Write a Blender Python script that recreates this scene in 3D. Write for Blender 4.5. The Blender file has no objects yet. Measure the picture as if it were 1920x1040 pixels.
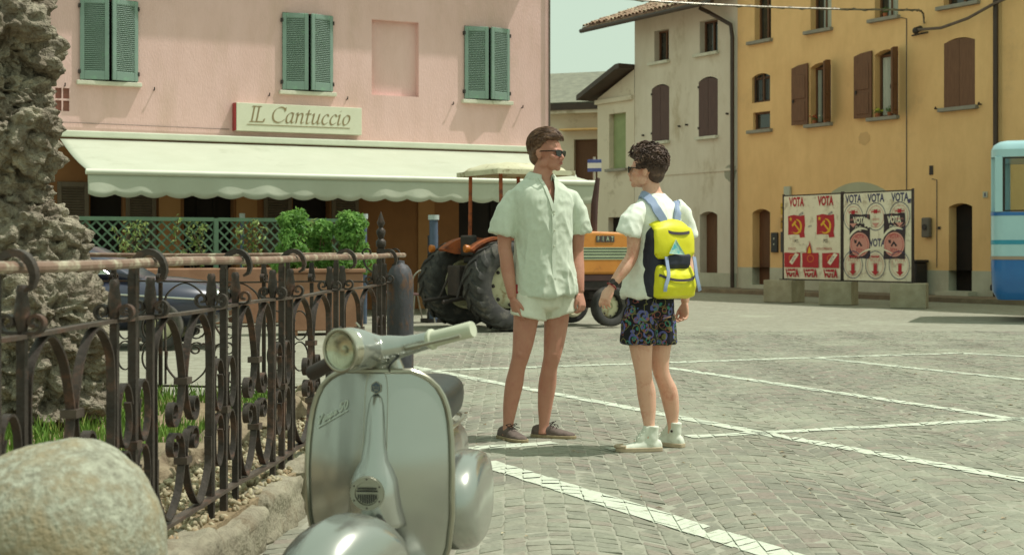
import bpy, bmesh, math, random
from mathutils import Vector, Matrix, noise, Euler
random.seed(11)
R = math.radians
PI = math.pi
sc = bpy.context.scene
C = sc.collection

# ------------------------------------------------------------------ camera
cam_d = bpy.data.cameras.new('camera')
cam = bpy.data.objects.new('camera', cam_d)
C.objects.link(cam)
cam.location = (0, 0, 1.2)
cam.rotation_euler = (R(90), 0, 0)
cam_d.lens = 35.0
cam_d.sensor_width = 24.889
cam_d.sensor_fit = 'HORIZONTAL'
cam_d.shift_y = -0.0281
cam_d.clip_start = 0.05
cam_d.clip_end = 2000
cam_d.dof.use_dof = True
cam_d.dof.focus_distance = 8.8
cam_d.dof.aperture_fstop = 4.0
sc.camera = cam

# ------------------------------------------------------------------ sky, sun, exposure
SUN = Vector((0.445, 0.03, 0.895)).normalized()
world = bpy.data.worlds.new('World')
sc.world = world
world.use_nodes = True
wn = world.node_tree
wn.nodes.clear()
sky = wn.nodes.new('ShaderNodeTexSky')
sky.sky_type = 'NISHITA'
sky.sun_disc = False
sky.sun_elevation = math.asin(SUN.z)
sky.sun_rotation = math.atan2(SUN.x, SUN.y)
sky.air_density = 1.0
sky.dust_density = 6.0
sky.ozone_density = 1.0
hz = wn.nodes.new('ShaderNodeMix')
hz.data_type = 'RGBA'
hz.inputs[0].default_value = 0.85
hz.inputs[7].default_value = (5.05, 6.3, 4.95, 1)      # even summer haze over the sky
bgd = wn.nodes.new('ShaderNodeBackground')
bgd.inputs[1].default_value = 0.10
wo = wn.nodes.new('ShaderNodeOutputWorld')
wn.links.new(sky.outputs[0], hz.inputs[6])
wn.links.new(hz.outputs[2], bgd.inputs[0])
wn.links.new(bgd.outputs[0], wo.inputs[0])

sun_d = bpy.data.lights.new('sun', 'SUN')
sun_d.energy = 2.9
sun_d.angle = R(0.6)
sun_d.color = (1.0, 0.985, 0.915)
sun = bpy.data.objects.new('sun', sun_d)
C.objects.link(sun)
sun.rotation_euler = SUN.to_track_quat('Z', 'Y').to_euler()
sun.location = (20, 0, 40)

sc.view_settings.view_transform = 'Standard'
sc.view_settings.look = 'None'
sc.view_settings.gamma = 1.0
sc.view_settings.exposure = 0.40
sc.view_settings.use_curve_mapping = False

# ------------------------------------------------------------------ helpers
def S(r, g, b):
    f = lambda c: ((c/255+0.055)/1.055)**2.4 if c > 10 else c/255/12.92
    return (f(r), f(g), f(b))

def mul(c, k): return tuple(min(1, x*k) for x in c)

MATS = {}
def M(name, c1, c2=None, scale=4.0, rough=0.75, metal=0.0, bump=0.0, bscale=None, c3=None, s3=1.2, w3=0.35,
      spec=0.4, coat=0.0, stretch=(1, 1, 1), detail=6.0, sheen=0.0, rvar=0.0, world=False, sss=0.0):
    """procedural material: two-tone noise, optional blotches c3 and fine relief"""
    if name in MATS: return MATS[name]
    m = bpy.data.materials.new(name)
    MATS[name] = m
    m.use_nodes = True
    t = m.node_tree
    t.nodes.clear()
    N = lambda k: t.nodes.new(k)
    L = t.links.new
    out = N('ShaderNodeOutputMaterial')
    b = N('ShaderNodeBsdfPrincipled')
    L(b.outputs[0], out.inputs[0])
    tc = N('ShaderNodeNewGeometry') if world else N('ShaderNodeTexCoord')
    src = tc.outputs['Position'] if world else tc.outputs['Object']
    mp = N('ShaderNodeMapping')
    mp.inputs['Scale'].default_value = stretch
    L(src, mp.inputs[0])
    c2 = c2 or mul(c1, 0.8)
    n1 = N('ShaderNodeTexNoise')
    n1.inputs['Scale'].default_value = scale
    n1.inputs['Detail'].default_value = detail
    n1.inputs['Roughness'].default_value = 0.62
    L(mp.outputs[0], n1.inputs[0])
    r1 = N('ShaderNodeValToRGB')
    r1.color_ramp.elements[0].position = 0.33
    r1.color_ramp.elements[1].position = 0.67
    r1.color_ramp.elements[0].color = (*c1, 1)
    r1.color_ramp.elements[1].color = (*c2, 1)
    L(n1.outputs[0], r1.inputs[0])
    col = r1.outputs[0]
    if c3:
        n2 = N('ShaderNodeTexNoise')
        n2.inputs['Scale'].default_value = s3
        n2.inputs['Detail'].default_value = 8
        n2.inputs['Roughness'].default_value = 0.7
        L(mp.outputs[0], n2.inputs[0])
        r2 = N('ShaderNodeValToRGB')
        r2.color_ramp.elements[0].position = 0.66-w3*0.5
        r2.color_ramp.elements[1].position = 0.72-w3*0.3
        L(n2.outputs[0], r2.inputs[0])
        mx = N('ShaderNodeMix')
        mx.data_type = 'RGBA'
        mx.inputs[7].default_value = (*c3, 1)
        L(r2.outputs[0], mx.inputs[0])
        L(col, mx.inputs[6])
        col = mx.outputs[2]
    L(col, b.inputs['Base Color'])
    b.inputs['Roughness'].default_value = rough
    b.inputs['Metallic'].default_value = metal
    b.inputs['Specular IOR Level'].default_value = spec
    b.inputs['Coat Weight'].default_value = coat
    b.inputs['Coat Roughness'].default_value = 0.12
    b.inputs['Sheen Weight'].default_value = sheen
    if sss:
        b.inputs['Subsurface Weight'].default_value = sss
        b.inputs['Subsurface Radius'].default_value = (0.012, 0.005, 0.003)
    if rvar:
        mr = N('ShaderNodeMapRange')
        mr.inputs[3].default_value = max(0, rough-rvar)
        mr.inputs[4].default_value = min(1, rough+rvar)
        L(n1.outputs[0], mr.inputs[0])
        L(mr.outputs[0], b.inputs['Roughness'])
    if bump:
        n3 = N('ShaderNodeTexNoise')
        n3.inputs['Scale'].default_value = bscale or scale*6
        n3.inputs['Detail'].default_value = 5
        L(mp.outputs[0], n3.inputs[0])
        bp = N('ShaderNodeBump')
        bp.inputs['Strength'].default_value = 1.0
        bp.inputs['Distance'].default_value = bump
        L(n3.outputs[0], bp.inputs['Height'])
        L(bp.outputs[0], b.inputs['Normal'])
    return m

def weather(m, lo=0.84, sx=2.6, sz=0.3):
    """rain streaks and patchy ageing of painted plaster"""
    t = m.node_tree
    b = next(n for n in t.nodes if n.type == 'BSDF_PRINCIPLED')
    prev = b.inputs['Base Color'].links[0].from_socket
    tc = t.nodes.new('ShaderNodeTexCoord')
    for k, (s, z, d) in enumerate(((sx, sz, 9), (0.7, 0.8, 12))):
        mp = t.nodes.new('ShaderNodeMapping')
        mp.inputs['Scale'].default_value = (s, s, s*z)
        mp.inputs['Location'].default_value = (k*7, k*3, k)
        n = t.nodes.new('ShaderNodeTexNoise')
        n.inputs['Scale'].default_value = 1.0
        n.inputs['Detail'].default_value = d
        n.inputs['Roughness'].default_value = 0.7
        r = t.nodes.new('ShaderNodeValToRGB')
        r.color_ramp.elements[0].position = 0.3
        r.color_ramp.elements[0].color = (lo, lo*0.985, lo*0.96, 1)
        r.color_ramp.elements[1].position = 0.56
        r.color_ramp.elements[1].color = (1, 1, 1, 1)
        mx = t.nodes.new('ShaderNodeMix')
        mx.data_type = 'RGBA'
        mx.blend_type = 'MULTIPLY'
        mx.inputs[0].default_value = 1.0
        t.links.new(tc.outputs['Object'], mp.inputs[0])
        t.links.new(mp.outputs[0], n.inputs[0])
        t.links.new(n.outputs[0], r.inputs[0])
        t.links.new(prev, mx.inputs[6])
        t.links.new(r.outputs[0], mx.inputs[7])
        prev = mx.outputs[2]
    t.links.new(prev, b.inputs['Base Color'])
    return m

def bsdf(m): return next(n for n in m.node_tree.nodes if n.type == 'BSDF_PRINCIPLED')

def glassy(name, col, rough=0.05):
    m = M(name, col, mul(col, 0.9), rough=rough, spec=0.6)
    return m

def mesh_obj(name, verts, faces, mat, parent=None, smooth=False, angle=35):
    me = bpy.data.meshes.new(name)
    me.from_pydata([tuple(v) for v in verts], [], faces)
    me.validate()
    me.update()
    o = bpy.data.objects.new(name, me)
    C.objects.link(o)
    if mat is not None: me.materials.append(mat)
    if parent is not None: o.parent = parent
    if smooth:
        me.polygons.foreach_set('use_smooth', [True]*len(me.polygons))
        if angle < 180: me.set_sharp_from_angle(angle=R(angle))
    return o

def tag(o, label=None, cat=None, group=None, kind=None):
    if label: o['label'] = label
    if cat: o['category'] = cat
    if group: o['group'] = group
    if kind: o['kind'] = kind
    return o

def empty(name, loc=(0, 0, 0), rz=0.0, label=None, cat=None, group=None):
    o = bpy.data.objects.new(name, None)
    C.objects.link(o)
    o.location = loc
    o.rotation_euler = (0, 0, rz)
    o.empty_display_size = 0.1
    return tag(o, label, cat, group)

def kids(o): return [c for c in C.objects if c.parent == o]
def copy_tree(o, parent=None, cache=None):
    c = o.copy()
    C.objects.link(c)
    c.parent = parent
    for ch in kids(o): copy_tree(ch, c)
    return c

def bevel(o, w, seg=2, angle=40):
    md = o.modifiers.new('bevel', 'BEVEL')
    md.width = w
    md.segments = seg
    md.limit_method = 'ANGLE'
    md.angle_limit = R(angle)
    return o

def subsurf(o, lv=2):
    md = o.modifiers.new('sub', 'SUBSURF')
    md.levels = lv
    md.render_levels = lv
    return o

def solidify(o, t, off=-1):
    md = o.modifiers.new('sol', 'SOLIDIFY')
    md.thickness = t
    md.offset = off
    return o

def apply_mods(o):
    dg = bpy.context.evaluated_depsgraph_get()
    dg.update()
    me = bpy.data.meshes.new_from_object(o.evaluated_get(dg))
    o.modifiers.clear()
    old = o.data
    o.data = me
    bpy.data.meshes.remove(old)
    return o

class MB:
    def __init__(s):
        s.v = []
        s.f = []
    def add(s, vs, fs):
        o = len(s.v)
        s.v += [Vector(v) for v in vs]
        s.f += [tuple(i+o for i in f) for f in fs]
        return s
    def box(s, x0, x1, y0, y1, z0, z1, mat=None):
        vs = [Vector((x, y, z)) for z in (z0, z1) for y in (y0, y1) for x in (x0, x1)]
        if mat: vs = [mat @ v for v in vs]
        return s.add(vs, [(0, 2, 3, 1), (4, 5, 7, 6), (0, 1, 5, 4), (2, 6, 7, 3), (0, 4, 6, 2), (1, 3, 7, 5)])
    def loft(s, rings, cap=True, closed=False, capa=None, capb=None):
        n = len(rings[0])
        vs = [v for r in rings for v in r]
        fs = []
        k = len(rings)
        for i in range(k if closed else k-1):
            a, b = i*n, ((i+1) % k)*n
            for j in range(n):
                j2 = (j+1) % n
                fs.append((a+j, a+j2, b+j2, b+j))
        if not closed:
            if cap if capa is None else capa: fs.append(tuple(reversed(range(n))))
            if cap if capb is None else capb: fs.append(tuple(range((k-1)*n, k*n)))
        return s.add(vs, fs)
    def tube(s, pts, r, n=8, cap=True, closed=False, sq=None, up=None, twist=0.0):
        """sweep a round (or rectangular, sq=(w,t)) section along pts"""
        pts = [Vector(p) for p in pts]
        k = len(pts)
        rings = []
        prev = None
        for i, p in enumerate(pts):
            if closed: d = pts[(i+1) % k]-pts[i-1]
            else: d = pts[min(i+1, k-1)]-pts[max(i-1, 0)]
            if d.length < 1e-9: d = Vector((0, 0, 1))
            d.normalize()
            if up is not None:
                a = Vector(up)
                a = a-d*a.dot(d)
                if a.length < 1e-4: a = d.orthogonal()
            elif prev is None: a = d.orthogonal()
            else:
                a = prev-d*prev.dot(d)
                if a.length < 1e-5: a = d.orthogonal()
            a.normalize()
            prev = a
            b = d.cross(a)
            rr = r[i] if isinstance(r, (list, tuple)) else r
            if sq:
                w, t = sq
                w *= rr
                t *= rr
                ring = [p+a*(w*sx/2)+b*(t*sy/2) for sx, sy in ((1, 1), (-1, 1), (-1, -1), (1, -1))]
            else:
                ring = [p+(a*math.cos(2*PI*j/n+twist)+b*math.sin(2*PI*j/n+twist))*rr for j in range(n)]
            rings.append(ring)
        return s.loft(rings, cap, closed)
    def lathe(s, prof, n=24, mat=None, cap=True):
        """profile [(r,z)] about local z"""
        rings = []
        for r, z in prof:
            ring = [Vector((r*math.cos(2*PI*j/n), r*math.sin(2*PI*j/n), z)) for j in range(n)]
            if mat: ring = [mat @ v for v in ring]
            rings.append(ring)
        return s.loft(rings, cap)
    def prism(s, pts, y0, y1, mat=None):
        """polygon in xz, extruded along y (pts counter-clockwise seen from -y)"""
        n = len(pts)
        vs = [Vector((x, y0, z)) for x, z in pts]+[Vector((x, y1, z)) for x, z in pts]
        if mat: vs = [mat @ v for v in vs]
        fs = [tuple(range(n)), tuple(reversed(range(n, 2*n)))]
        for i in range(n):
            j = (i+1) % n
            fs.append((i, i+n, j+n, j))
        return s.add(vs, fs)
    def ico(s, c, r, sub=2, sc3=(1, 1, 1), jit=0.0, seed=0):
        bm = bmesh.new()
        bmesh.ops.create_icosphere(bm, subdivisions=sub, radius=1)
        bm.verts.index_update()
        c = Vector(c)
        vs = []
        for v in bm.verts:
            k = 1+jit*noise.noise(v.co*1.7+Vector((seed*7.1, seed*3.3, 0))) if jit else 1
            vs.append(c+Vector((v.co.x*sc3[0], v.co.y*sc3[1], v.co.z*sc3[2]))*r*k)
        fs = [tuple(x.index for x in f.verts) for f in bm.faces]
        bm.free()
        return s.add(vs, fs)
    def xf(s, m):
        s.v = [m @ v for v in s.v]
        return s
    def build(s, name, mat, parent=None, smooth=False, angle=35):
        return mesh_obj(name, s.v, s.f, mat, parent, smooth, angle)

def TR(x, y, z): return Matrix.Translation((x, y, z))
def RZ(a): return Matrix.Rotation(a, 4, 'Z')
def RX(a): return Matrix.Rotation(a, 4, 'X')
def RY(a): return Matrix.Rotation(a, 4, 'Y')

FPX = 2700.0
def at(px, py, d): return Vector(((px-960)/FPX*d, d, 1.2+(466-py)/FPX*d))
def gnd(px, py):
    d = FPX*1.2/(py-466)
    return Vector(((px-960)/FPX*d, d, 0))

def bez(p0, p1, p2, p3, n=10):
    p0, p1, p2, p3 = map(Vector, (p0, p1, p2, p3))
    return [p0*(1-t)**3+p1*3*t*(1-t)**2+p2*3*t*t*(1-t)+p3*t**3 for t in [i/n for i in range(n+1)]]

def crom(pts, n=6, closed=False):
    """Catmull-Rom through points"""
    P = [Vector(p) for p in pts]
    k = len(P)
    out = []
    for i in range(k if closed else k-1):
        a = P[i-1] if (closed or i > 0) else P[0]*2-P[1]
        b = P[i]
        c = P[(i+1) % k]
        d = P[(i+2) % k] if (closed or i+2 < k) else P[-1]*2-P[-2]
        for j in range(n):
            t = j/n
            out.append(0.5*((2*b)+(c-a)*t+(2*a-5*b+4*c-d)*t*t+(3*b-a-3*c+d)*t**3))
    if not closed: out.append(P[-1].copy())
    return out

def text_mesh(body, size, mat, name, parent, loc, rot=(R(90), 0, 0), shear=0.0, extrude=0.002, align='CENTER', sx=1.0, offset=0.0):
    cu = bpy.data.curves.new(name, 'FONT')
    cu.body = body
    cu.size = size
    cu.shear = shear
    cu.extrude = extrude
    cu.align_x = align
    cu.align_y = 'CENTER'
    cu.offset = offset
    cu.resolution_u = 3
    tmp = bpy.data.objects.new(name+'_tmp', cu)
    C.objects.link(tmp)
    dg = bpy.context.evaluated_depsgraph_get()
    dg.update()
    me = bpy.data.meshes.new_from_object(tmp.evaluated_get(dg))
    bpy.data.objects.remove(tmp)
    bpy.data.curves.remove(cu)
    me.materials.clear()
    me.materials.append(mat)
    me.transform(Matrix.Diagonal((sx, 1, 1, 1)))
    o = bpy.data.objects.new(name, me)
    C.objects.link(o)
    o.parent = parent
    o.location = loc
    o.rotation_euler = rot
    return o
# ------------------------------------------------------------------ ground and square
def cobble_material():
    m = bpy.data.materials.new('cobble_stone')
    m.use_nodes = True
    t = m.node_tree
    t.nodes.clear()
    N = t.nodes.new
    L = t.links.new
    out = N('ShaderNodeOutputMaterial')
    b = N('ShaderNodeBsdfPrincipled')
    L(b.outputs[0], out.inputs[0])
    oi = N('ShaderNodeObjectInfo')
    at_ = N('ShaderNodeAttribute')
    at_.attribute_name = 'tone'
    ad = N('ShaderNodeMath')
    L(oi.outputs['Random'], ad.inputs[0])
    L(at_.outputs['Fac'], ad.inputs[1])
    fr = N('ShaderNodeMath')
    fr.operation = 'FRACT'
    L(ad.outputs[0], fr.inputs[0])
    rp = N('ShaderNodeValToRGB')
    e = rp.color_ramp.elements
    e[0].color = (*S(122, 120, 108), 1)
    e[1].color = (*S(138, 135, 120), 1)
    for p, c in ((0.3, S(128, 127, 113)), (0.55, S(140, 129, 118)), (0.75, S(128, 127, 114))):
        x = e.new(p)
        x.color = (*c, 1)
    L(fr.outputs[0], rp.inputs[0])
    g = N('ShaderNodeNewGeometry')
    n1 = N('ShaderNodeTexNoise')
    n1.inputs['Scale'].default_value = 0.55
    n1.inputs['Detail'].default_value = 13
    n1.inputs['Roughness'].default_value = 0.74
    L(g.outputs['Position'], n1.inputs[0])
    r1 = N('ShaderNodeValToRGB')
    r1.color_ramp.elements[0].position = 0.44
    r1.color_ramp.elements[1].position = 0.64
    L(n1.outputs[0], r1.inputs[0])
    mx = N('ShaderNodeMix')
    mx.data_type = 'RGBA'
    mx.inputs[7].default_value = (*S(162, 164, 144), 1)          # pale worn and dusty patches
    sc_ = N('ShaderNodeMath')
    sc_.operation = 'MULTIPLY'
    sc_.inputs[1].default_value = 0.75
    L(r1.outputs[0], sc_.inputs[0])
    L(sc_.outputs[0], mx.inputs[0])
    L(rp.outputs[0], mx.inputs[6])
    n2 = N('ShaderNodeTexNoise')
    n2.inputs['Scale'].default_value = 45
    n2.inputs['Detail'].default_value = 4
    L(g.outputs['Position'], n2.inputs[0])
    m2 = N('ShaderNodeMix')
    m2.data_type = 'RGBA'
    m2.blend_type = 'MULTIPLY'
    m2.inputs[0].default_value = 0.45
    L(mx.outputs[2], m2.inputs[6])
    r2 = N('ShaderNodeValToRGB')
    r2.color_ramp.elements[0].position = 0.3
    r2.color_ramp.elements[0].color = (0.6, 0.6, 0.57, 1)
    r2.color_ramp.elements[1].position = 0.6
    L(n2.outputs[0], r2.inputs[0])
    L(r2.outputs[0], m2.inputs[7])
    L(m2.outputs[2], b.inputs['Base Color'])
    b.inputs['Roughness'].default_value = 0.78
    b.inputs['Specular IOR Level'].default_value = 0.25
    bp = N('ShaderNodeBump')
    bp.inputs['Distance'].default_value = 0.004
    L(n2.outputs[0], bp.inputs['Height'])
    L(bp.outputs[0], b.inputs['Normal'])
    return m

MCOB = cobble_material()
MGROUND = M('joint_sand', S(140, 138, 122), S(156, 154, 137), scale=14, rough=0.9, bump=0.006, bscale=30, c3=S(164, 165, 146), s3=0.55, w3=0.2, world=True)
def far_setts(m):
    """too far to tell the setts apart: cell tones and joints in the material"""
    t = m.node_tree
    b = bsdf(m)
    prev = b.inputs['Base Color'].links[0].from_socket
    g = t.nodes.new('ShaderNodeNewGeometry')
    v = t.nodes.new('ShaderNodeTexVoronoi')
    v.inputs['Scale'].default_value = 9
    t.links.new(g.outputs['Position'], v.inputs['Vector'])
    r = t.nodes.new('ShaderNodeValToRGB')
    r.color_ramp.elements[0].color = (0.74, 0.72, 0.69, 1)
    r.color_ramp.elements[1].color = (1, 1, 1, 1)
    sp = t.nodes.new('ShaderNodeSeparateColor')
    t.links.new(v.outputs['Color'], sp.inputs[0])
    t.links.new(sp.outputs[0], r.inputs[0])
    mx = t.nodes.new('ShaderNodeMix')
    mx.data_type = 'RGBA'
    mx.blend_type = 'MULTIPLY'
    mx.inputs[0].default_value = 0.8
    t.links.new(prev, mx.inputs[6])
    t.links.new(r.outputs[0], mx.inputs[7])
    t.links.new(mx.outputs[2], b.inputs['Base Color'])
far_setts(MGROUND)
g = MB()
nx = 40
g.add([(-400, -60, -0.006), (400, -60, -0.006), (400, 700, -0.006), (-400, 700, -0.006)], [(0, 1, 2, 3)])
square = tag(g.build('square_pavement', MGROUND), kind='structure')

MJOINT = M('joint_mortar', S(142, 140, 124), S(158, 156, 140), scale=14, rough=0.95, bump=0.004, bscale=40, c3=S(126, 122, 106), s3=1.5, w3=0.2, world=True)
MB().add([(-1.2, 2.6, -0.0022), (1.86, 2.6, -0.0022), (8.67, 21.05, -0.0022), (-1.77, 21.05, -0.0022), (-1.37, 9.9, -0.0022), (-0.62, 9.9, -0.0022)], [(0, 1, 2, 3, 4, 5)]).build('joint_mortar', MJOINT, square)
FA = math.atan(225/2700.0)                       # the iron fence runs a little right of the view axis
FRM = RZ(-FA)
def fw(l, s, z=0.0): return FRM @ Vector((l, s, z))
def lat(x, y): return math.cos(FA)*x-math.sin(FA)*y

CW, CN, CP = 1.04, 11, 0.094
def arcy(u): return 0.40*math.cos(PI*u/CW)
cobs = []
rc = random.Random(5)
for c in range(-5, 11):
    x0 = c*CW+0.2
    for j in range(20, 232):
        v = j*CP+(0.04 if c % 2 else 0)
        for i in range(CN):
            u0 = -CW/2+i*CW/CN
            u1 = u0+CW/CN
            xm = x0+(u0+u1)/2
            ym = v+arcy((u0+u1)/2)+CP/2
            if ym < 2.6 or ym > 21.0 or xm > 0.37*ym+0.9: continue
            l = lat(xm, ym)
            if l < (-1.44 if ym < 9.9 else -0.12*ym-1.0): continue
            cobs.append((x0, v, i, u0, u1, xm, ym))
def inview(xm, ym):
    px = 960+FPX*xm/ym
    py = 466+FPX*1.2/ym
    return 930 < px < 1925 and py < 1045
near = sorted([k for k, q in enumerate(cobs) if inview(q[5], q[6])], key=lambda k: cobs[k][6])[:300]
near = set(near)
TOPS = []
mv, mf, mt = [], [], []
unit = {}
for k, (x0, v, i, u0, u1, xm, ym) in enumerate(cobs):
    gap = 0.0022
    z = rc.uniform(-0.002, 0.002)
    A0, A1 = arcy(u0), arcy(u1)
    if k in near:
        jit = [0]*8
        tx = ty = 0
    else:
        jit = [rc.uniform(-0.006, 0.006) for _ in range(8)]
        tx, ty = rc.uniform(-0.028, 0.028), rc.uniform(-0.028, 0.028)
    base = [(x0+u0+gap+jit[0], v+A0+gap+jit[1]), (x0+u1-gap+jit[2], v+A1+gap+jit[3]),
            (x0+u1-gap+jit[4], v+A1+CP-gap+jit[5]), (x0+u0+gap+jit[6], v+A0+CP-gap+jit[7])]
    bx = 0.006
    cx = sum(p[0] for p in base)/4
    cy = sum(p[1] for p in base)/4
    top = [(p[0]+(bx if p[0] < cx else -bx), p[1]+(bx if q in (0, 1) else -bx)) for q, p in enumerate(base)]
    zt = lambda p: z+tx*(p[0]-cx)+ty*(p[1]-cy)
    TOPS.append((top, z, tx, ty, cx, cy))
    vs = [(p[0], p[1], zt(p)) for p in top]+[(p[0], p[1], zt(p)-0.0016) for p in base]+[(p[0], p[1], -0.02) for p in base]
    fs = [(0, 1, 2, 3)]
    for a in range(4):
        b = (a+1) % 4
        fs += [(a, a+4, b+4, b), (a+4, a+8, b+8, b+4)]
    if k in near:
        if i not in unit:
            me = bpy.data.meshes.new('cobble')
            me.from_pydata([(p[0]-cx, p[1]-cy, p[2]-z) for p in vs], [], fs)
            me.materials.append(MCOB)
            me.update()
            unit[i] = me
        o = bpy.data.objects.new('cobble', unit[i])
        C.objects.link(o)
        o.parent = square
        o.location = (cx, cy, z)
        o.rotation_euler = (rc.uniform(-.04, .04), rc.uniform(-.04, .04), rc.uniform(-.07, .07))
        o.scale = (rc.uniform(.94, 1.02), rc.uniform(.92, 1.03), 1)
    else:
        n0 = len(mv)
        mv += vs
        mf += [tuple(a+n0 for a in f) for f in fs]
        mt += [rc.random()]*len(fs)
far_c = mesh_obj('cobbles', mv, mf, MCOB, square)
a_ = far_c.data.attributes.new('tone', 'FLOAT', 'FACE')
a_.data.foreach_set('value', mt)
tag(far_c, kind='stuff')

# painted parking lines: worn paint on the tops of the cobbles they cross
MPAINT = M('line_paint', S(204, 208, 190), S(190, 195, 175), scale=30, rough=0.7, c3=S(150, 150, 130), s3=16, w3=0.2, bump=0.002, world=True)
def clip(poly, a, b):
    """keep what is left of the line a->b"""
    out = []
    side = lambda p: (b[0]-a[0])*(p[1]-a[1])-(b[1]-a[1])*(p[0]-a[0])
    for i in range(len(poly)):
        p, q = poly[i], poly[(i+1) % len(poly)]
        sp, sq_ = side(p), side(q)
        if sp >= 0: out.append(p)
        if sp*sq_ < 0:
            t = sp/(sp-sq_)
            out.append((p[0]+(q[0]-p[0])*t, p[1]+(q[1]-p[1])*t))
    return out
grid = {}
for k, tp in enumerate(TOPS):
    grid.setdefault((int(tp[4]//0.5), int(tp[5]//0.5)), []).append(k)
rl = random.Random(3)
def painted_line(p, q, w=0.125, label='', wear=0.008):
    p, q = Vector(p[:2]), Vector(q[:2])
    d = (q-p).normalized()
    n = Vector((-d.y, d.x))*w/2
    quad = [p-n, q-n, q+n, p+n]
    m = MB()
    x0, x1 = min(v.x for v in quad), max(v.x for v in quad)
    y0, y1 = min(v.y for v in quad), max(v.y for v in quad)
    for gx in range(int(x0//0.5)-1, int(x1//0.5)+2):
        for gy in range(int(y0//0.5)-1, int(y1//0.5)+2):
            for k in grid.get((gx, gy), ()):
                top, z, tx, ty, cx, cy = TOPS[k]
                jq = [v+Vector((rl.uniform(-.003, .003), rl.uniform(-.003, .003))) for v in quad]
                poly = [((a[0]-cx)*1.15+cx, (a[1]-cy)*1.15+cy) for a in top]
                for a in range(4):
                    poly = clip(poly, jq[a], jq[(a+1) % 4])
                    if len(poly) < 3: break
                if len(poly) < 3 or rl.random() < wear: continue
                m.add([(a[0], a[1], z+tx*(a[0]-cx)+ty*(a[1]-cy)+0.0045) for a in poly], [tuple(range(len(poly)))])
    m.add([(v.x, v.y, -0.0006) for v in quad], [(0, 1, 2, 3)])
    o = m.build('painted_line', MPAINT, square)
    return o
painted_line(gnd(905, 866), gnd(1530, 1062), 0.165)
painted_line(gnd(770, 687), gnd(1430, 812), 0.12)
painted_line(gnd(1430, 812), gnd(2000, 914), 0.12)
painted_line(gnd(1290, 819), gnd(1935, 784), 0.12)
painted_line(gnd(880, 841), gnd(1040, 830), 0.12)
painted_line(gnd(1140, 843), gnd(1175, 841), 0.12)
painted_line(gnd(770, 696), gnd(1540, 670), 0.13)
painted_line(gnd(1540, 670), gnd(1800, 662), 0.13)
painted_line(gnd(1800, 662), gnd(2000, 672), 0.13)
painted_line(gnd(1250, 689), gnd(1935, 790), 0.12)
painted_line(gnd(1520, 670), gnd(2000, 720), 0.12)

# ------------------------------------------------------------------ raised bed behind the iron fence
MKERB = M('kerb_stone', S(154, 147, 126), S(132, 124, 106), scale=9, rough=0.9, bump=0.012, bscale=40, c3=S(120, 108, 88), s3=5, w3=0.3)
MDIRT = M('bed_soil', S(150, 133, 104), S(122, 104, 80), scale=9, rough=0.95, bump=0.02, bscale=30)
bed = MB()
bed.box(-7.5, -1.52, 1.5, 9.75, -0.02, 0.185)
bed.xf(FRM)
bed = tag(bed.build('planting_bed', MDIRT), kind='structure')
rk = random.Random(9)
def rough_block(x0, x1, y0, y1, z0, z1, seed, amp=0.012, cut=5, rnd=0.02):
    bm = bmesh.new()
    bmesh.ops.create_cube(bm, size=1)
    bmesh.ops.subdivide_edges(bm, edges=bm.edges[:], cuts=cut, use_grid_fill=True)
    c = Vector(((x0+x1)/2, (y0+y1)/2, (z0+z1)/2))
    sx, sy, sz = x1-x0, y1-y0, z1-z0
    bm.verts.index_update()
    vs = []
    for v in bm.verts:
        q = Vector((v.co.x*sx, v.co.y*sy, v.co.z*sz))
        e = sum(1 for a in v.co if abs(a) > 0.49)
        if e >= 2: q *= 1-rnd*(e-1)/max(0.1, q.length)*0.5
        nv = noise.noise_vector((q+c)*9+Vector((seed, 0, 0)))*amp+noise.noise_vector((q+c)*25+Vector((0, seed, 0)))*amp*0.5
        vs.append(q+c+nv)
    fs = [tuple(x.index for x in f.verts) for f in bm.faces]
    bm.free()
    return vs, fs
y = 1.6
while y < 9.7:
    L_ = rk.uniform(0.48, 0.7)
    m = MB()
    m.add(*rough_block(-1.62+rk.uniform(-.02, .02), -1.445+rk.uniform(-.025, .02), y, y+L_-0.03, -0.03, 0.2+rk.uniform(-.03, .02), y*3, 0.022, 7, 0.05))
    m.xf(FRM).build('kerb_stone', MKERB, bed, True, 50)
    y += L_+rk.choice((0, 0, 0.03))
MROCKB = M('border_rock', S(150, 135, 110), S(112, 97, 78), scale=8, rough=0.95, bump=0.02, bscale=25)
y = 2.6
while y < 9.5:
    m = MB()
    r = rk.uniform(0.10, 0.17)
    m.ico(FRM @ Vector((-2.08+rk.uniform(-.05, .05), y, 0.19)), r, 3, (0.9, 1.25, 0.75), 0.5, y)
    m.build('border_rock', MROCKB, bed, True, 60)
    y += r*1.9
MPEB = M('pebble', S(196, 187, 156), S(128, 112, 88), scale=14, rough=0.85, world=True, c3=S(150, 120, 86), s3=22, w3=0.25)
pm = MB()
ico1 = MB().ico((0, 0, 0), 1, 1)
for _ in range(4200):
    l, s = rk.uniform(-2.05, -1.53), rk.uniform(2.4, 9.7)
    p = FRM @ Vector((l, s, 0.186+rk.uniform(-.006, .02)))
    r = rk.uniform(0.008, 0.022)
    rot = Euler((rk.random()*6, rk.random()*6, rk.random()*6)).to_matrix()
    k = Vector((rk.uniform(.6, 1.4), rk.uniform(.6, 1.2), rk.uniform(.4, .8)))
    pm.add([p+rot @ Vector((v.x*k.x, v.y*k.y, v.z*k.z))*r for v in ico1.v], ico1.f)
tag(pm.build('pebbles', MPEB, bed, True, 60), kind='stuff')
MGRASS = M('grass', S(112, 142, 62), S(84, 118, 46), scale=5, rough=0.7, spec=0.2, world=True, c3=S(150, 152, 84), s3=4, w3=0.25)
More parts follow.
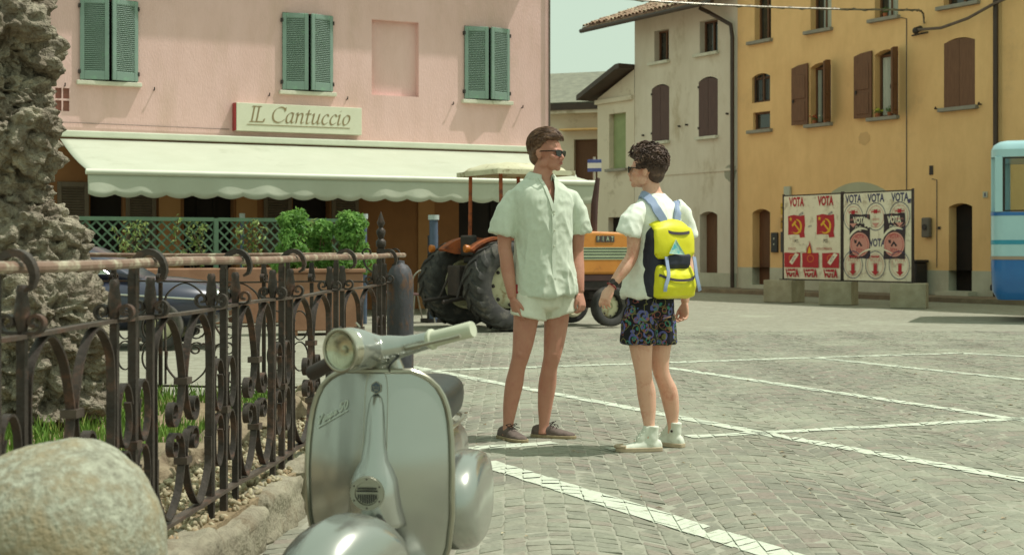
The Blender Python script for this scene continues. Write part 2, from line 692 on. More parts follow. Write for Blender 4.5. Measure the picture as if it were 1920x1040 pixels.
bsdf(MGRASS).inputs['Transmission Weight'].default_value = 0
gm = MB()
for _ in range(15000):
    l, s = rk.uniform(-5.2, -2.1), rk.uniform(4.5, 9.65)
    if noise.noise(Vector((l*1.3, s*1.3, 0))) < -0.28: continue
    p = FRM @ Vector((l, s, 0.18))
    h = rk.uniform(0.04, 0.13)
    a = rk.random()*6.28
    w = Vector((math.cos(a), math.sin(a), 0))*0.006
    b = Vector((rk.uniform(-1, 1), rk.uniform(-1, 1), 0))*h*0.4
    gm.add([p-w, p+w, p+b*0.5+Vector((0, 0, h*0.65))+w*0.5, p+b+Vector((0, 0, h))], [(0, 1, 2), (0, 2, 3)])
tag(gm.build('grass', MGRASS), 'green grass growing around the rock inside the iron fence', 'grass', kind='stuff')

# small litter scattered over the square: dry leaves and chips of stone
MLIT = M('dry_leaf_chip', S(196, 190, 160), S(128, 92, 66), scale=3, rough=0.9, world=True)
lm = MB()
rq = random.Random(77)
for _ in range(170):
    d = rq.uniform(5.2, 15)
    x = rq.uniform(-0.08, 0.37)*d
    a = rq.random()*6.28
    r = rq.uniform(0.006, 0.02)
    c = Vector((x, d, 0.005))
    t, b = Vector((math.cos(a), math.sin(a), 0))*r, Vector((-math.sin(a), math.cos(a), 0))*r*rq.uniform(0.4, 0.8)
    lm.add([c-t, c-b+Vector((0, 0, r*0.4)), c+t, c+b+Vector((0, 0, r*0.3))], [(0, 1, 2, 3)])
tag(lm.build('litter', MLIT), 'tiny dry leaves and stone chips scattered over the paved square', 'litter', kind='stuff')
# ------------------------------------------------------------------ buildings
def arch_pts(u0, u1, z1, rise, n=8):
    """points of a segmental arch from (u0,z1-rise) over the crown to (u1,z1-rise)"""
    w = (u1-u0)/2
    uc = (u0+u1)/2
    if rise <= 0: return [(u0, z1), (u1, z1)]
    r = (w*w+rise*rise)/(2*rise)
    a = math.asin(min(1, w/r))
    return [(uc+r*math.sin(-a+2*a*i/n), z1-r+r*math.cos(-a+2*a*i/n)) for i in range(n+1)]

def facade(mb, x0, x1, z0, z1, ops, depth=0.22, y=0.0):
    """front wall in the xz plane with real openings (u0,u1,z0,z1,rise) and reveals going inwards (+y)"""
    xs = sorted({round(a, 4) for a in [x0, x1]+[o[0] for o in ops]+[o[1] for o in ops] if x0 <= a <= x1})
    zs = sorted({round(a, 4) for a in [z0, z1]+[o[2] for o in ops]+[o[3] for o in ops] if z0 <= a <= z1})
    idx = {}
    vs, fs = [], []
    def vid(a, b):
        k = (a, b)
        if k not in idx:
            idx[k] = len(vs)
            vs.append((a, y, b))
        return idx[k]
    for i in range(len(xs)-1):
        for j in range(len(zs)-1):
            cx, cz = (xs[i]+xs[i+1])/2, (zs[j]+zs[j+1])/2
            if any(o[0] < cx < o[1] and o[2] < cz < o[3] for o in ops): continue
            fs.append((vid(xs[i], zs[j]), vid(xs[i+1], zs[j]), vid(xs[i+1], zs[j+1]), vid(xs[i], zs[j+1])))
    mb.add(vs, fs)
    for o in ops:
        u0, u1, a0, a1, rise = o[:5]
        dp = o[5] if len(o) > 5 else depth
        ap = arch_pts(u0, u1, a1, rise)
        path = [(u0, a0)]+ap+[(u1, a0)]
        for i in range(len(path)):
            p, q = path[i], path[(i+1) % len(path)]
            mb.add([(p[0], y, p[1]), (q[0], y, q[1]), (q[0], y+dp, q[1]), (p[0], y+dp, p[1])], [(0, 1, 2, 3)])
        if rise > 0:
            for i in range(len(ap)-1):
                p, q = ap[i], ap[i+1]
                if a1-min(p[1], q[1]) < 1e-5: continue
                mb.add([(p[0], y, p[1]), (q[0], y, q[1]), (q[0], y, a1), (p[0], y, a1)], [(0, 1, 2, 3)])
    return mb

def shell(mb, x0, x1, y1, z0, z1):
    """sides, back and top behind a facade at y=0"""
    mb.add([(x0, 0, z0), (x0, y1, z0), (x0, y1, z1), (x0, 0, z1)], [(3, 2, 1, 0)])
    mb.add([(x1, 0, z0), (x1, y1, z0), (x1, y1, z1), (x1, 0, z1)], [(0, 1, 2, 3)])
    mb.add([(x0, y1, z0), (x1, y1, z0), (x1, y1, z1), (x0, y1, z1)], [(3, 2, 1, 0)])
    mb.add([(x0, 0, z1), (x1, 0, z1), (x1, y1, z1), (x0, y1, z1)], [(0, 1, 2, 3)])
    return mb

MPINK = M('pink_plaster', S(228, 190, 184), S(222, 184, 178), scale=0.9, rough=0.9, bump=0.006, bscale=40, c3=S(215, 180, 170), s3=0.9, w3=0.32, stretch=(1, 1, 0.35))
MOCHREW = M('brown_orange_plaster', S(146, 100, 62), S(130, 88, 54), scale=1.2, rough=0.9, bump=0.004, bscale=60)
MSHUT = M('green_shutter_paint', S(128, 150, 138), S(118, 140, 128), scale=3, rough=0.55, c3=S(128, 160, 138), s3=6, w3=0.2)
MWHITE = M('white_stone_sill', S(214, 210, 192), S(196, 192, 172), scale=6, rough=0.8, c3=S(160, 156, 132), s3=3, w3=0.15)
MDARK = M('dark_interior', S(38, 30, 24), S(24, 20, 18), rough=0.9, scale=2)
MPIPE = M('grey_downpipe', S(112, 100, 90), S(92, 82, 74), rough=0.5, metal=0.3, scale=3)
MIRON = M('black_hook_iron', S(60, 52, 46), S(44, 38, 34), rough=0.6, scale=8)
MBRSH = M('grey_brown_shutter', S(112, 98, 82), S(98, 84, 70), rough=0.7, scale=4)

def louvre_leaf(name, w, h, mat, parent, slats=34, thick=0.045):
    """louvred shutter leaf, hinge edge on x=0, extends to +x, outward is -y"""
    m = MB()
    st = 0.075
    m.box(0, st, -thick, 0, 0, h)
    m.box(w-st, w, -thick, 0, 0, h)
    m.box(st, w-st, -thick, 0, 0, 0.16)
    m.box(st, w-st, -thick, 0, h-0.09, h)
    o = m.build(name, mat, parent)
    bevel(o, 0.006, 1)
    s = MB()
    z0, z1 = 0.16, h-0.09
    n = slats
    for i in range(n):
        z = z0+(i+0.5)*(z1-z0)/n
        mt = TR(0, -thick/2, z) @ RX(R(-38))
        s.box(st-0.005, w-st+0.005, -0.024, 0.024, -0.004, 0.004, mt)
    s.box(st, w-st, -0.003, 0.0, z0, z1)
    so = s.build('slats', mat, o)
    tag(so, kind='stuff')
    return o

for m_ in (MPINK, MOCHREW): weather(m_, 0.93)
PANG = R(26)
pink = empty('pink_house', (-3.733, 28, 0), PANG, 'pink plastered house with green louvred shutters above the cafe awning', 'house')
ZB = 3.2
wins = [(-4.53, -3.51), (-0.76, 0.24), (3.07, 4.07)]
m = MB()
ops = [(a, b, 4.24, 5.74, 0) for a, b in wins]+[(1.07, 2.07, 4.24, 5.73, 0, 0.13)]
ops += [(-4.96+i*0.135, -4.85+i*0.135, 3.67+j*0.225, 3.86+j*0.225, 0, 0.05) for i in (0, 1) for j in (0, 1)]
facade(m, -5.43, 5.04, ZB, 8.0, ops, 0.2)
m.add([(1.07, 0.13, 4.24), (2.07, 0.13, 4.24), (2.07, 0.13, 5.73), (1.07, 0.13, 5.73)], [(0, 1, 2, 3)])
shell(m, -5.43, 5.04, 9.0, 0.0, 8.0)
m.build('upper_wall', MPINK, pink)
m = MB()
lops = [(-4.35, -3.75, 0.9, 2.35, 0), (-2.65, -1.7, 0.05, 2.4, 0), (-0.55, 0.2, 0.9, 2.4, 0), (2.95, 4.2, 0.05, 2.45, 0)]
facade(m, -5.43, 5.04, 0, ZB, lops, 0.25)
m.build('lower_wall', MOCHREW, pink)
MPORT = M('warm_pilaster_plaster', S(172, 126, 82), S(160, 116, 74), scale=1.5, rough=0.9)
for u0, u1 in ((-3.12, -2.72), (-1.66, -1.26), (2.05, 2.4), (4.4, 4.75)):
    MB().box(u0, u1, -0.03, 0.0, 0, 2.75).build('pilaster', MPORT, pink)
MVENT = M('vent_hole', S(150, 104, 90), S(140, 96, 84), rough=0.9)
for i in (0, 1):
    for j in (0, 1):
        u, z = -4.96+i*0.135, 3.67+j*0.225
        MB().add([(u, .05, z), (u+.11, .05, z), (u+.11, .05, z+.19), (u, .05, z+.19)], [(0, 1, 2, 3)]).build('vent', MVENT, pink)
for a, b in wins:
    MB().box(a, b, 0.2, 0.22, 4.24, 5.74).build('window_pane', MDARK, pink)
    w = (b-a)/2-0.005
    lf = louvre_leaf('shutter', w, 1.47, MSHUT, pink)
    lf.location = (a, -0.012, 4.255)
    lf.rotation_euler = (0, 0, R(-13))
    lf = louvre_leaf('shutter', w, 1.47, MSHUT, pink)
    lf.matrix_local = TR(b, -0.012, 4.255) @ RZ(R(16)) @ Matrix.Diagonal((-1, 1, 1, 1))
    lf2 = bevel(MB().box(a-0.07, b+0.07, -0.11, 0.06, 4.16, 4.235).build('sill', MWHITE, pink), 0.01)
    for e in (a, b):
        for z in (4.36, 5.55):
            MB().box(e-0.035 if e == a else e-0.01, e+0.01 if e == a else e+0.035, -0.06, 0, z, z+0.07).build('hinge', MIRON, pink)
    for e in (a-0.27, b+0.3):
        MB().tube([(e, 0, 4.12), (e, -0.07, 4.12), (e, -0.08, 4.17)], 0.012, 6).build('shutter_hook', MIRON, pink)
for a, b in ((-4.35, -3.75), (-0.55, 0.2)):
    MB().box(a, b, 0.25, 0.27, 0.9, 2.4).build('window_pane', MDARK, pink)
    w = 0.55
    for hx, rz, sgn in ((a-0.03, 0, -1), (b+0.03, 0, 1)):
        lf = louvre_leaf('shutter', w, 1.5, MBRSH, pink, 26)
        lf.matrix_local = TR(hx, -0.01, 0.9) @ Matrix.Diagonal((sgn, 1, 1, 1))
for a, b in ((-2.65, -1.7), (2.95, 4.2)):
    d = MB()
    d.box(a, b, 0.25, 0.29, 0.05, 2.45)
    for k in range(1, 3):
        x = a+(b-a)*k/3
        d.box(x-0.02, x+0.02, 0.215, 0.25, 0.05, 2.45)
    d.box(a, b, 0.215, 0.25, 0.85, 0.92)
    d.build('door', MDARK, pink)
MB().tube([(-5.2, -0.09, 0), (-5.2, -0.09, 7.9)], 0.05, 10).build('downpipe', MPIPE, pink)
MB().tube([(5.0, -0.05, 3.0), (5.0, -0.05, 7.9)], 0.022, 8).build('corner_conduit', MPIPE, pink)
MROOF = M('roof_tile', S(158, 126, 104), S(112, 88, 72), scale=3, rough=0.9, c3=S(176, 160, 132), s3=6, w3=0.3, bump=0.01, bscale=20)
m = MB()
m.prism([(-5.9, 7.9), (5.04, 7.9), (5.04, 8.0), (-5.9, 8.0)], -0.52, 9.5)
m.build('eave', MWHITE, pink)
m = MB()
m.add([(-5.9, -0.55, 8.0), (5.04, -0.55, 8.0), (5.04, 4.5, 9.6), (-5.9, 4.5, 9.6), (-5.9, 9.5, 8.0), (5.04, 9.5, 8.0)], [(0, 1, 2, 3), (3, 2, 5, 4), (0, 3, 4), (1, 5, 2)])
m.build('roof', MROOF, pink)
MB().tube([(-4.9, -0.02, 3.47), (-1.8, -0.02, 3.45)], 0.006, 5).build('wall_cable', MPIPE, pink)

# --- sign over the awning
sgn = empty('cafe_sign', (-3.733, 28, 0), PANG, 'cream cafe sign board reading IL Cantuccio on the pink wall', 'sign')
MSIGN = M('cream_sign', S(218, 216, 194), S(208, 206, 182), rough=0.6, scale=3)
MSIGNT = M('sign_lettering', S(148, 130, 94), S(134, 116, 84), rough=0.6)
bevel(MB().box(-1.7, 0.8, -0.17, 0.0, 3.42, 3.95).build('board', MSIGN, sgn), 0.008)
MRED = M('red_sign_edge', S(150, 44, 44), S(140, 40, 40), rough=0.5)
MB().box(-1.735, -1.702, -0.165, -0.005, 3.425, 3.945).build('red_edge', MRED, sgn)
def pen(mb, strokes, org, size, y, nib=0.16, ang=38, slant=0.22, step=0.0002):
    """letters written with a broad nib; coordinates in em, baseline z=0"""
    k = 0
    for st in strokes:
        pts = crom([(p[0], 0, p[1]) for p in st], 5) if len(st) > 2 else [Vector((p[0], 0, p[1])) for p in st]
        nv = Vector((math.cos(R(ang)), 0, math.sin(R(ang))))*nib/2
        nw = Vector((-nv.z, 0, nv.x))*0.22
        for a, b in zip(pts[:-1], pts[1:]):
            q = [a-nv-nw, a+nv-nw, b+nv+nw, b-nv+nw]
            # convex hull order
            c = sum(q, Vector())/4
            allp = [a+s1*nv+s2*nw for s1 in (-1, 1) for s2 in (-1, 1)]+[b+s1*nv+s2*nw for s1 in (-1, 1) for s2 in (-1, 1)]
            hull = hull2([(p.x+p.z*slant, p.z) for p in allp])
            yy = y-step*(k % 9)
            k += 1
            mb.add([(org[0]+p[0]*size, yy, org[1]+p[1]*size) for p in hull], [tuple(range(len(hull)))])
def hull2(P):
    P = sorted(set((round(a, 6), round(b, 6)) for a, b in P))
    def half(Q):
        h = []
        for p in Q:
            while len(h) > 1 and (h[-1][0]-h[-2][0])*(p[1]-h[-2][1])-(h[-1][1]-h[-2][1])*(p[0]-h[-2][0]) <= 0: h.pop()
            h.append(p)
        return h
    a, b = half(P), half(P[::-1])
    return a[:-1]+b[:-1]
GL = {
 'I': (0.36, [[(0.18, 0.0), (0.18, 1.0)], [(0.05, 1.0), (0.31, 1.0)], [(0.05, 0.0), (0.31, 0.0)]]),
 'L': (0.72, [[(0.14, 0.0), (0.14, 1.0)], [(0.02, 1.0), (0.28, 1.0)], [(0.02, 0.0), (0.6, 0.0)], [(0.6, 0.0), (0.63, 0.2)]]),
 'C': (0.95, [[(0.86, 0.84), (0.7, 0.98), (0.45, 1.0), (0.17, 0.8), (0.08, 0.48), (0.2, 0.14), (0.48, 0.0), (0.74, 0.06), (0.88, 0.2)], [(0.86, 0.76), (0.86, 1.0)]]),
 'a': (0.66, [[(0.5, 0.6), (0.34, 0.68), (0.14, 0.52), (0.08, 0.26), (0.16, 0.02), (0.32, 0.03), (0.47, 0.26)], [(0.5, 0.66), (0.46, 0.14), (0.52, 0.0), (0.62, 0.08)]]),
 'n': (0.68, [[(0.04, 0.58), (0.14, 0.66), (0.13, 0.0)], [(0.14, 0.4), (0.28, 0.62), (0.43, 0.66), (0.5, 0.52), (0.47, 0.1), (0.53, 0.0), (0.64, 0.08)]]),
 't': (0.46, [[(0.2, 0.9), (0.16, 0.12), (0.24, 0.0), (0.38, 0.08)], [(0.03, 0.64), (0.38, 0.64)]]),
 'u': (0.68, [[(0.04, 0.58), (0.13, 0.66), (0.1, 0.16), (0.18, 0.0), (0.34, 0.06), (0.48, 0.3)], [(0.5, 0.66), (0.47, 0.12), (0.53, 0.0), (0.64, 0.08)]]),
 'c': (0.56, [[(0.48, 0.54), (0.36, 0.67), (0.18, 0.54), (0.09, 0.28), (0.16, 0.04), (0.32, 0.0), (0.47, 0.12)]]),
 'i': (0.34, [[(0.04, 0.58), (0.13, 0.66), (0.1, 0.12), (0.17, 0.0), (0.28, 0.08)], [(0.14, 0.9), (0.17, 0.92)]]),
 'o': (0.66, [[(0.32, 0.67), (0.14, 0.5), (0.09, 0.24), (0.2, 0.01), (0.38, 0.06), (0.52, 0.32), (0.48, 0.58), (0.3, 0.67)]]),
 ' ': (0.36, []),
}
txt = 'IL Cantuccio'
tw = sum(GL[c][0] for c in txt)
size = 2.02/tw
xx = -1.46
for c in txt:
    w, st = GL[c]
    if st:
        m = MB()
        pen(m, st, (xx, 3.60), size, -0.173, 0.115, 35, 0.2)
        m.build('letter', MSIGNT, sgn)
    xx += w*size
MB().box(-1.5, 0.55, -0.175, -0.171, 3.535, 3.55).build('underline', MSIGNT, sgn)

# --- awning
awn = empty('cafe_awning', (-3.733, 28, 0), PANG, 'long cream fabric awning with scalloped valance along the cafe front', 'awning')
MAWN = M('cream_awning_cloth', S(188, 191, 172), S(182, 185, 165), scale=1.6, rough=0.85, c3=S(174, 177, 157), s3=1.0, w3=0.15, bump=0.004, bscale=8)
bsdf(MAWN).inputs['Transmission Weight'].default_value = 0
a0, a1 = -4.9, 4.43
def sag(u): return 0.02*math.sin(u*1.9)+0.012*math.sin(u*4.7+1)
m = MB()
nu = 70
rows = 10
for i in range(nu+1):
    u = a0+(a1-a0)*i/nu
    for j in range(rows+1):
        t = j/rows
        z = 3.17+(2.46-3.17)*t-0.09*math.sin(PI*t)*0.6-sag(u)*math.sin(PI*t)
        m.v.append(Vector((u, -0.12-2.88*t, z)))
for i in range(nu):
    for j in range(rows):
        a = i*(rows+1)+j
        m.f.append((a, a+1, a+rows+2, a+rows+1))
solidify(m.build('canopy', MAWN, awn, True, 180), 0.006)
m = MB()
nu = 300
rows = 4
ns = 22
for i in range(nu+1):
    u = a0+(a1-a0)*i/nu
    ph = (u-a0)/(a1-a0)*ns
    bot = 2.085-0.035*abs(math.sin(PI*ph))**0.8*1.6
    for j in range(rows+1):
        t = j/rows
        m.v.append(Vector((u, -3.0-0.05*t*math.sin(u*2.3)*0.6-0.018*t*math.sin(u*9), 2.41+(bot-2.41)*t)))
for i in range(nu):
    for j in range(rows):
        a = i*(rows+1)+j
        m.f.append((a, a+1, a+rows+2, a+rows+1))
solidify(m.build('valance', MAWN, awn, True, 180), 0.005)
m = MB()
for e, s in ((a0, 1), (a1, -1)):
    pts = [(e, -0.12, 3.17), (e, -3.0, 2.46), (e, -3.0, 2.12), (e, -2.6, 2.2)]
MBAR = M('cream_metal', S(214, 216, 196), S(204, 206, 186), rough=0.4, scale=3)
MB().tube([(a0-0.03, -3.0, 2.44), (a1+0.03, -3.0, 2.44)], 0.05, 12).build('front_bar', MBAR, awn, True)
bevel(MB().box(a0-0.25, 5.0, -0.16, 0.0, 3.2, 3.32).build('wall_cassette', MBAR, awn), 0.02)
for u in (-4.5, -1.6, 1.4, 4.1):
    MB().tube([(u, -0.1, 2.95), (u+0.7, -1.5, 2.7), (u, -2.95, 2.44)], 0.025, 8).build('folding_arm', MBAR, awn, True)

# ------------------------------------------------------------------ terrace on the right
OANG = R(-58.4)
OO = (10.58, 34, 0)
MORANGE = M('orange_plaster', S(236, 194, 136), S(228, 185, 128), scale=0.8, rough=0.92, bump=0.004, bscale=50, c3=S(218, 178, 126), s3=0.45, w3=0.18)
MPLINTH = M('grey_plinth', S(196, 193, 172), S(180, 177, 156), scale=2, rough=0.9, bump=0.004, bscale=40)
MGREYW = M('grey_beige_plaster', S(220, 210, 192), S(212, 201, 182), scale=1.0, rough=0.92, bump=0.004, bscale=50, c3=S(192, 178, 154), s3=0.8, w3=0.22, stretch=(1, 1, 0.45))
MSILL = M('grey_stone_sill', S(150, 144, 130), S(134, 128, 116), scale=6, rough=0.8)
MBROWN = M('brown_shutter_wood', S(120, 84, 60), S(104, 72, 52), scale=5, rough=0.7, stretch=(4, 4, 0.6))
MPURP = M('dark_plum_shutter', S(96, 72, 66), S(84, 62, 58), scale=5, rough=0.7, stretch=(4, 4, 0.6))
MDOOR = M('brown_door_wood', S(110, 76, 52), S(92, 64, 44), scale=5, rough=0.7, stretch=(5, 5, 0.6))
MCURT = M('grey_curtain', S(196, 200, 186), S(168, 172, 160), scale=20, rough=0.9, stretch=(1, 1, 0.05))
MGLASS = M('window_glass', S(58, 60, 54), S(44, 46, 42), rough=0.08, spec=0.8)
MFLOW = M('flower_leaf', S(92, 122, 58), S(70, 98, 44), rough=0.7)

for m_ in (MORANGE, MGREYW, MPLINTH): weather(m_, 0.92)
def arch_panel(name, u0, u1, z0, z1, rise, y0, y1, mat, parent):
    ap = arch_pts(u0, u1, z1, rise)
    return MB().prism([(u0, z0), (u1, z0)]+ap[::-1], y0, y1).build(name, mat, parent)

def half_leaf(name, u0, u1, z0, za, zb, mat, parent, y0=-0.045, y1=0.0):
    """one closed leaf; za is the top on the left edge, zb on the right"""
    m = MB()
    m.prism([(u0, z0), (u1, z0), (u1, zb), ((u0+u1)/2, (za+zb)/2+0.02), (u0, za)], y0, y1)
    return m.build(name, mat, parent)

orange = empty('orange_house', OO, OANG, 'three storey orange plastered house with brown wooden shutters', 'house')
D = 0.25
oops = [(-7.27, -6.59, 6.98, 8.3, 0), (-5.04, -4.26, 6.98, 8.3, 0), (-2.73, -1.94, 6.98, 8.3, 0), (-0.5, 0.44, 6.98, 8.3, 0),
        (-7.38, -6.63, 5.26, 6.06, 0.1, 0.15), (-7.33, -6.63, 4.5, 4.99, 0, 0.15),
        (-5.04, -4.28, 4.5, 6.1, 0.1), (-2.73, -1.94, 4.5, 6.17, 0.1), (-0.49, 0.44, 4.55, 6.18, 0.1, 0.1),
        (-7.36, -6.63, 0.2, 2.3, 0.1, 0.3), (-0.34, 0.36, 0.2, 2.27, 0.08, 0.3)]
m = MB()
facade(m, -7.99, 1.19, 0.68, 10.6, [o if o[2] > 1 else (o[0], o[1], 0.68, *o[3:]) for o in oops], D)
shell(m, -7.99, 1.19, 9, 0, 10.6)
m.build('wall', MORANGE, orange)
m = MB()
facade(m, -7.99, 1.19, -0.01, 0.68, [(-7.36, -6.63, 0.2, 0.68, 0, 0.3), (-0.34, 0.36, 0.2, 0.68, 0, 0.3)], 0.3, -0.012)
m.add([(-7.99, -0.012, 0.68), (1.19, -0.012, 0.68), (1.19, 0, 0.68), (-7.99, 0, 0.68)], [(0, 1, 2, 3)])
m.build('plinth', MPLINTH, orange)
def sill(u0, u1, z, par, mat=MSILL, pr=0.12):
    bevel(MB().box(u0, u1, -pr, 0.1, z-0.09, z).build('sill', mat, par), 0.008)
for u0, u1, z in ((-7.5, -6.52, 6.98), (-5.22, -4.2, 6.98), (-2.9, -1.87, 6.98), (-0.66, 0.6, 6.98), (-7.5, -6.52, 4.5), (-5.2, -4.2, 4.5), (-2.93, -1.9, 4.5), (-0.6, 0.55, 4.55)):
    sill(u0, u1, z-0.002, orange)
def sash(u0, u1, z0, z1, par, curtain, y=0.25, rise=0, split=True):
    w = empty('window')
    w.parent = par
    arch_panel('pane', u0, u1, z0, z1, rise, y-0.012, y, MGLASS, w)
    fr = MB()
    t = 0.055
    fr.box(u0, u0+t, y-0.06, y-0.014, z0, z1-rise)
    fr.box(u1-t, u1, y-0.06, y-0.014, z0, z1-rise)
    fr.box(u0+t, u1-t, y-0.06, y-0.014, z0, z0+t)
    if split: fr.box((u0+u1)/2-0.03, (u0+u1)/2+0.03, y-0.055, y-0.014, z0+t, z1-rise*0.3)
    fr.box(u0+t, u1-t, y-0.058, y-0.014, z1-rise-t, z1-rise)
    fr.build('frame', MDOOR, w)
    if curtain:
        c = MB()
        n = 26
        ca, cb = curtain
        pts = [(ca+(cb-ca)*i/n, y-0.03-0.012*math.sin(i*1.9)) for i in range(n+1)]
        for i in range(n):
            p, q = pts[i], pts[i+1]
            c.add([(p[0], p[1], z0+.06), (q[0], q[1], z0+.06), (q[0], q[1], z1-rise-.06), (p[0], p[1], z1-rise-.06)], [(0, 1, 2, 3)])
        c.build('curtain', MCURT, w, True, 180)
    return w
for u0, u1, cu in ((-7.27, -6.59, None), (-5.04, -4.26, (-4.75, -4.42)), (-2.73, -1.94, (-2.45, -2.1)), (-0.5, 0.44, None)):
    sash(u0, u1, 6.98, 8.3, orange, cu)
sash(-7.38, -6.63, 5.26, 6.06, orange, None, 0.15, 0.1)
g_ = MB()
for k in range(5):
    x = -7.28+k*0.14
    g_.tube([(x, 0.04, 5.26), (x, 0.04, 6.02)], 0.012, 5)
g_.build('grille', MIRON, orange)
sash(-7.33, -6.63, 4.5, 4.99, orange, None, 0.15, 0, False)
sash(-5.04, -4.28, 4.5, 6.1, orange, (-4.98, -4.86), 0.25, 0.1)
sash(-2.73, -1.94, 4.5, 6.17, orange, (-2.66, -2.1), 0.25, 0.1)
def panel_leaf(name, w, h, par, mx, mat=MBROWN, drop=0.1):
    """panelled wooden leaf hinged at x=0, widening to +x"""
    m = MB()
    m.prism([(0, 0), (w, 0), (w, h-drop), (w*0.6, h-drop*0.35), (0, h)], -0.04, 0)
    o = m.build(name, mat, par)
    o.matrix_local = mx
    p = MB()
    for z0, z1 in ((0.1, h*0.38), (h*0.43, h*0.88-drop)):
        p.box(0.08, w-0.08, -0.056, -0.041, z0, z1)
        p.box(0.08, w-0.08, 0.001, 0.014, z0, z1)
    bevel(p.build('panel', mat, o), 0.01, 1)
    q = MB()
    q.box(w-0.1, w-0.06, -0.075, -0.042, h*0.36, h*0.42)
    q.build('latch', MIRON, o)
    return o
for u0, u1, z0, h in ((-5.04, -4.28, 4.51, 1.62), (-2.73, -1.94, 4.51, 1.68)):
    panel_leaf('shutter', 0.56, h, orange, TR(u0-0.05, -0.03, z0) @ RZ(R(6)) @ Matrix.Diagonal((-1, 1, 1, 1)))
    panel_leaf('shutter', 0.5, h, orange, TR(u1+0.04, -0.05, z0) @ RZ(R(-62)))
ap = arch_pts(-0.49, 0.44, 6.18, 0.1)
half_leaf('shutter', -0.485, -0.03, 4.56, 6.09, 6.16, MBROWN, orange, 0.0, 0.04)
half_leaf('shutter', -0.022, 0.435, 4.56, 6.16, 6.09, MBROWN, orange, 0.0, 0.04)
for u in (-0.68, 0.62):
    MB().tube([(u, 0, 4.55), (u, -0.1, 4.55), (u+0.05, -0.13, 4.58)], 0.02, 6).build('shutter_hook', MIRON, orange)
arch_panel('door', -7.36, -6.63, 0.2, 2.3, 0.1, 0.26, 0.3, MDOOR, orange)
arch_panel('door', -0.34, 0.36, 0.2, 2.27, 0.08, 0.26, 0.3, MDARK, orange)
for a, b in ((-7.5, -6.5), (-0.5, 0.5)):
    MB().box(a, b, -0.3, 0.3, 0.0, 0.196).build('doorstep', MPLINTH, orange)
MLUN = M('pale_lunette', S(176, 174, 146), S(166, 164, 138), rough=0.9, scale=2)
ap = arch_pts(-4.9, -1.75, 2.9, 0.75, 16)
MB().prism([(-4.9, 0.7), (-1.75, 0.7)]+ap[::-1], -0.01, 0.01).build('blind_arch', MLUN, orange)
MB().box(-4.5, -3.9, -0.03, -0.011, 0.25, 0.72).build('cellar_hatch', MDOOR, orange)
MDPIPE = M('dark_downpipe', S(72, 56, 46), S(58, 46, 38), rough=0.5, scale=3)
MB().tube([(1.12, -0.1, 0), (1.12, -0.1, 10.4)], 0.06, 10).build('downpipe', MDPIPE, orange, True)
MB().tube([(-1.66, -0.012, 0.7), (-1.66, -0.012, 6.85), (-1.85, -0.012, 6.9)], 0.012, 6).build('wall_cable', MPIPE, orange)
MB().tube([(-0.7, -0.012, 0.75), (-0.7, -0.012, 2.85), (-0.85, -0.012, 2.88)], 0.01, 6).build('wall_cable', MPIPE, orange)
m = MB()
m.tube([(-1.2, -0.02, 6.55), (-1.2, -0.16, 6.5)], 0.07, 8)
m.ico((-1.2, -0.18, 6.48), 0.09, 2)
m.tube([(-1.45, -0.05, 6.4), (-0.95, -0.05, 6.42)], 0.02, 6)
m.build('cable_bracket', MIRON, orange)
MB().box(-0.93, -0.82, -0.02, 0.0, 2.98, 3.2).build('wall_vent', MIRON, orange)
MB().tube([(-1.2, -0.18, 6.5), (-0.4, -0.2, 6.44), (0.4, -0.2, 6.56), (1.15, -0.22, 6.78), (1.8, -0.22, 6.92)], 0.035, 6).build('cable_bundle', MPIPE, orange, True)
m = MB()
m.prism([(-8.4, 10.6), (1.5, 10.6), (1.5, 10.75), (-8.4, 10.75)], -0.9, 9.5)  # out of view; height and overhang shaped to lengthen the shadow on the ground
m.build('eave', MDOOR, orange)
m = MB()
m.add([(-8.4, -0.95, 10.76), (1.5, -0.95, 10.76), (1.5, 4.5, 12.2), (-8.4, 4.5, 12.2), (-8.4, 9.5, 10.76), (1.5, 9.5, 10.76)], [(0, 1, 2, 3), (3, 2, 5, 4), (0, 3, 4), (1, 5, 2)])
m.build('roof', MROOF, orange)
def wallthing(name, u0, u1, z0, z1, d, mat, label, cat, bev=0.01, extra=None):
    e = empty(name, OO, OANG, label, cat)
    bevel(MB().box(u0, u1, -d, -0.014, z0, z1).build('case', mat, e), bev)
    if extra:
        for (a, b, c, f, mt, nm) in extra: MB().box(a, b, -d-0.006, -d-0.001, c, f).build(nm, mt, e)
    return e
MBLK = M('black_panel', S(48, 44, 42), S(38, 35, 34), rough=0.5, scale=3)
MGRYP = M('light_grey_paint', S(186, 186, 166), S(172, 172, 152), rough=0.6, scale=3)
MYEL = M('yellow_box', S(206, 168, 56), S(190, 150, 46), rough=0.6, scale=4)
wallthing('intercom_panel', -6.54, -6.28, 1.1, 1.64, 0.06, MBLK, 'black intercom panel on the orange wall beside the left door', 'intercom', 0.01,
          [(-6.43, -6.39, 1.45, 1.5, MGRYP, 'button'), (-6.43, -6.39, 1.3, 1.34, MGRYP, 'button')])
wallthing('letter_box', -6.1, -5.93, 2.12, 2.44, 0.1, MYEL, 'upper of two yellow boxes on the orange wall left of the posters', 'letter box', 0.01, [(-6.07, -5.96, 2.3, 2.33, MBLK, 'slot')])
wallthing('letter_box', -6.1, -5.93, 1.74, 2.04, 0.1, M('ochre_box', S(176, 132, 44), S(158, 116, 38), rough=0.6), 'lower darker of two yellow boxes on the orange wall left of the posters', 'letter box', 0.01, [(-6.07, -5.96, 1.92, 1.95, MBLK, 'slot')])
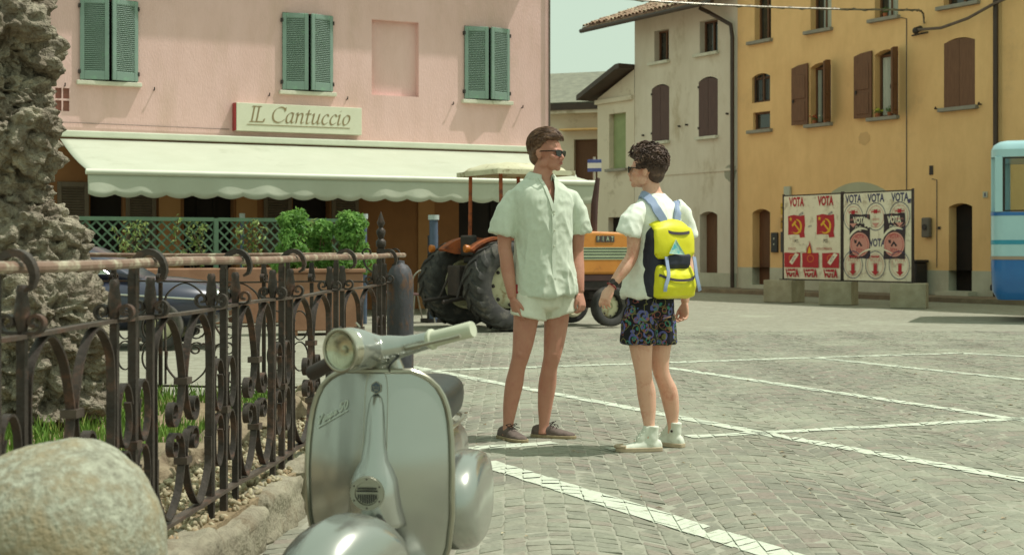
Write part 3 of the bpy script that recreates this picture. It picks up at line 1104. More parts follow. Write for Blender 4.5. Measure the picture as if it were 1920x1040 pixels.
wallthing('meter_box', -6.14, -5.9, 1.1, 1.66, 0.07, M('slate_panel', S(78, 72, 72), S(66, 60, 60), rough=0.6), 'slate grey box on the orange wall under the yellow boxes', 'box')
wallthing('junction_box', -5.99, -5.76, 2.62, 2.88, 0.09, MGRYP, 'pale grey junction box on orange wall above left poster board', 'box')
t_ = wallthing('wall_telephone', -1.08, -0.84, 1.47, 1.95, 0.14, M('grey_phone', S(112, 104, 92), S(98, 90, 80), rough=0.6), 'grey utility box with round dial on the wall beside the poster board', 'utility box', 0.03)
MB().tube([(-0.96, -0.15, 1.72), (-0.96, -0.17, 1.72)], 0.07, 16).build('dial', MBLK, t_)
wallthing('bell_push', -0.66, -0.58, 1.66, 1.73, 0.03, MBLK, 'tiny dark bell push left of the right doorway', 'bell', 0.004)
wallthing('door_number', 0.68, 0.82, 2.38, 2.52, 0.02, MGRYP, 'small white number plate on orange wall near the bus', 'number plate', 0.004,
          [(0.735, 0.765, 2.41, 2.49, M('blue_ink', S(52, 60, 110), S(48, 54, 100)), 'numeral')])
bn = empty('rubbish_bin', OO, OANG, 'dark bin standing against the orange wall right of the posters', 'bin')
bevel(MB().box(-1.45, -0.95, -0.45, -0.05, 0.05, 0.86).build('body', MBLK, bn), 0.03)
bevel(MB().box(-1.48, -0.92, -0.48, -0.03, 0.862, 0.93).build('lid', MBLK, bn), 0.02)
MPOTR = M('terracotta_pot', S(170, 104, 68), S(150, 90, 58), rough=0.8)
def flowers(u, z, petal, label):
    e = empty('flower_pot', (OANG_at(u, -0.03, z)), OANG, label, 'flower pot')
    MB().lathe([(0.045, 0), (0.06, 0.1)], 10).build('pot', MPOTR, e)
    rr = random.Random(int(u*100))
    lf = MB()
    for _ in range(60):
        p = Vector((rr.gauss(0, .06), rr.gauss(0, .05), 0.1+abs(rr.gauss(0.03, .05))))
        lf.ico(p, 0.016, 1, (1, 1, 0.5))
    lf.build('leaves', MFLOW, e)
    fl = MB()
    for _ in range(12): fl.ico((rr.gauss(0, .06), rr.gauss(-.02, .05), 0.15+abs(rr.gauss(0.0, .04))), 0.022, 1)
    fl.build('blossoms', petal, e)
def OANG_at(u, y, z):
    return Vector(OO)+RZ(OANG) @ Vector((u, y, z))
MPW = M('white_petal', S(236, 232, 210), S(228, 222, 196), rough=0.7)
MPR = M('red_petal', S(190, 60, 46), S(170, 50, 40), rough=0.7)
MPY = M('yellow_green_petal', S(196, 196, 70), S(170, 180, 60), rough=0.7)
flowers(-4.86, 4.5, MPR, 'pot with red flowers on the sill of the left open orange window')
flowers(-4.45, 4.5, MPW, 'pot with white flowers on the sill of the left open orange window')
flowers(-2.6, 4.5, MPY, 'pot with yellow green flowers on the sill of the right open orange window')
flowers(-2.2, 4.5, MFLOW, 'pot of plain green leaves on the sill of the right open orange window')
flowers(-2.35, 6.98, MFLOW, 'pot of green leaves on an upper sill of the orange house')

ext = empty('neighbour_house', OO, OANG, 'orange house beyond the dark downpipe at the right edge', 'house')
m = MB()
facade(m, 1.2, 9.0, 0, 10.3, [(3.0, 3.9, 4.55, 6.1, 0.1)], 0.2)
shell(m, 1.2, 9.0, 9, 0, 10.3)
m.build('wall', MORANGE, ext)
MB().box(2.9, 4.0, -0.1, 0.1, 4.46, 4.55).build('sill', MSILL, ext)
MB().box(3.0, 3.9, 0.15, 0.19, 4.55, 6.1).build('shutter', MBROWN, ext)
MB().box(1.2, 9.2, -0.8, 9, 10.3, 10.45).build('eave', MDOOR, ext)
MB().tube([(2.35, 0, 4.55), (2.35, -0.1, 4.55), (2.4, -0.13, 4.58)], 0.02, 6).build('shutter_hook', MIRON, ext)

# --- grey beige house
grey = empty('grey_house', OO, OANG, 'tall grey beige house with plum shutters and a tiled eave', 'house')
gops = [(-11.87, -11.15, 6.9, 7.85, 0), (-9.68, -8.86, 6.9, 7.85, 0), (-12.0, -11.13, 4.47, 6.2, 0.12, 0.08), (-9.73, -8.86, 4.47, 6.2, 0.12, 0.08), (-9.68, -8.88, 0.2, 2.28, 0.1, 0.3), (-12.3, -11.4, 1.2, 2.4, 0, 0.2)]
m = MB()
facade(m, -12.88, -7.995, 0, 8.4, gops, D)
shell(m, -12.88, -7.995, 9, 0, 8.4)
m.build('wall', MGREYW, grey)
for u0, u1, z in ((-12.1, -11.1, 6.9), (-9.9, -8.8, 6.9), (-12.05, -11.08, 4.47), (-9.8, -8.82, 4.47)):
    sill(u0, u1, z-0.002, grey, MWHITE)
for u0, u1 in ((-11.87, -11.15), (-9.68, -8.86)): sash(u0, u1, 6.9, 7.85, grey, None)
for u0, u1 in ((-12.0, -11.13), (-9.73, -8.86)):
    uc = (u0+u1)/2
    half_leaf('shutter', u0+.005, uc-.006, 4.475, 6.07, 6.17, MPURP, grey, 0.0, 0.04)
    half_leaf('shutter', uc+.006, u1-.005, 4.475, 6.17, 6.07, MPURP, grey, 0.0, 0.04)
    for z in (4.7, 5.9): MB().box(u0-.03, u0+.02, -.02, 0.0-.002, z, z+.06).build('hinge', MIRON, grey)
arch_panel('door', -9.68, -8.88, 0.2, 2.28, 0.1, 0.26, 0.3, MDOOR, grey)
MB().box(-12.3, -11.4, 0.17, 0.2, 1.2, 2.4).build('window_pane', MGLASS, grey)
MB().box(-12.88, -8.0, -0.03, 0.0, 3.42, 3.5).build('string_course', MGREYW, grey)
MPATCH = M('bare_plaster_patch', S(160, 158, 140), S(146, 142, 124), rough=0.9)
def blob(u, z, r, mat, nm, par, seed):
    pts = []
    for i in range(18):
        a = 2*PI*i/18
        k = r*(1+0.35*noise.noise(Vector((math.cos(a)*1.5+seed, math.sin(a)*1.5, seed))))
        pts.append((u+k*math.cos(a), z+k*0.85*math.sin(a)))
    return MB().prism(pts, -0.006, 0.004).build(nm, mat, par)
blob(-8.3, 3.36, 0.28, MPATCH, 'plaster_patch', grey, 3)
blob(-4.0+0.9, 3.9+0.1, 0.2, M('stain', S(212, 172, 120), S(204, 165, 114), rough=0.9), 'plaster_stain', orange, 8)
MB().box(-12.88, -8.02, -0.014, -0.001, 0.0, 0.5).build('plinth', MPLINTH, grey)
for a in ((-10.6, 4.85), (-10.25, 4.87), (-12.4, 4.7), (-8.4, 5.05)):
    MB().tube([(a[0], 0, a[1]), (a[0], -0.08, a[1])], 0.03, 6).build('wall_anchor', MIRON, grey)
MB().tube([(-8.75, -0.75, 8.05), (-8.75, -0.4, 7.95), (-8.15, -0.12, 7.55), (-8.08, -0.12, 7.2), (-8.08, -0.12, 0)], 0.06, 10).build('downpipe', MDPIPE, grey, True)
MB().tube([(-14.4, -1.0, 8.1), (-7.9, -1.0, 8.1)], 0.07, 8).build('gutter', MDPIPE, grey, True)
# roof slab with rafters' dark soffit, then the clay tiles one by one along the eave
SL = math.atan2(1.9, 5.3)
m = MB()
m.add([(-14.4, -0.95, 8.12), (-7.995, -0.95, 8.12), (-7.995, 4.35, 10.02), (-14.4, 4.35, 10.02),
       (-14.4, -0.95, 8.22), (-7.995, -0.95, 8.22), (-7.995, 4.35, 10.12), (-14.4, 4.35, 10.12)], [(3, 2, 1, 0), (4, 5, 6, 7), (0, 1, 5, 4), (0, 4, 7, 3), (1, 2, 6, 5), (2, 3, 7, 6)])
roofo = m.build('roof', MROOF, grey)
tile = MB()
n = 6
L_ = 0.5
for y_, rr in ((0, 0.085), (L_, 0.068)):
    for i in range(n+1):
        a = PI*i/n
        tile.v.append(Vector((rr*math.cos(a), y_, rr*0.8*math.sin(a))))
    for i in range(n+1):
        a = PI*i/n
        tile.v.append(Vector(((rr-.014)*math.cos(a), y_, (rr-.014)*0.8*math.sin(a)-.002)))
for i in range(n):
    tile.f.append((i, i+1, 2*(n+1)+i+1, 2*(n+1)+i))
    tile.f.append(((n+1)+i, 3*(n+1)+i, 3*(n+1)+i+1, (n+1)+i+1))
    tile.f.append((i, (n+1)+i, (n+1)+i+1, i+1))
MTILE = M('clay_tile', S(168, 140, 116), S(128, 98, 80), scale=2.2, rough=0.9, world=True, c3=S(188, 176, 146), s3=5, w3=0.3)
tmesh = None
rt = random.Random(2)
cols = int(6.4/0.19)
cnt = 0
stuff = MB()
for r_ in range(11):
    for c_ in range(cols):
        mt = TR(-14.3+c_*0.19+rt.uniform(-.015, .015), -0.98+r_*0.38*math.cos(SL)+rt.uniform(-.03, .03), 8.225+r_*0.38*math.sin(SL)+0.012+rt.uniform(0, .012)) @ RX(SL-0.03) @ RZ(rt.uniform(-.05, .05))
        if cnt < 297:
            if tmesh is None:
                o = tile.build('roof_tile', MTILE, roofo, True, 60)
                tmesh = o.data
            else:
                o = bpy.data.objects.new('roof_tile', tmesh)
                C.objects.link(o)
                o.parent = roofo
            o.matrix_local = mt
            cnt += 1
        else: stuff.add([mt @ v for v in tile.v], tile.f)
tag(stuff.build('roof_tiles', MTILE, roofo, True, 60), kind='stuff')

# --- lower annex left of the grey house, and the low house behind
an = empty('annex_house', OO, OANG, 'low cream annex with green blind and a dark sloping roof edge', 'house')
MCREAM = M('cream_plaster', S(216, 204, 182), S(208, 195, 172), scale=1, rough=0.92, c3=S(172, 156, 130), s3=0.9, w3=0.2)
AU0, AU1 = -17.0, -12.9
m = MB()
facade(m, -14.9, -12.9, 0, 6.05, [(-14.25, -13.35, 3.75, 5.5, 0), (-14.3, -13.3, 0.5, 2.2, 0)], 0.25)
m.add([(-14.9, 0, 6.05), (-12.9, 0, 6.05), (-12.9, 0, 6.8)], [(0, 1, 2)])
shell(m, -14.9, -12.9, 6, 0, 6.05)
m.build('wall', MCREAM, an)
MB().box(-14.25, -13.35, 0.18, 0.21, 3.75, 5.5).build('green_blind', M('green_blind', S(150, 160, 116), S(138, 150, 106), rough=0.8), an)
MB().box(-14.3, -13.3, 0.2, 0.23, 0.5, 2.2).build('window_pane', MDARK, an)
sill(-14.35, -13.25, 3.74, an)
bevel(MB().box(-14.95, -12.95, -0.1, 0.02, 5.85, 6.0).build('cornice', MCREAM, an), 0.02)
m = MB()
m.prism([(-15.25, 6.0), (-13.1, 6.78), (-12.9, 6.8), (-12.9, 6.95), (-13.1, 6.94), (-15.25, 6.16)], -0.6, 5.5)
m.build('roof', MDPIPE, an)

low = empty('far_house', (0.9, 52, 0), R(-20), 'low far house with grey roof and brown door between pink and grey houses', 'house')
m = MB()
facade(m, -2.0, 6.0, 0, 6.2, [(1.4, 2.4, 3.0, 5.1, 0)], 0.25)
shell(m, -2.0, 6.0, 6, 0, 6.2)
m.build('wall', MCREAM, low)
MB().box(1.4, 2.4, 0.2, 0.24, 3.0, 5.1).build('door', MDOOR, low)
MB().box(-2.2, 6.2, -0.45, 0.02, 6.0, 6.12).build('eave', MCREAM, low)
MB().box(-2.2, 6.2, -0.5, -0.05, 6.12, 6.38).build('gutter', MDPIPE, low)
m = MB()
m.add([(-2.3, -0.5, 6.39), (6.3, -0.5, 6.39), (6.3, 4, 8.0), (-2.3, 4, 8.0), (-2.3, -0.5, 6.34), (6.3, -0.5, 6.34), (6.3, 4, 7.94), (-2.3, 4, 7.94)], [(0, 1, 2, 3), (7, 6, 5, 4), (0, 4, 5, 1), (1, 5, 6, 2), (0, 3, 7, 4)])
m.build('roof', M('grey_roof', S(136, 136, 118), S(112, 112, 98), scale=4, rough=0.9, bump=0.01), low)
m = MB()
m.box(1.0, 5.0, -0.5, 0.0, 5.4, 5.46)
m.build('ledge', MORANGE, low)
m = MB()
for x in (2.6, 3.2, 3.8, 4.4, 5.0): m.tube([(x, -0.9, 2.9), (x, -0.9, 3.85)], 0.02, 6)
for z in (3.85, 3.4): m.tube([(2.6, -0.9, z), (5.2, -0.9, z)], 0.02, 6)
m.box(2.4, 5.2, -1.0, 0.0, 2.75, 2.88)
m.build('balcony', MIRON, low)

# --- pavement and strip along the terrace, the houses' shade painted into their colour
MPAVSHADE = M('shade_toned_pavement', S(128, 112, 92), S(106, 92, 76), scale=2, rough=0.95, bump=0.006, bscale=40, c3=S(142, 128, 104), s3=1, w3=0.3, world=True)
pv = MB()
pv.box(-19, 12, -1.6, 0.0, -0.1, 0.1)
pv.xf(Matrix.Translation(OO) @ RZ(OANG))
tag(pv.build('pavement', MPAVSHADE), kind='structure')
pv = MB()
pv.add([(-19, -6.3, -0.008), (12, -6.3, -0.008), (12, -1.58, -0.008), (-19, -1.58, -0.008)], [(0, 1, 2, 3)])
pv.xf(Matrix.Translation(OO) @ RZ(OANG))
tag(pv.build('shade_toned_strip', MPAVSHADE), kind='structure')
# ------------------------------------------------------------------ wrought iron fence round the rock
MFIRON = M('rusty_black_iron', S(78, 68, 62), S(54, 48, 44), scale=9, rough=0.52, metal=0.35, bump=0.004, bscale=60, c3=S(104, 78, 66), s3=7, w3=0.24, rvar=0.15, world=True)
MRAIL = M('worn_rail_paint', S(150, 124, 108), S(128, 98, 84), scale=9, rough=0.45, metal=0.2, bump=0.002, bscale=60, c3=S(186, 176, 152), s3=12, w3=0.3, world=True)
MSTRAPR = M('worn_iron_bar', S(96, 84, 74), S(70, 58, 52), scale=12, rough=0.5, metal=0.3, c3=S(104, 78, 66), s3=8, w3=0.25, world=True)
UPX = (1, 0, 0)
def spiral(c, r0, r1, a0, a1, n=16):
    return [(c[0]+(r0+(r1-r0)*i/n)*math.cos(a0+(a1-a0)*i/n), c[1]+(r0+(r1-r0)*i/n)*math.sin(a0+(a1-a0)*i/n)) for i in range(n+1)]
def strap(root, name, uz, w=0.027, t=0.008, x=0.0, mat=None):
    m = MB()
    m.tube([(x, p[0], p[1]) for p in uz], 1.0, sq=(w, t), up=UPX)
    return m.build(name, mat or MFIRON, root, True, 40)
ZT, ZM, ZL = 1.155, 0.975, 0.26
def cr2(pts, n=6): return [(p.x, p.z) for p in crom([(a, 0, b) for a, b in pts], n)]
def post_group(root, a, tube_x=0.06, hook=True, fin=(-0.165, 0.165)):
    MB().box(-0.013, 0.013, a-0.013, a+0.013, 0.15, 1.12).build('post', MFIRON, root)
    if hook:
        cx, cz, r = 0.052, 1.128, 0.052
        pts = [(0.0, a, 1.06)]+[(cx-r*math.cos(PI*t/10)*1.0, a, cz+0.062*math.sin(PI*t/10)) for t in range(0, 11)]+[(cx+r-0.006, a, cz-0.022), (cx+r-0.026, a, cz-0.034)]
        MB().tube(pts, [1, 1, 1, 1, 1, 1.0, 1.0, 1, 1, .95, .9, .85, .7, .4], sq=(0.03, 0.02), up=(0, 1, 0)).build('rail_hook', MFIRON, root, True, 40)
    for f in fin:
        u = a+f
        MB().box(-0.0115, 0.0115, u-0.0115, u+0.0115, 0.17, ZM-0.006).build('bar', MFIRON, root)
        e = MB()
        e.lathe([(0.013, 0), (0.016, 0.02), (0.022, 0.045), (0.0195, 0.075), (0.015, 0.1), (0.017, 0.112), (0.012, 0.125)], 10, TR(0, u, ZM+0.006))
        fo = e.build('finial', MFIRON, root, True, 60)
        for s_ in (-1, 1):
            sp = spiral((0.036*s_, ZM+0.033), 0.028, 0.007, -PI/2, -PI/2+s_*3.4*PI/1.6, 18)
            m = MB()
            m.tube([(p[0], u, p[1]) for p in [(0.006*s_, ZM+0.006)]+sp], 1.0, sq=(0.026, 0.009), up=(0, 1, 0))
            m.build('finial_scroll', MFIRON, fo, True, 40)
    for s_ in (-1, 1):
        for zc in (0.68, 0.47):
            pts = []
            for i in range(23):
                t = i/22
                an = PI*0.9-t*PI*2.1
                k = 1-0.35*max(0, t-0.7)/0.3
                pts.append((a+s_*(0.082+0.058*k*math.cos(an)), zc+0.098*k*math.sin(an)))
            strap(root, 'c_scroll', pts, 0.022, 0.007)
    MB().box(-0.022, 0.022, a-0.024, a+0.024, 0.565, 0.59).build('collar', MSTRAPR, root)
def bay(root, a, b):
    c = (a+b)/2
    h = (b-a)/2-0.165
    for s_ in (-1, 1):
        U = lambda q: c+s_*q
        top = [(U(-h+0.035), 0.275), (U(-h+0.035), 0.55), (U(-h+0.03), 0.80), (U(-h+0.055), 0.90), (U(-h/2-0.01), 0.965), (U(-0.075), 0.90), (U(-0.02), 0.78), (U(-0.014), 0.72), (U(-0.03), 0.66), (U(-0.07), 0.60)]
        sp = spiral((-0.115, 0.635), 0.052, 0.016, -0.6, -0.6-2.6*PI*0.9, 18)
        pts = cr2(top, 6)+[(U(x), z) for x, z in sp]
        strap(root, 'scroll_strap', pts)
        low = [(U(-h+0.045), 0.5), (U(-h+0.05), 0.38), (U(-h/2-0.01), 0.275), (U(-0.07), 0.34), (U(-0.02), 0.44), (U(-0.015), 0.49), (U(-0.035), 0.54), (U(-0.06), 0.555)]
        sp = spiral((-0.112, 0.515), 0.05, 0.014, 0.6, 0.6+2.6*PI*0.9, 18)
        strap(root, 'scroll_strap', cr2(low, 6)+[(U(x), z) for x, z in sp])
    for z in (0.735, 0.455):
        MB().box(-0.024, 0.024, c-0.03, c+0.03, z-0.012, z+0.012).build('collar', MSTRAPR, root)
def rails(root, s0, s1, tx=0.06, tube=True):
    if tube:
        n = 24
        MB().tube([(tx+0.004*math.sin(i*1.3), s0+(s1-s0)*i/n, ZT+0.003*math.sin(i*0.9)) for i in range(n+1)], 0.0155, 10).build('top_rail', MRAIL, root, True)
    n = 40
    MB().tube([(0.003*math.sin(i), s0+(s1-s0)*i/n, ZM+0.004*math.sin(i*0.7)) for i in range(n+1)], 1.0, sq=(0.036, 0.011), up=UPX).build('mid_rail', MSTRAPR, root)
    MB().tube([(0.003*math.sin(i*1.2), s0+(s1-s0)*i/n, ZL+0.004*math.sin(i*0.8)) for i in range(n+1)], 1.0, sq=(0.038, 0.012), up=UPX).build('bottom_rail', MSTRAPR, root)
fence = empty('iron_fence', fw(-1.58, 0), -FA, 'rusty wrought iron fence with scrolls running from the boulder past the scooter', 'fence')
POSTS = [2.44, 3.46, 4.46, 5.48, 6.41, 7.61, 8.95]
rails(fence, 2.2, 9.55)
for p in POSTS: post_group(fence, p)
for a, b in zip(POSTS[:-1], POSTS[1:]): bay(fence, a, b)
bfence = empty('iron_fence', fw(-1.58, 9.62), -FA+PI/2, 'far side of the rusty iron fence standing before the dark car', 'fence')
rails(bfence, 0.12, 6.2, 0.0, True)
BP = [0.75+1.05*i for i in range(6)]
for p in BP: post_group(bfence, p, 0, False)
for a, b in zip(BP[:-1], BP[1:]): bay(bfence, a, b)
corner = empty('corner_post', fw(-1.66, 9.45), -FA, 'iron corner post with spear tip and curls beside the rusty bollard', 'post')
MB().box(-0.025, 0.025, -0.025, 0.025, 0.1, 1.2).build('shaft', MFIRON, corner)
m = MB().lathe([(0.02, 0), (0.034, 0.02), (0.034, 0.05), (0.018, 0.065), (0.03, 0.1), (0.03, 0.12), (0.013, 0.14), (0.028, 0.17), (0.0, 0.25)], 10, TR(0, 0, 1.2))
m.build('spear_tip', MFIRON, corner, True, 50)
for s_ in (-1, 1):
    m = MB()
    m.tube([(s_*x, 0, z) for x, z in cr2([(0.02, 1.02), (0.1, 1.08), (0.12, 1.16)], 5)+spiral((0.09, 1.17), 0.035, 0.012, 0, 1.7*PI, 14)], 1, sq=(0.022, 0.01), up=(0, 1, 0))
    m.build('curl', MFIRON, corner, True, 50)
MRUSTB = M('rusted_blue_steel', S(88, 88, 92), S(66, 64, 68), scale=6, rough=0.6, metal=0.3, c3=S(124, 88, 62), s3=5, w3=0.28, bump=0.004, bscale=40, stretch=(1, 1, 0.5))
bol = empty('rusty_bollard', fw(-1.515, 9.35), 0, 'rusty steel bollard with domed top at the end of the iron fence', 'bollard')
m = MB().lathe([(0.088, 0.0), (0.088, 0.97), (0.085, 1.01), (0.072, 1.06), (0.05, 1.09), (0.03, 1.1), (0.028, 1.12), (0.0, 1.125)], 24)
m.build('pipe', MRUSTB, bol, True, 60)
MB().lathe([(0.12, 0.0), (0.12, 0.03), (0.092, 0.05)], 24).build('base_ring', MRUSTB, bol, True, 40)

# stone bollard at the near end of the fence
MGRAN = M('granite', S(166, 167, 148), S(118, 116, 100), scale=48, rough=0.9, bump=0.006, bscale=90, c3=S(146, 134, 106), s3=6, w3=0.4)
m = MB()
ns = 64
rings = []
for i in range(40):
    t = i/39
    if t < 0.45: r, z = 0.232+0.012*t, t/0.45*0.525
    else:
        a = (t-0.45)/0.55*PI/2
        r, z = 0.2375*math.cos(a)**0.92, 0.525+0.235*math.sin(a)
    ring = []
    for j in range(ns):
        b = 2*PI*j/ns
        p = Vector((max(r, 0.002)*math.cos(b), max(r, 0.002)*math.sin(b), z))
        p += p.normalized()*(0.022*noise.noise(p*4)+0.007*noise.noise(p*17)+0.003*noise.noise(p*45))
        ring.append(p)
    rings.append(ring)
m.loft(rings)
so = m.build('stone_bollard', MGRAN, None, True, 180)
so.location = fw(-1.3, 3.18)
tag(so, 'round topped pale granite bollard in the near left corner', 'bollard')

# the rough rock standing inside the fence
MTUFA = M('tufa_rock', S(182, 172, 150), S(102, 93, 80), scale=9, rough=0.95, bump=0.06, bscale=34, c3=S(128, 116, 100), s3=5, w3=0.4, detail=9)
rock = empty('rock_monument', fw(-3.7, 8.2, 0.18), -FA, 'tall pile of rough porous rock inside the iron fence', 'rock')
RS = [(-70, -40, 130, 110), (-25, 60, 100, 70), (22, 112, 76, 46), (-18, 175, 108, 62), (24, 236, 86, 50), (-30, 300, 110, 60), (-10, 365, 104, 60), (36, 430, 96, 62), (24, 505, 120, 62),
      (72, 590, 116, 78), (58, 680, 132, 84), (50, 752, 136, 58), (-80, 200, 130, 240), (-80, 560, 170, 240), (118, 640, 70, 70), (10, 20, 60, 60), (150, 735, 45, 45)]
rr_ = random.Random(4)
inv = (Matrix.Translation(fw(-3.7, 8.2, 0.18)) @ RZ(-FA)).inverted()
for k, (px, py, rx, ry) in enumerate(RS):
    d = 8.25+rr_.uniform(-.12, .12)+(0.5 if k in (12, 13) else 0)
    c = at(px, py, d)
    rx, ry = rx*d/FPX, ry*d/FPX
    bm = bmesh.new()
    bmesh.ops.create_icosphere(bm, subdivisions=6 if ry < 0.5 else 6, radius=1)
    bm.verts.index_update()
    vs = []
    for v in bm.verts:
        n_ = v.co
        p = Vector((n_.x*rx, n_.y*(rx+ry)*0.55, n_.z*ry))
        q = c+p
        big = noise.noise(q*3.1)*0.11+noise.noise(q*6.7)*0.06
        rid = 1-abs(noise.noise(q*9.5))*2
        fine = noise.noise(q*19)*0.06+noise.noise(q*41)*0.034
        vor = noise.voronoi(q*8)[0]
        k_ = big*1.2+rid*0.05-0.06*max(0, 0.6-(vor[1]-vor[0])*2.0)+fine
        vs.append(inv @ (q+n_*k_*1.05))
    fs = [tuple(x.index for x in f.verts) for f in bm.faces]
    bm.free()
    mesh_obj('stone', vs, fs, MTUFA, rock, True, 180)

# ------------------------------------------------------------------ cafe terrace
MLATT = M('green_lattice_paint', S(92, 120, 94), S(80, 106, 84), scale=5, rough=0.6)
def pw(u, y, z=0.0): return Vector((-3.733, 28, 0))+RZ(PANG) @ Vector((u, y, z))
lat_ = empty('lattice_fence', pw(-5.35, -4.3), PANG, 'green diamond lattice fence along the cafe terrace', 'lattice fence')
LW, LZ0, LZ1 = 4.45, 0.98, 1.66
for u in (0.0, 2.2, LW):
    MB().box(u-0.035, u+0.035, -0.03, 0.03, 0.0, LZ1+0.02).build('post', MLATT, lat_)
for a, b in ((0.037, 2.163), (2.237, LW-0.037)):
    for z in (LZ0, LZ1): MB().box(a, b, -0.028, 0.028, z-0.03, z+0.03).build('rail', MLATT, lat_)
    hgt = LZ1-LZ0-0.06
    st = 0.165
    n = int((b-a+hgt)/st)
    for dr in (1, -1):
        for i in range(1, n+1):
            # lath from bottom to top, clipped to the panel
            x0 = a-hgt+i*st
            p0, p1 = [x0, LZ0+0.03], [x0+hgt, LZ1-0.03]
            if p0[0] < a: p0 = [a, p0[1]+(a-p0[0])]
            if p1[0] > b: p1 = [b, p1[1]-(p1[0]-b)]
            if p1[0]-p0[0] < 0.03: continue
            if dr < 0: p0[0], p1[0] = a+b-p0[0], a+b-p1[0]
            MB().tube([(p0[0], 0.008*dr, p0[1]), (p1[0], 0.008*dr, p1[1])], 1, sq=(0.014, 0.028), up=(0, 1, 0)).build('lath', MLATT, lat_)
MPLANT = M('planter_wood', S(150, 112, 88), S(132, 96, 74), scale=4, rough=0.85)
for k, (u0, u1) in enumerate(((0.1, 2.1), (2.3, 4.3))):
    o = MB()
    o.box(u0, u1, -0.32, 0.1, 0.05, 0.9)
    o = o.build('trough', MPLANT, None)
    o.location = pw(-5.35, -4.75)
    o.rotation_euler = (0, 0, PANG)
    bevel(o, 0.02)
    tag(o, ['long planter trough under the left half of the green lattice', 'long planter trough under the right half of the green lattice'][k], 'planter', 'terrace troughs')
def leaf_mass(clumps, n, size, seed, mb=None, flat=0.4):
    rr = random.Random(seed)
    m = mb or MB()
    for _ in range(n):
        c, r = rr.choice(clumps)
        c = Vector(c)
        d = Vector((rr.gauss(0, 1), rr.gauss(0, 1), rr.gauss(0, 1))).normalized()
        rad = Vector(r)*(rr.uniform(0.35, 1.0)**0.5)*(1+0.25*noise.noise(d*2.5+c*3))
        p = c+Vector((d.x*rad.x, d.y*rad.y, d.z*rad.z))
        nrm = (d+Vector((rr.gauss(0, .6), rr.gauss(0, .6), rr.gauss(0.3, .6)))).normalized()
        t = nrm.orthogonal().normalized()
        t = Matrix.Rotation(rr.random()*6.28, 3, nrm) @ t
        b = nrm.cross(t)
        s = size*rr.uniform(0.6, 1.3)
        m.add([p-t*s, p+b*s*0.45+nrm*s*0.1, p+t*s-nrm*s*0.25, p-b*s*0.45+nrm*s*0.1], [(0, 1, 2, 3)])
    return m
def leafmat(name, c1, c2, c3):
    m = M(name, c1, c2, scale=5, rough=0.55, spec=0.35, c3=c3, s3=9, w3=0.35, world=True)
    b = bsdf(m)
    b.inputs['Subsurface Weight'].default_value = 0.0
    t = m.node_tree
    tr = t.nodes.new('ShaderNodeBsdfTranslucent')
    tr.inputs[0].default_value = (*mul(c3, 1.1), 1)
    mx = t.nodes.new('ShaderNodeMixShader')
    mx.inputs[0].default_value = 0.35
    out = next(n for n in t.nodes if n.type == 'OUTPUT_MATERIAL')
    t.links.new(b.outputs[0], mx.inputs[1])
    t.links.new(tr.outputs[0], mx.inputs[2])
    t.links.new(mx.outputs[0], out.inputs[0])
    return m
MBUSH = leafmat('bush_leaf', S(104, 146, 70), S(74, 114, 50), S(140, 180, 92))
MVINE = leafmat('vine_leaf', S(122, 144, 78), S(96, 120, 58), S(176, 190, 122))
MSTEM = M('plant_stem', S(96, 80, 56), S(80, 66, 46), rough=0.8)
def vine(u, seed, label):
    e = empty('climbing_plant', pw(-5.35+u, -4.36, 0.88), PANG, label, 'climbing plant', 'climbing plants on the lattice')
    rr = random.Random(seed)
    st = MB()
    cl = []
    for k in range(5):
        p = Vector((rr.uniform(-.12, .12), 0, 0))
        pts = [p.copy()]
        for i in range(7):
            p = p+Vector((rr.gauss(0.0, .06), rr.gauss(0, .02), rr.uniform(.06, .14)))
            pts.append(p.copy())
            if p.z > 0.8: break
            cl.append((p.copy(), (0.07, 0.06, 0.07)))
        st.tube(pts, 0.006, 5)
    st.build('stems', MSTEM, e)
    leaf_mass(cl, 170, 0.042, seed).build('leaves', MVINE, e)
vine(0.9, 1, 'leafy climber on the lattice nearest the rock')
vine(1.8, 2, 'leafy climber just left of the middle lattice post')
vine(2.75, 3, 'leafy climber just right of the middle lattice post')
vine(3.85, 5, 'leafy climber near the bush end of the lattice')
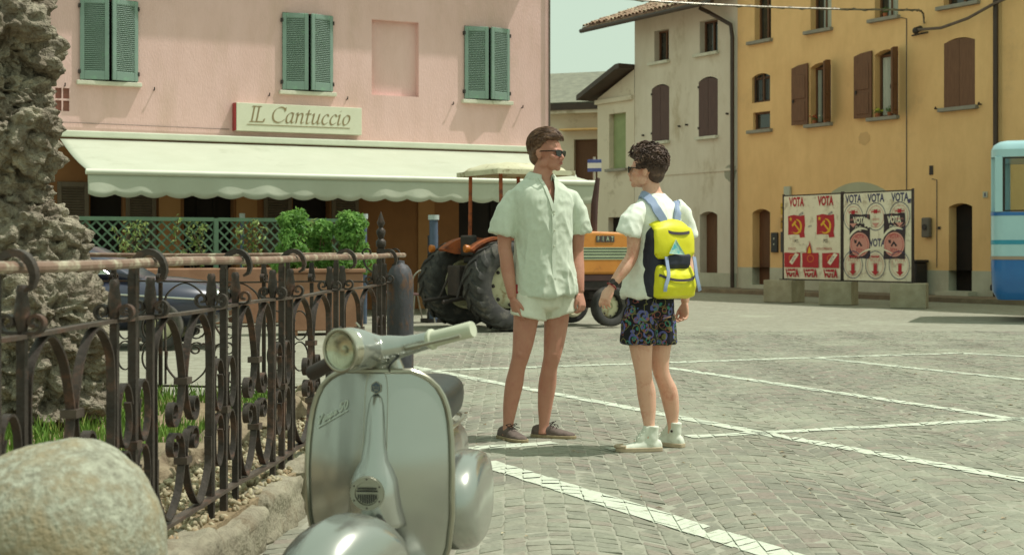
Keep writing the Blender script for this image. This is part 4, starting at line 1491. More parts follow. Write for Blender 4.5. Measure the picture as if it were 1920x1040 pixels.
# tall box planter with bushes
pl = empty('box_planter', at(605, 626, 20.3) * 1.0, R(18), 'big terracotta brown box planter at the terrace corner', 'planter')
pl.location.z = 0
o = MB().box(-0.52, 0.52, -0.3, 0.3, 0.06, 0.86).build('box', MPLANT, pl)
bevel(o, 0.02)
bevel(MB().box(-0.55, 0.55, -0.33, 0.33, 0.862, 0.92).build('rim', MPLANT, pl), 0.015)
for x in (-0.45, 0.45): MB().box(x-.05, x+.05, -.28, .28, 0, 0.058).build('foot', MPLANT, pl)
for k, (x, y, w, h, lb) in enumerate(((-0.42, 0.0, 0.42, 0.42, 'bright green bush at the left end of the box planter'), (0.0, 0.1, 0.36, 0.34, 'lower darker bush in the middle of the box planter'), (0.4, -0.02, 0.42, 0.42, 'bright green bush at the right end of the box planter'))):
    p = pl.location+RZ(R(18)) @ Vector((x, y, 0.9))
    e = empty('bush', p, R(40*k), lb, 'bush', 'bushes in the box planter')
    rr = random.Random(k+20)
    cl = [(Vector((rr.uniform(-.5, .5)*w, rr.uniform(-.5, .5)*w, rr.uniform(.2, 1.75)*h)), Vector((1, 1, .9))*rr.uniform(.4, .7)*w*0.62) for _ in range(15)]
    cl = [(Vector((c_.x*(1.15-0.42*c_.z/h), c_.y*(1.15-0.42*c_.z/h), c_.z)), r_) for c_, r_ in cl]
    leaf_mass(cl, 3600, 0.038, k+7).build('leaves', MBUSH, e)
    st = MB()
    for _ in range(9): st.tube([(0, 0, -0.1), (rr.uniform(-.1, .1), rr.uniform(-.1, .1), 0.2), (rr.uniform(-.25, .25), rr.uniform(-.2, .2), 0.5)], [0.015, 0.01, 0.005], 5)
    st.build('branches', MSTEM, e)
# blue terrace posts
MBLUEP = M('blue_grey_post', S(92, 106, 128), S(76, 88, 108), scale=5, rough=0.5)
for k, (px, d, top, lb) in enumerate(((454, 25.0, 400, 'slim blue capped post behind the green lattice'), (684, 23.0, 401, 'slim blue capped post behind the right bush'), (813, 23.5, 403, 'thicker blue post left of the tractor'))):
    p = at(px, top, d)
    e = empty('terrace_post', (p.x, p.y, 0), PANG, lb, 'post')
    MB().tube([(0, 0, 0), (0, 0, p.z-0.08)], 0.07 if k == 2 else 0.035, 12).build('shaft', MBLUEP, e, True)
    MB().tube([(0, 0, p.z-0.078), (0, 0, p.z)], 0.09 if k == 2 else 0.05, 12).build('cap', M('pale_cap', S(190, 200, 196), S(176, 186, 182), rough=0.5), e, True)
p = at(812, 603, 23.6)
e = empty('menu_stand', (p.x, p.y, 0), PANG, 'dark narrow upright board standing left of the tractor wheel', 'board')
bevel(MB().box(-0.08, 0.08, -0.05, 0.05, 0.06, 1.42).build('panel', M('dark_slate_board', S(62, 62, 66), S(50, 50, 54), rough=0.6), e), 0.01)
MB().box(-0.16, 0.16, -0.16, 0.16, 0, 0.058).build('foot', MBLK, e)
# cafe chairs of bent tube
MCHR = M('chair_tube', S(196, 192, 176), S(170, 166, 150), rough=0.35, metal=0.6, scale=6)
MSEAT = M('chair_cushion', S(128, 96, 92), S(112, 82, 80), rough=0.8, scale=8)
def chair():
    e = empty('cafe_chair', (0, 0, 0), 0, 'x', 'chair', 'metal chairs on the cafe terrace')
    arcp = [(-0.2, 0.2, 0.45)]+[(-0.2*math.cos(PI*i/12), 0.24, 0.66+0.2*math.sin(PI*i/12)) for i in range(13)]+[(0.2, 0.2, 0.45)]
    MB().tube(arcp, 0.012, 6).build('back_frame', MCHR, e, True)
    m = MB()
    for x in (-0.1, 0, 0.1): m.tube([(x, 0.205, 0.47), (x, 0.24, 0.83-abs(x)*0.4)], 0.006, 5)
    m.build('back_rods', MCHR, e, True)
    MB().lathe([(0.19, 0.44), (0.2, 0.455), (0.19, 0.475)], 18).build('seat', MSEAT, e, True, 50)
    for x in (-1, 1):
        for y in (-1, 1):
            MB().tube([(0.13*x, 0.13*y, 0.44), (0.19*x, 0.2*y, 0.0)], 0.011, 6).build('leg', MCHR, e, True)
    return e
c0 = chair()
for k, (px, py, rz, lb) in enumerate(((788, 604, 200, 'metal cafe chair with round back nearest the dark board'), (762, 603, 150, 'metal cafe chair just right of the rusty bollard'), (735, 598, 240, 'metal cafe chair partly hidden behind the rusty bollard'))):
    o = c0 if k == 0 else copy_tree(c0)
    o.location = gnd(px, py)
    o.rotation_euler = (0, 0, R(rz))
    o['label'] = lb
# ------------------------------------------------------------------ tractor
MTOR = M('tractor_orange', S(206, 136, 60), S(192, 122, 50), scale=3, rough=0.5, c3=S(164, 104, 52), s3=6, w3=0.2, spec=0.4)
MTORD = M('tractor_rust_orange', S(172, 92, 46), S(146, 74, 40), scale=5, rough=0.7, c3=S(110, 62, 44), s3=7, w3=0.35)
MTYRE = M('tyre_rubber', S(70, 68, 65), S(50, 48, 47), scale=7, rough=0.85, c3=S(96, 91, 83), s3=5, w3=0.3)
MRIM = M('cream_rim', S(204, 198, 164), S(188, 180, 146), scale=6, rough=0.5, c3=S(150, 126, 88), s3=5, w3=0.18)
MDMET = M('dark_machine_metal', S(74, 64, 60), S(54, 48, 46), scale=6, rough=0.6, metal=0.3)
tr = empty('tractor', (-0.42, 21.66, 0), R(28), 'old orange tractor with white canopy parked by the cafe', 'tractor')
def wheel(par, x, y, r, w, rimr, lug, out=-1, name='wheel'):
    e = empty(name, (x, y, r))
    e.parent = par
    Mx = RX(R(90))
    m = MB()
    prof = [(rimr, -w*0.36), (rimr+0.03, -w*0.46), (r*0.86, -w*0.52), (r*0.94, -w*0.46), (r*0.955, -w*0.3), (r*0.96, 0), (r*0.955, w*0.3), (r*0.94, w*0.46), (r*0.86, w*0.52), (rimr+0.03, w*0.46), (rimr, w*0.36)]
    rings = []
    for a, b in prof: rings.append([Mx @ Vector((a*math.cos(2*PI*j/48), a*math.sin(2*PI*j/48), b)) for j in range(48)])
    m.loft(rings, closed=True)
    ty = m.build('tyre', MTYRE, e, True, 60)
    if lug:
        n = lug
        g_ = MB()
        for s_ in (-1, 1):
            for i in range(n):
                a0 = 2*PI*(i+(0.5 if s_ > 0 else 0))/n
                pr = []
                for k in range(4):
                    t = k/3
                    aa = a0+0.26*t
                    zz = s_*w*(0.02+0.5*t)
                    ro = r*(1.0 if t < 0.9 else 0.955)
                    ri = r*0.92
                    da = 0.055
                    pr.append([Mx @ Vector((q*math.cos(aa+sg*da), q*math.sin(aa+sg*da), zz)) for q, sg in ((ri, -1.4), (ro, -1), (ro, 1), (ri, 1.4))])
                # lug end down the shoulder
                aa = a0+0.3
                pr.append([Mx @ Vector((q*math.cos(aa+sg*0.05), q*math.sin(aa+sg*0.05), s_*w*0.545)) for q, sg in ((r*0.8, -1), (r*0.9, -1), (r*0.9, 1), (r*0.8, 1))])
                g_.loft(pr)
        tag(g_.build('tread_lugs', MTYRE, ty, True, 50), kind='stuff')
    m = MB()
    prof = [(rimr+0.02, -w*0.5), (rimr+0.025, -w*0.46), (rimr-0.02, -w*0.42), (rimr-0.03, -w*0.1), (rimr*0.55, 0.0), (rimr*0.3, -w*0.05), (rimr*0.28, -w*0.2), (0.01, -w*0.22)]
    rings = [[RX(R(90)) @ Vector((a*math.cos(2*PI*j/40), a*math.sin(2*PI*j/40), -b*(out)*1.0)) for j in range(40)] for a, b in prof]
    m.loft(rings, cap=False)
    ro = m.build('rim', MRIM, e, True, 50)
    for i in range(8 if r > 0.3 else 0):
        a = 2*PI*i/8
        c = Mx @ Vector((rimr*0.76*math.cos(a), rimr*0.76*math.sin(a), 0))
        MB().ico((c.x, out*w*0.1, c.z), 0.035*rimr/0.4, 1).build('rim_hole', MDMET, ro)
    return e
for y in (-0.78, 0.78): wheel(tr, 0, y, 0.66, 0.48, 0.36, 18, -1 if y < 0 else 1)
for y in (-0.60, 0.60): wheel(tr, 1.85, y, 0.32, 0.17, 0.19, 0, -1 if y < 0 else 1)
def rbox(par, name, x0, x1, y0, y1, z0, z1, mat, bv=0.02, seg=2):
    return bevel(MB().box(x0, x1, y0, y1, z0, z1).build(name, mat, par), bv, seg)
hd = MB()
hd.prism([(0.62, 0.80), (2.5, 0.80), (2.52, 1.38), (2.45, 1.45), (0.62, 1.50)], -0.27, 0.27)
hood = bevel(hd.build('bonnet', MTOR, tr), 0.04, 3)
MSTRIPE = M('pale_stripe_panel', S(196, 204, 170), S(180, 190, 156), rough=0.5)
MSTRD = M('dark_stripe', S(58, 68, 58), S(50, 58, 50), rough=0.5)
MB().box(0.8, 2.49, -0.276, -0.2705, 1.03, 1.22).build('stripe_panel', MSTRIPE, hood)
for z in (1.06, 1.11, 1.155, 1.2): MB().box(0.8, 2.49, -0.280, -0.2762, z-0.009, z+0.009).build('stripe', MSTRD, hood)
MBADGE = M('badge_plate', S(150, 140, 120), S(136, 126, 108), rough=0.4, metal=0.4)
MBADT = M('badge_letter', S(84, 76, 74), S(74, 68, 66), rough=0.4)
for i, ch in enumerate('FIAT'):
    x = 1.84+i*0.085
    MB().box(x-0.037, x+0.037, -0.281, -0.2705, 1.3, 1.4).build('badge_plate', MBADT, hood)
    text_mesh(ch, 0.1, MSTRIPE, 'badge_letter', hood, (x, -0.2822, 1.35), sx=0.8, extrude=0.001)
rbox(tr, 'chassis', -0.2, 2.45, -0.22, 0.22, 0.55, 0.79, MDMET)
rbox(tr, 'side_skirt', 1.0, 2.45, -0.24, 0.24, 0.7, 0.795, M('maroon_metal', S(104, 72, 70), S(88, 60, 60), rough=0.6), 0.01)
rbox(tr, 'front_axle', 1.79, 1.91, -0.56, 0.56, 0.28, 0.4, MDMET)
rbox(tr, 'axle_bracket', 1.75, 1.95, -0.15, 0.15, 0.4, 0.56, MDMET)
MB().tube([(0, -0.62, 0.64), (0, 0.62, 0.64)], 0.14, 16).build('rear_axle', MDMET, tr, True)
rbox(tr, 'gearbox', -0.3, 0.7, -0.24, 0.24, 0.42, 0.86, MDMET, 0.05)
for s_ in (-1, 1):
    m = MB()
    rings = []
    for i in range(13):
        a = R(50)+R(82)*i/12
        c, s2 = math.cos(a), math.sin(a)
        rings.append([Vector((q*c, yy, 0.64+q*s2)) for q, yy in ((0.70, s_*0.38), (0.74, s_*0.38), (0.74, s_*0.58), (0.70, s_*0.58))])
    m.loft(rings)
    # inner side plate
    pts = [(0.70*math.cos(R(50)+R(82)*i/12), 0.64+0.70*math.sin(R(50)+R(82)*i/12)) for i in range(13)]
    m.prism([(-0.3, 1.12), (0.3, 1.12)]+pts, s_*0.38-0.01, s_*0.38+0.01)
    m.build('mudguard', MTORD, tr, True, 40)
    lp = MB().lathe([(0.05, 0), (0.06, 0.05), (0.055, 0.07), (0, 0.075)], 12, TR(-0.55, s_*0.6, 1.2) @ RY(R(-90)))
    lp.build('rear_lamp', M('amber_lamp', S(190, 110, 40), S(170, 96, 34), rough=0.3), tr, True, 40)
rbox(tr, 'seat', -0.25, 0.15, -0.22, 0.22, 0.98, 1.08, MBLK, 0.03)
rbox(tr, 'seat_back', -0.3, -0.22, -0.22, 0.22, 1.09, 1.4, MBLK, 0.03)
rbox(tr, 'dashboard', 0.56, 0.64, -0.25, 0.25, 0.9, 1.5, MDMET, 0.02)
sw = MB()
Mx = TR(0.42, 0, 1.5) @ RY(R(-35))
sw.tube([Mx @ Vector((0.19*math.cos(2*PI*i/24), 0.19*math.sin(2*PI*i/24), 0)) for i in range(24)], 0.014, 6, closed=True)
for a in (0, 2.1, 4.2): sw.tube([Mx @ Vector((0, 0, 0)), Mx @ Vector((0.19*math.cos(a), 0.19*math.sin(a), 0))], 0.01, 5)
sw.tube([Mx @ Vector((0, 0, 0)), (0.6, 0, 1.3)], 0.02, 6)
sw.build('steering_wheel', MBLK, tr, True)
rbox(tr, 'hitch_plate', -0.52, -0.3, -0.2, 0.2, 0.5, 0.95, MDMET, 0.02)
for s_ in (-1, 1):
    MB().tube([(-0.3, s_*0.25, 0.5), (-0.85, s_*0.35, 0.42)], 0.03, 8).build('lift_arm', MDMET, tr, True)
    MB().tube([(-0.4, s_*0.22, 0.95), (-0.6, s_*0.3, 0.46)], 0.02, 8).build('lift_rod', MDMET, tr, True)
MB().tube([(1.86, -0.1, 1.45), (1.88, -0.1, 1.9), (1.94, -0.1, 2.3)], [0.055, 0.055, 0.035], 10).build('exhaust_pipe', M('brown_exhaust', S(92, 66, 62), S(76, 54, 50), rough=0.7, metal=0.2), tr, True)
MB().tube([(0.7, -0.285, 0.9), (0.78, -0.3, 1.4), (0.7, -0.3, 1.43)], 0.015, 6).build('hand_rail', MDMET, tr, True)
rbox(tr, 'footplate', 0.2, 0.75, -0.6, -0.25, 0.5, 0.54, MDMET, 0.01)
for x, y in ((0.02, -0.5), (0.02, 0.5), (0.85, -0.5), (0.85, 0.5)):
    MB().tube([(x*1.1, y*1.05, 1.25), (x, y, 2.32)], 0.03, 8).build('canopy_post', MTORD, tr, True)
cn = MB()
nx_, ny_ = 12, 8
for i in range(nx_+1):
    for j in range(ny_+1):
        x = -0.12+1.3*i/nx_
        y = -0.68+1.36*j/ny_
        e = max(abs(2*i/nx_-1), abs(2*j/ny_-1))
        z = 2.50-0.16*e**3.5+0.02*noise.noise(Vector((x*3, y*3, 0)))
        cn.v.append(Vector((x, y, z)))
for i in range(nx_):
    for j in range(ny_):
        a = i*(ny_+1)+j
        cn.f.append((a, a+ny_+1, a+ny_+2, a+1))
MCANV = M('grubby_canopy_cloth', S(206, 202, 172), S(188, 182, 152), scale=4, rough=0.85, c3=S(150, 138, 108), s3=5, w3=0.22)
solidify(cn.build('canopy', MCANV, tr, True, 180), 0.02)
m = MB()
m.tube([(-0.12, -0.68, 2.33), (1.18, -0.68, 2.33), (1.18, 0.68, 2.33), (-0.12, 0.68, 2.33)], 1, sq=(0.07, 0.02), up=(0, 0, 1), closed=True)
m.build('canopy_fringe', MCANV, tr)

# ------------------------------------------------------------------ dark old car behind the fence
MNAVY = M('navy_car_paint', S(54, 56, 74), S(46, 48, 64), scale=2, rough=0.32, coat=0.5, spec=0.5)
MCHROME = M('chrome', S(205, 205, 196), S(190, 190, 182), rough=0.15, metal=1.0)
MCGLASS = M('car_glass', S(170, 186, 166), S(152, 170, 150), rough=0.1, spec=0.6)
car = empty('parked_car', (-5.45, 17.6, 0), R(3), 'dark navy old saloon car parked behind the far iron fence', 'car')
def sec(x, hw, z0, z1, sq=0.75, n=20):
    out = []
    for i in range(n):
        a = 2*PI*i/n+PI/n
        c, s_ = math.cos(a), math.sin(a)
        out.append(Vector((x, hw*math.copysign(abs(c)**sq, c), (z0+z1)/2+(z1-z0)/2*math.copysign(abs(s_)**sq, s_))))
    return out
m = MB()
m.loft([sec(*q) for q in ((-2.0, 0.45, 0.4, 0.62), (-1.95, 0.58, 0.3, 0.74), (-1.6, 0.68, 0.24, 0.84), (-1.0, 0.72, 0.2, 0.9), (0, 0.73, 0.2, 0.9), (0.8, 0.72, 0.2, 0.89), (1.4, 0.67, 0.24, 0.85), (1.85, 0.58, 0.3, 0.78), (1.98, 0.48, 0.36, 0.68))])
body = m.build('body', MNAVY, car, True, 60)
m = MB()
m.loft([sec(*q) for q in ((-1.45, 0.5, 0.78, 0.86), (-1.15, 0.6, 0.78, 1.12), (-0.75, 0.6, 0.78, 1.25), (-0.1, 0.6, 0.78, 1.27), (0.4, 0.59, 0.78, 1.22), (0.75, 0.6, 0.78, 1.05), (1.0, 0.62, 0.78, 0.88))])
m.build('cabin', MNAVY, car, True, 60)
for s_ in (-1, 1):
    for pts in ([(-0.92, 0.9), (-0.3, 0.9), (-0.3, 1.16), (-0.78, 1.15)], [(-0.22, 0.9), (0.66, 0.9), (0.36, 1.13), (-0.22, 1.16)]):
        w = MB().prism(pts, s_*0.60-0.012, s_*0.60+0.012)
        wo_ = w.build('side_window', MCGLASS, car)
        fr = MB().tube([(x, s_*0.614, z) for x, z in pts], 0.012, 5, closed=True)
        fr.build('frame', MCHROME, wo_)
    MB().tube([(-1.8, s_*0.68, 0.62), (-0.5, s_*0.735, 0.66), (0.8, s_*0.725, 0.66), (1.7, s_*0.62, 0.6)], 0.012, 6).build('trim_strip', MCHROME, car, True)
    MB().box(0.0, 0.16, s_*0.74-0.015, s_*0.74+0.015, 0.78, 0.81).build('door_handle', MCHROME, car)
    hl = MB().lathe([(0.1, 0), (0.105, 0.03), (0.09, 0.06), (0.0, 0.075)], 16, TR(1.86, s_*0.42, 0.62) @ RY(R(90)))
    hl.build('headlight', MCHROME, car, True, 50)
    for x in (-1.2, 1.25): 
        e = wheel(car, x, s_*0.62, 0.29, 0.15, 0.19, 0, s_)
for x in (-2.04, 2.02): bevel(MB().box(x-0.04, x+0.04, -0.64, 0.64, 0.38, 0.47).build('bumper', MCHROME, car), 0.02)

# ------------------------------------------------------------------ blue bus at the right edge
MBUSL = M('pale_blue_bus_paint', S(168, 204, 208), S(158, 194, 200), scale=2, rough=0.3, coat=0.4)
MBUSB = M('deep_blue_bus_paint', S(40, 108, 172), S(36, 98, 162), scale=2, rough=0.3, coat=0.4)
MTEAL = M('teal_stripe_paint', S(56, 146, 172), S(50, 136, 162), rough=0.3)
bus = empty('blue_bus', (7.83, 23.6, 0), R(-22), 'pale and deep blue bus cut off by the right edge', 'bus')
def bussec(z0, z1, lo=0.0, L=7.5, W=2.4, r=0.28, inset=0.0, n=6):
    """rounded plan outline of the bus between two heights"""
    pts = []
    for cx, cy, a0 in ((L-r, W-r, 0), (r, W-r, 90), (r, r, 180), (L-r, r, 270)):
        for i in range(n+1):
            a = R(a0+90*i/n)
            pts.append((cx+(r-inset)*math.cos(a), cy+(r-inset)*math.sin(a)))
    return [[Vector((x, y, z0)) for x, y in pts], [Vector((x, y, z1)) for x, y in pts]]
def band(name, z0, z1, mat, ins0=0.0, ins1=None, cap=True):
    a = bussec(z0, z0, inset=ins0)[0]
    b = bussec(z1, z1, inset=ins0 if ins1 is None else ins1)[0]
    return MB().loft([a, b], cap).build(name, mat, bus, True, 40)
m = MB()
m.loft([bussec(z, z, inset=i)[0] for z, i in ((0.36, 0.10), (0.5, 0.02), (0.9, 0.0), (1.02, 0.0))])
m.build('lower_body', MBUSB, bus, True, 40)
band('trim_strip', 1.021, 1.075, M('bus_trim', S(160, 140, 120), S(150, 130, 112), rough=0.4), -0.012)
band('lower_band', 1.076, 1.27, MBUSL)
band('teal_stripe', 1.271, 1.34, MTEAL, -0.004)
band('upper_band', 1.341, 1.74, MBUSL)
m = MB()
# window frame pillars and glazing
band('window_sill', 1.741, 1.80, MBUSB, -0.006)
band('roof_rail', 2.70, 2.82, MBUSL)
m = MB()
m.loft([bussec(z, z, inset=i)[0] for z, i in ((2.821, 0.0), (2.9, 0.04), (2.96, 0.14), (2.98, 0.26))])
m.build('roof', MBUSL, bus, True, 60)
for x in (0.0, 0.70, 1.9, 3.1, 4.3, 5.5, 6.7):
    w = 0.12 if x == 0 else 0.09
    x0_ = x if x else 0.08
    for y0, y1 in ((0.0, 0.07), (2.33, 2.4)):
        bevel(MB().box(x0_, x0_+w, y0, y1, 1.801, 2.699).build('window_pillar', MBUSL if x == 0 else MBUSB, bus), 0.01)
for y in (0.3, 1.15, 2.0):
    bevel(MB().box(0.0, 0.07, y, y+0.09, 1.801, 2.699).build('window_pillar', MBUSL, bus), 0.01)
MBG = bpy.data.materials.new('bus_glass')
MBG.use_nodes = True
bb = bsdf(MBG)
bb.inputs['Base Color'].default_value = (0.85, 0.9, 0.85, 1)
bb.inputs['Roughness'].default_value = 0.02
bb.inputs['Transmission Weight'].default_value = 1.0
bb.inputs['IOR'].default_value = 1.1
xs_ = [0.2, 0.70, 1.9, 3.1, 4.3, 5.5, 6.7, 7.4]
for a, b in zip(xs_[:-1], xs_[1:]):
    for y in (0.035, 2.365):
        MB().box(a+(0.09 if a > 0.3 else 0.0), b, y-0.004, y+0.004, 1.801, 2.699).build('window_pane', MBG, bus)
    MB().tube([(a+(0.1 if a > 0.3 else 0.02), 0.02, 1.82), (b-0.01, 0.02, 1.82), (b-0.01, 0.02, 2.68), (a+(0.1 if a > 0.3 else 0.02), 0.02, 2.68)], 0.022, 6, closed=True).build('window_seal', MBLK, bus)
for k in range(4):
    x = 1.2+k*1.3
    bevel(MB().box(x, x+0.12, 0.3, 1.0, 1.2, 2.2).build('seat', M('bus_seat', S(120, 92, 64), S(104, 80, 56), rough=0.8), bus), 0.04)
for x in (1.5, 6.0):
    for y in (0.16, 2.24): wheel(bus, x, y, 0.45, 0.24, 0.28, 0, -1 if y < 1 else 1)
rbox(bus, 'tow_bracket', -0.03, 0.1, 0.5, 0.8, 0.5, 0.6, MDMET)

# ------------------------------------------------------------------ poster boards on concrete blocks
MCONC = M('concrete_block', S(170, 162, 138), S(150, 142, 118), scale=5, rough=0.92, bump=0.006, bscale=40)
BO = OANG_at(-1.02, -4.62, 0)
for k, u in enumerate((0.05, 1.75, 3.75)):
    e = empty('concrete_block', BO+RZ(OANG) @ Vector((u, 0, 0)), OANG+R((20, 32, 38)[k]), ['left concrete block under the red poster board', 'middle concrete block between the two poster boards', 'right concrete block under the blue lettered poster board'][k], 'concrete block', 'blocks holding the poster boards')
    o = MB()
    o.box(-0.35, 0.35, -0.35, 0.3, 0.0, 0.5)
    o = o.build('block', MCONC, e)
    bevel(o, 0.015)
    MB().box(-0.08, 0.08, -0.1, 0.1, 0.502, 0.52).build('socket', MDMET, e)
MPAPER = M('poster_paper', S(230, 222, 198), S(218, 209, 184), scale=3, rough=0.85, c3=S(186, 172, 148), s3=4, w3=0.25, bump=0.003, bscale=10)
MPRED = M('poster_red', S(178, 52, 58), S(166, 46, 52), scale=6, rough=0.85)
MPYEL = M('poster_yellow', S(222, 176, 58), S(210, 164, 52), rough=0.85)
MPBLU = M('poster_navy', S(76, 74, 104), S(66, 64, 92), rough=0.85)
MPBLK = M('poster_black', S(66, 54, 58), S(56, 46, 50), rough=0.85)
MPPNK = M('poster_pink', S(204, 146, 134), S(196, 136, 124), rough=0.85)
MPWHI = M('poster_scrap', S(226, 220, 196), S(216, 208, 184), rough=0.85)
class Board:
    def __init__(s, u0, w, label, ang=0):
        s.e = empty('poster_board', BO+RZ(OANG) @ Vector((u0, 0, 0)), OANG+ang, label, 'poster board')
        s.w, s.h, s.z0 = w, 1.9, 0.5
        MB().box(0, w, 0, 0.03, s.z0, s.z0+s.h).build('panel', MDMET, s.e)
        s.sheet = MB().box(0.03, w-0.03, -0.004, -0.001, s.z0+0.03, s.z0+s.h-0.03).build('poster_sheet', MPAPER, s.e)
        for x in (0.0, w): MB().box(x-0.012, x+0.012, -0.012, 0.04, s.z0-0.05, s.z0+s.h+0.02).build('upright', MDMET, s.e)
        s.k = 0
    def y(s):
        s.k += 1
        return -0.005-0.0006*(s.k % 40)
    def X(s, a): return a*s.w
    def Z(s, b): return s.z0+s.h*(1-b)
    def txt(s, t, a, b, hgt, mat, sx=0.8, rot=0, off=0.0):
        """hgt: letter height as a fraction of the board height"""
        o = text_mesh(t, hgt*s.h*1.38, mat, 'lettering', s.e, (s.X(a), s.y(), s.Z(b)), (R(90), R(rot), 0), 0, 0.0004, 'CENTER', sx, off)
        return o
    def rect(s, a0, a1, b0, b1, mat, nm, jag=0.0, seed=0):
        rr = random.Random(seed)
        pts = []
        c = [(a0, b1), (a1, b1), (a1, b0), (a0, b0)]
        for i in range(4):
            p, q = c[i], c[(i+1) % 4]
            for t in range(5):
                f = t/5
                pts.append((s.X(p[0]+(q[0]-p[0])*f)+rr.uniform(-jag, jag), s.Z(p[1]+(q[1]-p[1])*f)+rr.uniform(-jag, jag)))
        y = s.y()
        return MB().add([(x, y, z) for x, z in pts], [tuple(range(20))]).build(nm, mat, s.e)
    def ring(s, a, b, rx, ry, t, mat, nm):
        y = s.y()
        m = MB()
        n = 36
        for i in range(n):
            an = 2*PI*i/n
            for k in (1, 1-t): m.v.append(Vector((s.X(a)+rx*s.w*k*math.cos(an), y, s.Z(b)+ry*s.h*k*math.sin(an))))
        for i in range(n):
            j = (i+1) % n
            m.f.append((2*i, 2*j, 2*j+1, 2*i+1))
        return m.build(nm, mat, s.e)
    def disc(s, a, b, rx, ry, mat, nm):
        y = s.y()
        return MB().add([(s.X(a)+rx*s.w*math.cos(2*PI*i/30), y, s.Z(b)+ry*s.h*math.sin(2*PI*i/30)) for i in range(30)], [tuple(range(30))]).build(nm, mat, s.e)
    def poly(s, pts, mat, nm):
        y = s.y()
        return MB().add([(s.X(a), y, s.Z(b)) for a, b in pts], [tuple(range(len(pts)))]).build(nm, mat, s.e)
    def arc(s, a, b, rx, ry, a0, a1, t0, t1, mat, nm):
        y = s.y()
        m = MB()
        n = 18
        for i in range(n+1):
            an = R(a0+(a1-a0)*i/n)
            t = t0+(t1-t0)*math.sin(PI*i/n)
            for k in (1, 1-t): m.v.append(Vector((s.X(a)+rx*s.w*k*math.cos(an), y, s.Z(b)+ry*s.h*k*math.sin(an))))
        for i in range(n): m.f.append((2*i, 2*i+2, 2*i+3, 2*i+1))
        return m.build(nm, mat, s.e)
b1 = Board(0.0, 1.83, 'poster board with red flag posters reading VOTA, left of the pair')
for a in (0.24, 0.74):
    b1.txt('VOTA', a, 0.09, 0.105, MPRED, 0.62, 0, 0.012)
    fl = [(a-0.15, 0.25), (a-0.05, 0.235), (a+0.06, 0.25), (a+0.14, 0.24), (a+0.15, 0.36), (a+0.135, 0.44), (a+0.15, 0.5), (a+0.06, 0.505), (a+0.05, 0.47), (a-0.06, 0.465), (a-0.15, 0.47), (a-0.145, 0.36)]
    b1.poly(fl[::-1], MPRED, 'red_flag')
    b1.arc(a+0.0, 0.375, 0.095, 0.088, -130, 95, 0.1, 0.34, MPYEL, 'emblem_sickle')
    b1.poly([(a-0.085, 0.44), (a-0.06, 0.425), (a-0.1, 0.455)], MPYEL, 'emblem_sickle_grip')
    b1.poly([(a-0.055, 0.335), (a-0.035, 0.325), (a+0.085, 0.43), (a+0.065, 0.445)], MPYEL, 'emblem_hammer_shaft')
    b1.poly([(a-0.085, 0.355), (a-0.02, 0.3), (a-0.002, 0.322), (a-0.065, 0.375)], MPYEL, 'emblem_hammer_head')
    st = []
    for i in range(10):
        r_ = 0.032 if i % 2 == 0 else 0.013
        an = PI/2+PI*i/5
        st.append((a-0.1+r_*math.cos(an), 0.285-r_*0.95*math.sin(an)))
    b1.poly(st, MPYEL, 'emblem_star')
    b1.txt('PCI', a, 0.545, 0.04, MPBLK, 0.8)
    b1.txt('vota', a+0.08, 0.225, 0.04, MPBLU, 0.8, -25)
b1.txt('VOTA COMUNISTA', 0.23, 0.635, 0.028, MPRED, 0.75)
b1.txt('VOTA COMUNISTA', 0.72, 0.635, 0.028, MPRED, 0.75)
for k, a in enumerate((0.17, 0.49, 0.83)):
    b1.rect(a-0.14, a+0.14, 0.68, 0.85, MPRED, 'red_panel', 0.006, k)
    b1.ring(a, 0.745, 0.06, 0.045, 0.25, M('poster_orange', S(206, 112, 62), S(196, 102, 54), rough=0.85), 'panel_emblem')
    b1.txt('VOTA', a, 0.92, 0.085, MPRED, 0.68, 0, 0.014)
    if k != 1:
        b1.poly([(a-0.05, 0.79), (a+0.06, 0.68), (a+0.12, 0.70), (a+0.0, 0.82)], MPWHI, 'torn_scrap')
        b1.txt('VOTA', a+0.03, 0.75, 0.03, MPBLU, 0.8, -50)
    b1.rect(a-0.09, a+0.05, 0.895, 0.91, MPWHI, 'torn_scrap', 0.008, k+9)
b1.poly([(0.42, 0.685), (0.44, 0.62), (0.47, 0.585), (0.475, 0.54), (0.5, 0.6), (0.52, 0.68)], MPRED, 'flame')
b1.poly([(0.445, 0.685), (0.46, 0.63), (0.48, 0.6), (0.5, 0.65), (0.505, 0.684)], MPYEL, 'flame_core')
b1.rect(0.24, 0.42, 0.595, 0.67, MPWHI, 'torn_scrap', 0.02, 31)
b1.rect(0.55, 0.66, 0.52, 0.58, MPWHI, 'torn_scrap', 0.015, 33)
b1.txt('vota', 0.47, 0.37, 0.03, MPBLU, 0.8, -15)
b2 = Board(1.87, 1.96, 'poster board with blue VOTA lettering and oval emblems, right of the pair')
for a in (0.16, 0.49, 0.83): b2.txt('VOTA', a, 0.08, 0.09, MPBLU, 0.72, 0, 0.008)
